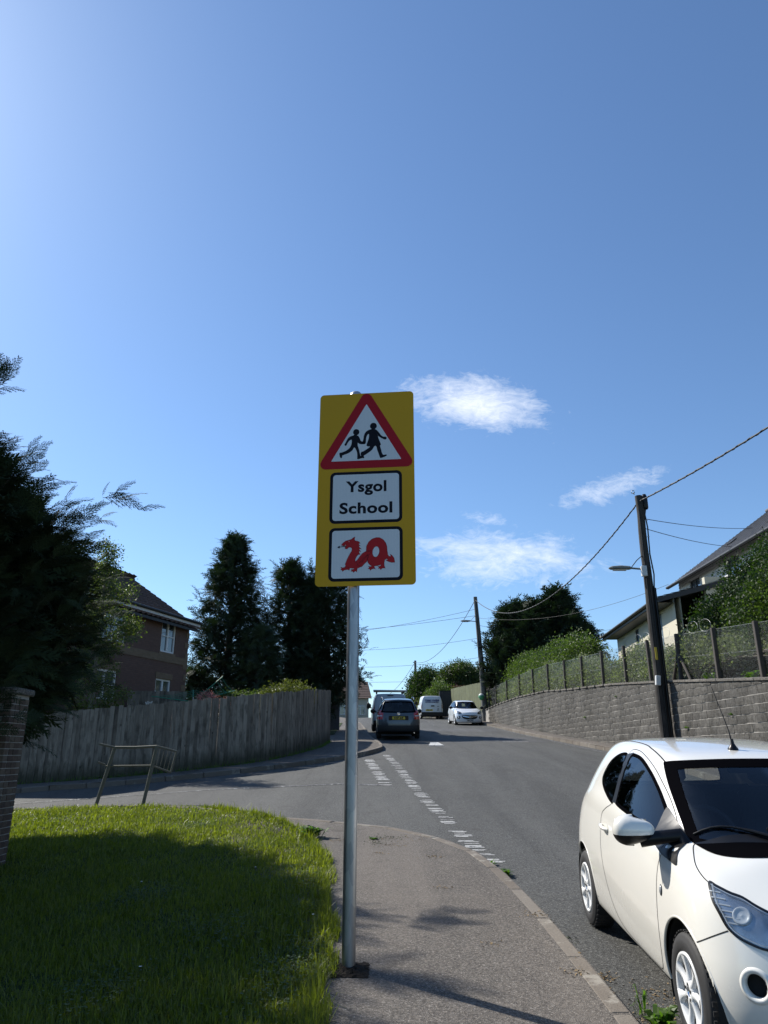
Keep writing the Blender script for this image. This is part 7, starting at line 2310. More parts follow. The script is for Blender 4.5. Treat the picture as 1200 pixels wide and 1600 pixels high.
mpv, S = vehicle(MPV, (gx_, gy_ + 3.3, h(0, gy_ + 3.3) + ROAD), -math.atan(.0655), R(180 + 1.2), 'dark grey people carrier parked at the left kerb, seen from behind', M_grey, 'car', 7, .315, .375, 'alloy', None, (sw1, sw2, sw3), wsp, rwp, (.63, .78, 1.12, 3.20))
L_ = 3.5
for sg in (1, -1):
    vw = 'A' if sg > 0 else 'B'
    S.pane('lamp_band', [(sg * .85, .905), (sg * .66, .905), (sg * .66, .935), (sg * .85, .935)], 'R', M_silver, mpv, .016, 4)
    mr_ = mirror_housing(mpv, (sg * 1.02, .62, 1.08), sg, (.12, .08, .08), M_trim, M_trim)
    mb = MB(); mb.tube([(sg * .86, .62, 1.04), (sg * .96, .62, 1.05)], .03, M_trim, 6); mb.build('mirror_arm', mr_)
    rr_ = MB(); rr_.tube([(sg * .66, 1.2, 1.58), (sg * .665, 1.35, 1.655), (sg * .665, 2.2, 1.665), (sg * .65, 3.0, 1.64), (sg * .64, 3.12, 1.56)], .018, M_silver, 6); rr_.build('roof_rail', mpv)
    for yy0 in (.75, 1.9): 
        hb = MB(); p_, n_ = S.drape_pt((1.35 if yy0 < 1 else 2.35, .93), vw, .02); hb.box(p_, (.02, .18, .025), M_grey, None, .006); hb.build('door_handle', mpv)
S.pane('rear_bumper', [(-.80, .28), (.80, .28), (.85, .40), (.83, .56), (-.83, .56), (-.85, .40)], 'R', plain("bumper_plastic", (.016, .018, .020), .6, var=.1), mpv, .02, 8)
shut(S, mpv, [('R', [(-.62, .62), (-.60, .98)], .012, False), ('R', [(.62, .62), (.60, .98)], .012, False), ('R', [(x, .60) for x in np.linspace(-.7, .7, 12)], .014, False), ('R', [(x, .965) for x in np.linspace(-.62, .62, 12)], .006, False),
              ('A', [(1.54, .35), (1.54, .8), (1.54, 1.05)], .01, False), ('B', [(1.54, .35), (1.54, .8), (1.54, 1.05)], .01, False), ('A', [(2.45, .6), (2.46, 1.05)], .01, False), ('B', [(2.45, .6), (2.46, 1.05)], .01, False)])
p_, n_ = S.drape_pt((0, .84), 'R', .008)
mb = MB(); mb.box(p_ + Vector((0, 0, 0)), (.80, .02, .17), M_trim, None, .01); mb.build('plate_recess', mpv)
simple_plate(mpv, rearM(0, p_.y + .018, .84), 'KV09 SNF', M_yplate)
p_, n_ = S.drape_pt((0, .985), 'R', .012)
mb = MB(); Mx = rearM(0, p_.y + .008, 1.0)
mb.lathe([(.052, 0), (.058, .006), (.064, .0)], M_chrome, 20, Mx)
for s_ in (-1, 1):
    mb.prism([(s_ * .030, .042), (s_ * .038, .036), (s_ * .004, -.004), (s_ * -.002, .004)], .0, .006, M_chrome, Mx); mb.prism([(s_ * .048, .01), (s_ * .042, .02), (s_ * .018, -.042), (s_ * .024, -.046)], .0, .006, M_chrome, Mx); mb.prism([(s_ * .018, -.046), (s_ * .024, -.040), (s_ * .002, .0), (s_ * -.002, -.006)], .0, .006, M_chrome, Mx)
mb.build('round_badge', mpv)
mb = MB(); mb.tube([S.drape_pt((.0, 1.07), 'R', .02)[0], S.drape_pt((-.33, 1.12), 'R', .02)[0]], .008, M_trim, 5); mb.build('rear_wiper', mpv)
mb = MB(); mb.tube([(-.62, 3.45, .27), (-.62, 3.60, .27)], .03, M_chrome, 10); mb.build('exhaust', mpv)

# vans
M_vwhite = paint("van_white_paint", (.66, .68, .70), .35, .6)
def van_rows(W, wb, fo, ro, Hh, rw, hz, cowl, head):
    return dict(W=W, wb=wb, fo=fo, ro=ro, Df=.50, Dr=.14, sz=.26, rw=rw,
                zf=[.20, .24, .36, .50, .62, .70, .76, .80, .82, .83, .835, .84], lf=[.08, .04, .01, 0, .02, .05, .07, .09, .1, .11, .115, .12],
                zr=[.40, .43, .52, .66, .84, 1.0, 1.12, Hh * .78, Hh - .10, Hh - .05, Hh - .03, Hh - .03], lr=[.0, .0, .0, .0, .01, .02, .03, .06, .12, .13, .135, .14],
                wf=[.93, .975, .99, 1.0, 1.0, .99, .975], hdrop=[.14, .08, .05, .02, .006, 0, 0], hood=[(-.8, .85), (-.3, hz - .1), (.1, hz), (.5, hz + .06)],
                belt=[(0, 1.0), (.6, 1.06), (1.5, 1.10), (4.5, 1.12)], roof=[(.6, Hh - .12), (.95, Hh - .03), (1.5, Hh), (3, Hh), (wb + ro, Hh - .02)], cowl=cowl, head=head, cz=1.1)
def van(loc, rz, label, W, wb, ro, Hh, rw, mat_, tails, tail_m=None):
    p = van_rows(W, wb, .86, ro, Hh, rw, 1.08, [.10, .12, .2, .3], [.80, .82, .87, .95])
    ws_ = smooth_poly([(-.66, 1.14), (0, 1.10), (.66, 1.14), (.62, Hh - .35), (.58, Hh - .22), (0, Hh - .17), (-.58, Hh - .22), (-.62, Hh - .35)], 4)
    s1 = smooth_poly([(.55, 1.14), (.85, Hh - .38), (1.0, Hh - .24), (1.42, Hh - .22), (1.42, 1.12), (1.0, 1.10)], 3)
    root, S = vehicle(p, loc, -math.atan(.0655), rz, label, mat_, 'van', 7, .32, .385, 'steel', None, (s1,), ws_, None, tails, tail_m)
    for sg in (1, -1):
        mr_ = mirror_housing(root, (sg * (W + .13), .62, 1.22), sg, (.12, .09, .15), M_trim, M_trim)
        mb = MB(); mb.tube([(sg * (W - .04), .62, 1.10), (sg * (W + .09), .62, 1.14)], .035, M_trim, 6); mb.build('mirror_arm', mr_)
    return root, S, p
VA = (.17, 37.2)
vanA, S, pA = van((VA[0] + .05, VA[1] + 3.62, h(0, VA[1] + 3.6) + ROAD), R(180 + 1.5), 'grey white van with a roof rack parked ahead of the grey people carrier', .905, 2.9, .74, 1.83, .74, paint("dull_van_paint", (.36, .40, .43), .4, .6), (.78, .86, 1.46, 3.50))
for sg in (1, -1):
    pass
shut(S, vanA, [('R', [(-.02, .50), (-.02, 1.0), (-.02, 1.6)], .014, False), ('R', smooth_poly([(-.78, .50), (-.78, 1.3), (-.70, 1.66), (.70, 1.66), (.78, 1.3), (.78, .50)], 3, False), .012, False)])
mb = MB(); p_, _ = S.drape_pt((0, 1.72), 'R', .01); mb.box(p_, (.30, .04, .05), M_trim, None, .01); mb.build('brake_light', vanA)
mb = MB(); p_, _ = S.drape_pt((0, .5), 'R', .01); mb.box((0, p_.y, .46), (1.66, .1, .18), M_trim, None, .02); mb.build('rear_bumper', vanA)
p_, _ = S.drape_pt((.1, .9), 'R', .0); simple_plate(vanA, rearM(-.35, p_.y + .015, .92), 'CN12 VKE', M_yplate)
rk = empty('roof_rack'); rk.parent = vanA
for yy0 in (1.3, 2.3, 3.3):
    mb = MB(); mb.box((0, yy0, 1.925), (1.62, .05, .04), M_lamp)
    for sx in (-.66, .66): mb.box((sx, yy0, 1.86), (.05, .06, .11), M_trim)
    mb.build('cross_bar', rk)
mb = MB(); mb.tube([(-.84, 3.34, 1.95), (.84, 3.34, 1.965)], .038, M_wire, 8); mb.tube([(-.5, 1.2, 1.975), (-.5, 3.4, 1.975)], .02, M_wire, 6); mb.tube([(.5, 1.2, 1.975), (.5, 3.4, 1.975)], .02, M_wire, 6); mb.build('roller_bar', rk)
VB = (3.72, 60.0)
vanB, S, pB = van((VB[0] - .05, VB[1] + 3.55, h(3.6, VB[1] + 3.5) + ROAD), R(180 + 2), 'white panel van with blue lettering on its rear doors, at the crest of the road', .90, 2.73, .74, 1.80, .72, M_vwhite, (.78, .82, 1.24, 3.33), plain("dark_red_lamp", (.16, .02, .02), .3, var=.2))
for sg in (1, -1):
    pass
shut(S, vanB, [('R', [(.18, .45), (.18, 1.0), (.18, 1.62)], .014, False), ('R', smooth_poly([(-.76, .45), (-.76, 1.3), (-.68, 1.65), (.68, 1.65), (.76, 1.3), (.76, .45)], 3, False), .012, False)])
p_, _ = S.drape_pt((0, .46), 'R', .0); mb = MB(); mb.box((0, p_.y - .01, .40), (1.70, .12, .30), M_trim, None, .02); mb.build('rear_bumper', vanB)
p_, _ = S.drape_pt((.2, .75), 'R', .0); simple_plate(vanB, rearM(.22, p_.y + .015, .70), 'CP61 LZT', M_yplate, .56, .13)
mb = MB(); mb.box((-.06, p_.y + .02, 1.02), (.26, .03, .09), M_trim); mb.build('door_handle', vanB)
M_navy = plain("navy_print", (.015, .03, .14), .5)
for z_, t_, sz in ((1.44, 'TOMMY OWENS', .155), (1.31, 'PLUMBING & HEATING', .10)):
    p_, _ = S.drape_pt((.0, z_), 'R', .0); q_, _ = S.drape_pt((.0, z_ + .08), 'R', .0)
    tilt = math.atan2(p_.y - q_.y, .08)
    text_mesh(t_, sz, M_navy, vanB, rearM(.0, p_.y + .016, z_) @ Matrix.Rotation(-tilt, 4, 'X'), bold=.009)
p_, _ = S.drape_pt((-.45, .8), 'R', .0)
mb = MB(); Mx = rearM(-.48, p_.y + .008, .86)
for s_, yy0 in ((1, .08), (-1, -.10)): mb.prism([(-.09, yy0), (0, yy0 + .09), (.09, yy0), (.05, yy0), (0, yy0 + .05), (-.05, yy0)], 0, .008, M_trim, Mx)
mb.prism([(-.10, -.22), (-.07, -.22), (0, -.14), (.07, -.22), (.10, -.22), (0, -.10)], 0, .008, M_trim, Mx)
mb.build('rear_badge', vanB)

# small white hatchback facing us
M_adam = paint("bright_white_paint", (.74, .76, .78), .25)
AD = dict(W=.855, wb=2.31, fo=.74, ro=.64, Df=.50, Dr=.42, sz=.20, rw=.56,
          zf=[.15, .18, .28, .42, .54, .62, .68, .72, .745, .755, .76, .765], lf=[.08, .04, .01, 0, .02, .04, .06, .08, .09, .1, .105, .11],
          zr=[.24, .27, .38, .56, .74, .90, 1.0, 1.16, 1.30, 1.34, 1.36, 1.37], lr=[.04, .02, .0, .0, .02, .06, .10, .17, .27, .30, .32, .33],
          hdrop=[.15, .075, .045, .02, .006, 0, 0], hw=[.955, .88], hood=[(-.62, .78), (-.45, .85), (-.2, .92), (0, .965), (.2, 1.0), (.5, 1.03)],
          belt=[(0, .90), (.3, .94), (.8, .98), (1.3, 1.02), (2.0, 1.06), (2.9, 1.08)], roof=[(.6, 1.35), (.85, 1.43), (1.2, 1.475), (1.6, 1.484), (2.1, 1.46), (2.6, 1.38)],
          cowl=[.12, .14, .2, .3], head=[.80, .82, .87, .95], cz=1.0)
aw = smooth_poly([(.42, 1.0), (.66, 1.18), (.9, 1.31), (1.2, 1.37), (1.5, 1.37), (1.47, 1.06), (1.0, 1.02)], 3)
aq = smooth_poly([(1.55, 1.07), (1.58, 1.36), (1.9, 1.31), (2.05, 1.2), (1.95, 1.12)], 3)
aws = smooth_poly([(-.60, .99), (0, .965), (.60, .99), (.585, 1.12), (.52, 1.32), (.46, 1.365), (0, 1.385), (-.46, 1.365), (-.52, 1.32), (-.585, 1.12)], 4)
arw = smooth_poly([(-.5, 1.05), (0, 1.03), (.5, 1.05), (.48, 1.25), (.42, 1.31), (0, 1.33), (-.42, 1.31), (-.48, 1.25)], 3)
ad, S = vehicle(AD, (5.15, 46.9, h(5.1, 46.9) + ROAD), math.atan(.065), R(4), 'small white hatchback facing down the road beside the end of the block wall', M_adam, 'car', 7, .30, .355, 'alloy', None, (aw, aq), aws, arw)
for sg in (1, -1):
    poly = smooth_poly([(sg * .76, .80), (sg * .64, .82), (sg * .50, .72), (sg * .47, .655), (sg * .60, .645), (sg * .72, .67)], 3)
    lo = S.pane('headlight', poly, 'F', M_chrome2, ad, .004, 6); S.pane('lens', poly, 'F', M_lens, lo, .02, 6)
    mb = MB(); p_, n_ = S.drape_pt((sg * .58, .725), 'F', .008); mb.lathe([(.07, 0), (.06, .012), (.02, .01), (0, .016)], M_gap, 16, Matrix.Translation(p_) @ n_.to_track_quat('Z', 'Y').to_matrix().to_4x4()); mb.build('lamp_bowl', lo)
    S.pane('fog_recess', smooth_poly([(sg * .74, .50), (sg * .60, .53), (sg * .57, .43), (sg * .64, .37), (sg * .73, .40)], 3), 'F', M_trim, ad, .010, 4)
    mb = MB(); p_, n_ = S.drape_pt((sg * .655, .45), 'F', .015); mb.lathe([(.05, 0), (.04, .01), (0, .012)], M_silver, 14, Matrix.Translation(p_) @ n_.to_track_quat('Z', 'Y').to_matrix().to_4x4()); mb.build('fog_lamp', ad)
    mirror_housing(ad, (sg * .95, .52, 1.02), sg, (.12, .08, .075), M_trim, M_trim)
S.pane('grille', smooth_poly([(-.48, .56), (-.25, .585), (0, .59), (.25, .585), (.48, .56), (.42, .42), (.25, .36), (0, .35), (-.25, .36), (-.42, .42)], 4), 'F', M_gap, ad, .008, 8)
mb = MB(); S.strip(mb, [(x, .475 + .06 * (x / .45) ** 2) for x in np.linspace(-.43, .43, 15)], 'F', .030, M_chrome, .03); mb.build('chrome_bar', ad)
p_, n_ = S.drape_pt((0, .475), 'F', .03); mb = MB(); Mx = Matrix.Translation(p_ + Vector((0, -.012, 0))) @ VR
mb.lathe([(.060, 0), (.066, .008), (.074, 0)], M_chrome, 20, Mx)
mb.prism([(-.055, .03), (-.02, .015), (.0, .03), (.03, .025), (.052, .0), (.03, -.01), (.01, -.045), (-.005, -.01), (-.03, -.02), (-.05, .0)], 0, .010, M_chrome, Mx); mb.build('round_badge', ad)
simple_plate(ad, Matrix.Translation((0, -.745, .29)) @ VR, 'CE64 JWX', M_wplate)
shut(S, ad, [('T', [(sx * .62, .25), (sx * .69, 0), (sx * .70, -.15), (sx * .6, -.4)], .010, False) for sx in (1, -1)] + [('F', [(x, .765 - .02 * (x / .6) ** 2) for x in np.linspace(-.5, .5, 10)], .008, False)])
# ================================================================ the school sign
M_yel = plain("sign_yellow", (.56, .30, .008), .55, spec=.25, var=.04, scale=3)
M_swh = principled("sign_white", (.66, .67, .69), .4)[0]
def retro(m, a, b):
    t = m.node_tree; p = t.nodes['Principled BSDF']; o = objco(t)
    v = N(t, "ShaderNodeTexVoronoi"); v.inputs['Scale'].default_value = 150; link(t, o, v.inputs['Vector'])
    w = N(t, "ShaderNodeTexWave"); w.inputs['Scale'].default_value = 28; w.bands_direction = 'X'; link(t, o, w.inputs['Vector'])
    c = mix(t, mth(t, 'MULTIPLY', mth(t, 'ADD', w.outputs['Fac'], v.outputs['Distance']), .5), a, b)
    link(t, c, p.inputs['Base Color'])
retro(M_swh, (.66, .66, .67), (.55, .555, .57))
M_sred = plain("sign_red", (.37, .006, .014), .55, spec=.2, var=.05)
M_dred = plain("emblem_red", (.42, .012, .016), .55, spec=.2, var=.05)
M_sblk = plain("sign_black", (.005, .005, .011), .6, spec=.15)
M_alu = plain("bare_aluminium", (.5, .51, .52), .4, .9, var=.1)
def galv():
    m, t, p = principled("galvanised_post", (.3, .32, .35), .30, .92, .5)
    o = objco(t); v = voronoi(t, o, 22, 'F1', (1, 1, .35)); n = noise(t, o, 2.0, 5, .6, 0, (6, 6, .8))
    sp = N(t, "ShaderNodeSeparateColor"); link(t, v.outputs['Color'], sp.inputs[0])
    c = mix(t, sp.outputs[0], (.22, .24, .27), (.34, .36, .39)); c = mix(t, ramp(t, n, [(.5, 0), (.75, .5)]), c, (.30, .30, .29))
    link(t, c, p.inputs['Base Color']); link(t, ramp(t, n, [(.2, .26), (.8, .5)]), p.inputs['Roughness'])
    return m
M_galv = galv()
SX, SY = -.228, 5.41
zs_ = h(SX, SY)
sg_ = empty('road_sign', (SX, SY, zs_), label='tall yellow school warning sign with red triangle and dragon emblem on a galvanised post', cat='road sign')
mb = MB(); mb.tube([(0, 0, -.1), (0, 0, 4.437 - zs_)], .0445, M_galv, 32); mb.build('post', sg_)
mb = MB(); mb.lathe([(.049, 4.40 - zs_), (.049, 4.438 - zs_), (.035, 4.455 - zs_), (0, 4.46 - zs_)], M_alu, 24); mb.build('post_cap', sg_)
YW = R(-6)
Ms = Matrix.Translation(Vector((-.14, 5.335, 0)) - sg_.location) @ Matrix.Rotation(YW, 4, 'Z') @ Matrix.Rotation(R(90), 4, 'X')   # x right, y up, z towards the viewer
def rrect(x0, x1, y0, y1, r, n=7):
    pts = []
    for cx, cy, a0 in ((x1 - r, y0 + r, -90), (x1 - r, y1 - r, 0), (x0 + r, y1 - r, 90), (x0 + r, y0 + r, 180)):
        for k in range(n + 1):
            a = R(a0 + 90 * k / n); pts.append((cx + r * math.cos(a), cy + r * math.sin(a)))
    return pts
def lay(name, poly, z0, z1, m, parent):
    mb = MB(); mb.prism(poly, z0, z1, m, Ms); return mb.build(name, parent)
plate = lay('sign_plate', rrect(-.377, .377, 2.831, 4.413, .032), -.003, 0, M_yel, sg_)
tri = lambda d: [(0 + q[0], q[1]) for q in d]
def rtri(ax, ay, bx_, by, cx_, cy, r):
    P = [np.array(p) for p in ((ax, ay), (bx_, by), (cx_, cy))]; out = []
    for i in range(3):
        p0, p1, p2 = P[i - 1], P[i], P[(i + 1) % 3]
        d0 = (p0 - p1) / np.linalg.norm(p0 - p1); d2 = (p2 - p1) / np.linalg.norm(p2 - p1)
        bis = (d0 + d2) / np.linalg.norm(d0 + d2); half = math.acos(float(np.clip(d0 @ d2, -1, 1))) / 2
        c = p1 + bis * r / math.sin(half)
        a0 = math.atan2(*((-bis)[::-1])); sp = math.pi / 2 - half
        # arc from facing previous edge to next edge
        n0 = c + 0; s_ = np.sign(d0[0] * d2[1] - d0[1] * d2[0])
        for k in range(7):
            a = a0 + (-sp + 2 * sp * k / 6) * (-s_)
            out.append((c[0] + r * math.cos(a), c[1] + r * math.sin(a)))
    return out
lay('red_triangle', rtri(0, 4.455, -.395, 3.765, .395, 3.765, .045), .0002, .0010, M_sred, plate)
lay('white_field', rtri(0, 4.316, -.277, 3.829, .277, 3.829, .004), .0012, .0018, M_swh, plate)
for y0, y1, dx in ((3.317, 3.737, 0), (2.866, 3.283, .002)):
    lay('black_border', rrect(-.280 + dx, .280 + dx, y0, y1, .042), .0002, .0010, M_sblk, plate)
    lay('white_field', rrect(-.257 + dx, .257 + dx, y0 + .023, y1 - .023, .024), .0012, .0018, M_swh, plate)
def figure(name, poly, heads, m):
    mb = MB(); mb.prism(offset_poly(smooth_poly(poly, 3), -.0020), .0020, .0024, m, Ms)
    (cx, cy), r = heads
    mb.prism([(cx + r * math.cos(a), cy + r * 1.05 * math.sin(a)) for a in np.linspace(0, 6.283, 21)[:-1]], .0022, .0027, m, Ms)
    return mb.build(name, plate)
BOY = [(-0.1026, 4.0435), (-0.1264, 4.0364), (-0.1457, 4.0197), (-0.1605, 3.9899), (-0.17, 3.9717), (-0.1688, 3.9635), (-0.159, 3.963), (-0.1485, 3.9847), (-0.1346, 4.004), (-0.1195, 4.0115), (-0.1129, 4.0041), (-0.1167, 3.9658), (-0.1315, 3.9373), (-0.1593, 3.9154), (-0.1894, 3.9028), (-0.2088, 3.899), (-0.2085, 3.8805), (-0.2016, 3.8594), (-0.1908, 3.8624), (-0.189, 3.8796), (-0.1438, 3.8961), (-0.1117, 3.919), (-0.0948, 3.945), (-0.0772, 3.921), (-0.0682, 3.8882), (-0.0678, 3.8513), (-0.0634, 3.843), (-0.0355, 3.8499), (-0.0226, 3.8516), (-0.027, 3.861), (-0.0443, 3.8664), (-0.0509, 3.8874), (-0.0578, 3.9224), (-0.069, 3.9578), (-0.0671, 3.9833), (-0.0529, 3.9733), (-0.0345, 3.969), (-0.0172, 3.9717), (-0.0086, 3.9806), (-0.0152, 3.9903), (-0.0325, 3.9887), (-0.0456, 3.9987), (-0.0545, 4.0202), (-0.0634, 4.037), (-0.0743, 4.0434), (-0.0788, 4.0542), (-0.0918, 4.0548)]
GIRL = [(0.0426, 4.0931), (0.0188, 4.0848), (-0.0028, 4.0694), (-0.0157, 4.043), (-0.0208, 4.0081), (-0.026, 3.9884), (-0.0281, 3.9769), (-0.0193, 3.9683), (-0.0086, 3.9725), (-0.0033, 3.9897), (-0.0014, 4.0247), (0.0103, 4.05), (0.0233, 4.0517), (0.0214, 4.0119), (0.0045, 3.9544), (0.0326, 3.945), (0.0069, 3.9219), (-0.0199, 3.9057), (-0.0392, 3.8961), (-0.04, 3.8754), (-0.0334, 3.8567), (-0.0215, 3.8493), (-0.0162, 3.8559), (-0.0196, 3.8699), (0.0072, 3.8872), (0.0457, 3.9178), (0.0627, 3.946), (0.08, 3.9475), (0.0908, 3.91), (0.1038, 3.8714), (0.1102, 3.8505), (0.1166, 3.8467), (0.1401, 3.8526), (0.1604, 3.8632), (0.1572, 3.8702), (0.138, 3.8676), (0.1252, 3.8797), (0.1165, 3.9146), (0.1079, 3.9498), (0.1143, 3.9599), (0.097, 4.0084), (0.0883, 4.0463), (0.1013, 4.0293), (0.1229, 4.0142), (0.1466, 4.0015), (0.1584, 4.0056), (0.1606, 4.0148), (0.1509, 4.0223), (0.1358, 4.023), (0.1175, 4.0355), (0.0969, 4.0646), (0.0817, 4.0818), (0.0686, 4.0919), (0.0643, 4.1015), (0.0469, 4.1023)]
HEADS = [(-0.0801, 4.0731), (-0.055, 4.0719), (0.0566, 4.1196), (0.0837, 4.1183)]
DA = [(-0.1833, 3.1463), (-0.1704, 3.1622), (-0.1494, 3.1779), (-0.1231, 3.1842), (-0.1046, 3.1902), (-0.0942, 3.2008), (-0.08, 3.2086), (-0.0834, 3.1868), (-0.078, 3.1774), (-0.0595, 3.1736), (-0.0462, 3.1678), (-0.0393, 3.1545), (-0.0488, 3.157), (-0.0497, 3.1478), (-0.038, 3.135), (-0.0485, 3.1369), (-0.0474, 3.1277), (-0.0283, 3.1093), (-0.0457, 3.1152), (-0.0456, 3.106), (-0.0333, 3.0895), (-0.046, 3.0963), (-0.048, 3.0856), (-0.0384, 3.0692), (-0.052, 3.0707), (-0.0634, 3.0592), (-0.0747, 3.038), (-0.0777, 3.0247), (-0.0708, 3.0139), (-0.0471, 2.9999), (-0.0286, 2.9755), (-0.0467, 2.969), (-0.0582, 2.9656), (-0.0622, 2.9498), (-0.062, 2.9339), (-0.0699, 2.9447), (-0.0777, 2.9412), (-0.0891, 2.933), (-0.0933, 2.9416), (-0.1064, 2.9419), (-0.0997, 2.9508), (-0.1092, 2.9536), (-0.0883, 2.9558), (-0.0806, 2.9635), (-0.1146, 2.9671), (-0.1196, 2.9513), (-0.1353, 2.957), (-0.1588, 2.9523), (-0.1707, 2.942), (-0.1729, 2.9526), (-0.185, 2.9556), (-0.1763, 2.9633), (-0.1854, 2.9758), (-0.1696, 2.9701), (-0.1539, 2.9734), (-0.1463, 2.9865), (-0.1507, 2.9973), (-0.1366, 3.0344), (-0.1188, 3.0715), (-0.1033, 3.098), (-0.0999, 3.1141), (-0.1064, 3.1251), (-0.1196, 3.1298), (-0.1327, 3.1231), (-0.1379, 3.1152), (-0.1537, 3.1183), (-0.1539, 3.1292), (-0.1461, 3.1344), (-0.1515, 3.1427), (-0.1673, 3.1404)]
DW = [(-0.0708, 3.0165), (-0.0553, 3.0322), (-0.0372, 3.0585), (-0.0217, 3.0768), (-0.0008, 3.0897), (0.0201, 3.0945), (0.0489, 3.0974), (0.0411, 3.0858), (0.0334, 3.0699), (0.0204, 3.0595), (0.0231, 3.0461), (0.0153, 3.0356), (0.0128, 3.0143), (-0.0079, 2.9962), (-0.0259, 2.9754), (-0.0469, 2.9839)]
DO = [(0.007, 3.1002), (0.0093, 3.1325), (0.0249, 3.1646), (0.0511, 3.1882), (0.0826, 3.1981), (0.1089, 3.1962), (0.1351, 3.1802), (0.1535, 3.1553), (0.1623, 3.1281), (0.1644, 3.0957), (0.169, 3.0634), (0.1768, 3.0498), (0.1898, 3.0468), (0.1924, 3.0547), (0.1862, 3.0656), (0.2002, 3.0572), (0.2157, 3.0354), (0.2222, 3.0023), (0.1974, 3.0024), (0.1767, 3.0099), (0.1611, 3.0156), (0.156, 3.0237), (0.1689, 3.0207), (0.1664, 3.0315), (0.156, 3.0317), (0.1456, 3.0214), (0.1414, 3.0002), (0.143, 2.9789), (0.1507, 2.9575), (0.1404, 2.962), (0.1274, 2.9592), (0.1145, 2.949), (0.1119, 2.9596), (0.0979, 2.9579), (0.1041, 2.9683), (0.0927, 2.9749), (0.1093, 2.9734), (0.1196, 2.9822), (0.1144, 2.9876), (0.0937, 2.9802), (0.0677, 2.9782), (0.0704, 2.9649), (0.0782, 2.9541), (0.0652, 2.9598), (0.0496, 2.9559), (0.0378, 2.9446), (0.0356, 2.9552), (0.02, 2.9599), (0.0314, 2.9659), (0.0235, 2.9757), (0.0418, 2.9736), (0.0495, 2.9787), (0.0339, 2.9898), (0.0207, 3.0061), (0.0164, 3.0302), (0.023, 3.0514), (0.015, 3.0731), (0.007, 3.0921)]
DH = [(0.1049, 3.0867), (0.1051, 3.0971), (0.1036, 3.1069), (0.1006, 3.1153), (0.0961, 3.1219), (0.0906, 3.1261), (0.0844, 3.1276), (0.0779, 3.1264), (0.0715, 3.1226), (0.0658, 3.1163), (0.061, 3.1081), (0.0576, 3.0985), (0.0558, 3.0881), (0.0556, 3.0776), (0.057, 3.0679), (0.0601, 3.0595), (0.0646, 3.053), (0.0701, 3.0488), (0.0763, 3.0473), (0.0828, 3.0485), (0.0891, 3.0523), (0.0948, 3.0585), (0.0996, 3.0667), (0.103, 3.0763)]
DT = [(-0.1446, 3.1397), (-0.1937, 3.1341), (-0.1965, 3.1423), (-0.2132, 3.1293), (-0.1961, 3.1206), (-0.1936, 3.1298), (-0.1445, 3.1338)]
DL = [[(-0.0315, 3.0075), (-0.0161, 3.0364), (0.0203, 3.0703)], [(-0.0237, 3.0099), (-0.0004, 3.0414), (0.0229, 3.0648)], [(-0.0471, 2.9999), (-0.0316, 3.0208)], [(0.0201, 3.0945), (0.0332, 3.0914), (0.0489, 3.0974)], [(0.0161, 3.0623), (0.023, 3.0514), (0.0153, 3.0356), (0.0207, 3.0087)], [(-0.0625, 2.979), (-0.0549, 2.9948)], [(-0.1172, 2.9671), (-0.1356, 2.9756), (-0.1539, 2.9734)], [(-0.1542, 3.1427), (-0.1437, 3.1479), (-0.1461, 3.1371)]]
EYE = [(-0.1239, 3.1712), (-0.15, 3.1448)]
figure('child_figure', BOY, (HEADS[0], HEADS[1][0] - HEADS[0][0]), M_sblk)
figure('child_figure', GIRL, (HEADS[2], HEADS[3][0] - HEADS[2][0]), M_sblk)
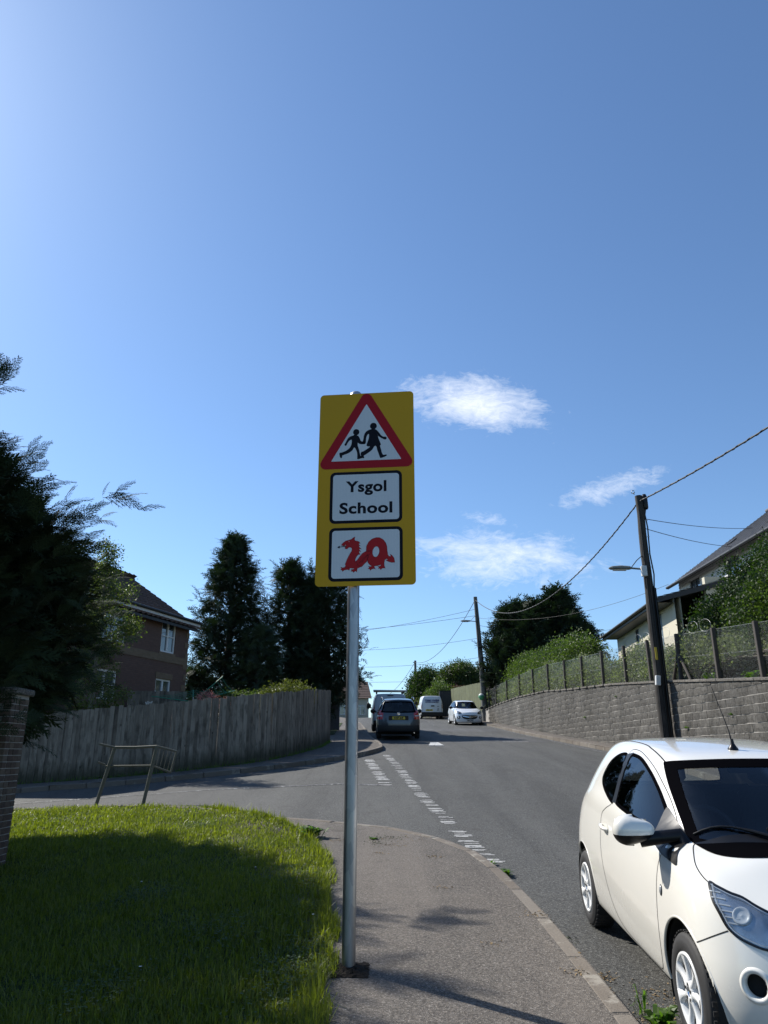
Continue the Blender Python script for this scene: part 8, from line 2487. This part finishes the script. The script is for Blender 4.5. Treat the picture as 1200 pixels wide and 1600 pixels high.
def sign_text(body, x0, x1, ybase, cap, bold):
    cu = bpy.data.curves.new('t', 'FONT'); cu.body = body; cu.size = 1; cu.offset = bold; cu.resolution_u = 4; cu.space_character = 1.06; cu.extrude = .0
    o = bpy.data.objects.new('t', cu); COL.objects.link(o)
    me = bpy.data.meshes.new_from_object(o.evaluated_get(bpy.context.evaluated_depsgraph_get()))
    bpy.data.objects.remove(o); bpy.data.curves.remove(cu)
    co = np.array([v.co for v in me.vertices]); mn, mx = co.min(0), co.max(0)
    S_ = cap / .729
    sx = (x1 - x0) / (mx[0] - mn[0])
    for v in me.vertices: v.co = Ms @ Vector((x0 + (v.co.x - mn[0]) * sx, ybase + v.co.y * S_, .0022))
    me.materials.clear(); me.materials.append(M_sblk)
    return mesh_obj('lettering', me, plate)
sign_text("Ysgol", -.157, .160, 3.572, .088, .034)
sign_text("School", -.203, .205, 3.397, .088, .034)
def outl(poly, d): return offset_poly(poly, -d)
def emb(poly, lvl, name='dragon_emblem', par=plate):
    mb = MB(); base = .0020 + lvl * .0008
    mb.prism(outl(poly, .0019), base, base + .0003, M_sblk, Ms)
    mb.prism(poly, base + .0004, base + .0006, M_dred, Ms)
    return mb
parts = [emb(DA, 0), emb(DO, 0), emb(DW, 1)]
big = MB()
for q in parts:
    b = len(big.v); big.v += q.v
    mp_ = [big.mat(m) for m in q.mats]
    big.f += [tuple(i + b for i in f) for f in q.f]; big.m += [mp_[k] for k in q.m]; big.sm += q.sm
big.prism(outl(DH, .0018), .0038, .0040, M_sblk, Ms); big.prism(DH, .0042, .0044, M_swh, Ms)
big.prism(DT, .0030, .0033, M_sblk, Ms)
for ln in DL:
    for (xa, ya), (xb, yb) in zip(ln, ln[1:]):
        d = Vector((xb - xa, yb - ya)); n_ = Vector((-d.y, d.x)).normalized() * .0009
        big.prism([(xa + n_.x, ya + n_.y), (xb + n_.x, yb + n_.y), (xb - n_.x, yb - n_.y), (xa - n_.x, ya - n_.y)], .0045, .0047, M_sblk, Ms)
for (x_, y_), r_, in zip(EYE, (.0024, .003)):
    big.prism([(x_ + r_ * math.cos(a), y_ + r_ * math.sin(a)) for a in np.linspace(0, 6.283, 9)[:-1]], .0045, .0048, M_swh, Ms)
big.build('dragon_emblem', plate)
# back of the plate: channels and clamps
mb = MB()
for z in (3.05, 3.65, 4.2):
    mb.box(Ms @ Vector((0, z, -.018)), (.66, .028, .035), M_alu, Ms.to_3x3() @ Matrix.Rotation(R(90), 3, 'X'))
mb.build('channel', sg_)
for z in (3.05, 3.65, 4.2):
    mb = MB(); mb.lathe([(.047, z - .018 - zs_), (.053, z - .018 - zs_), (.053, z + .018 - zs_), (.047, z + .018 - zs_)], M_alu, 20); mb.build('clamp', sg_)
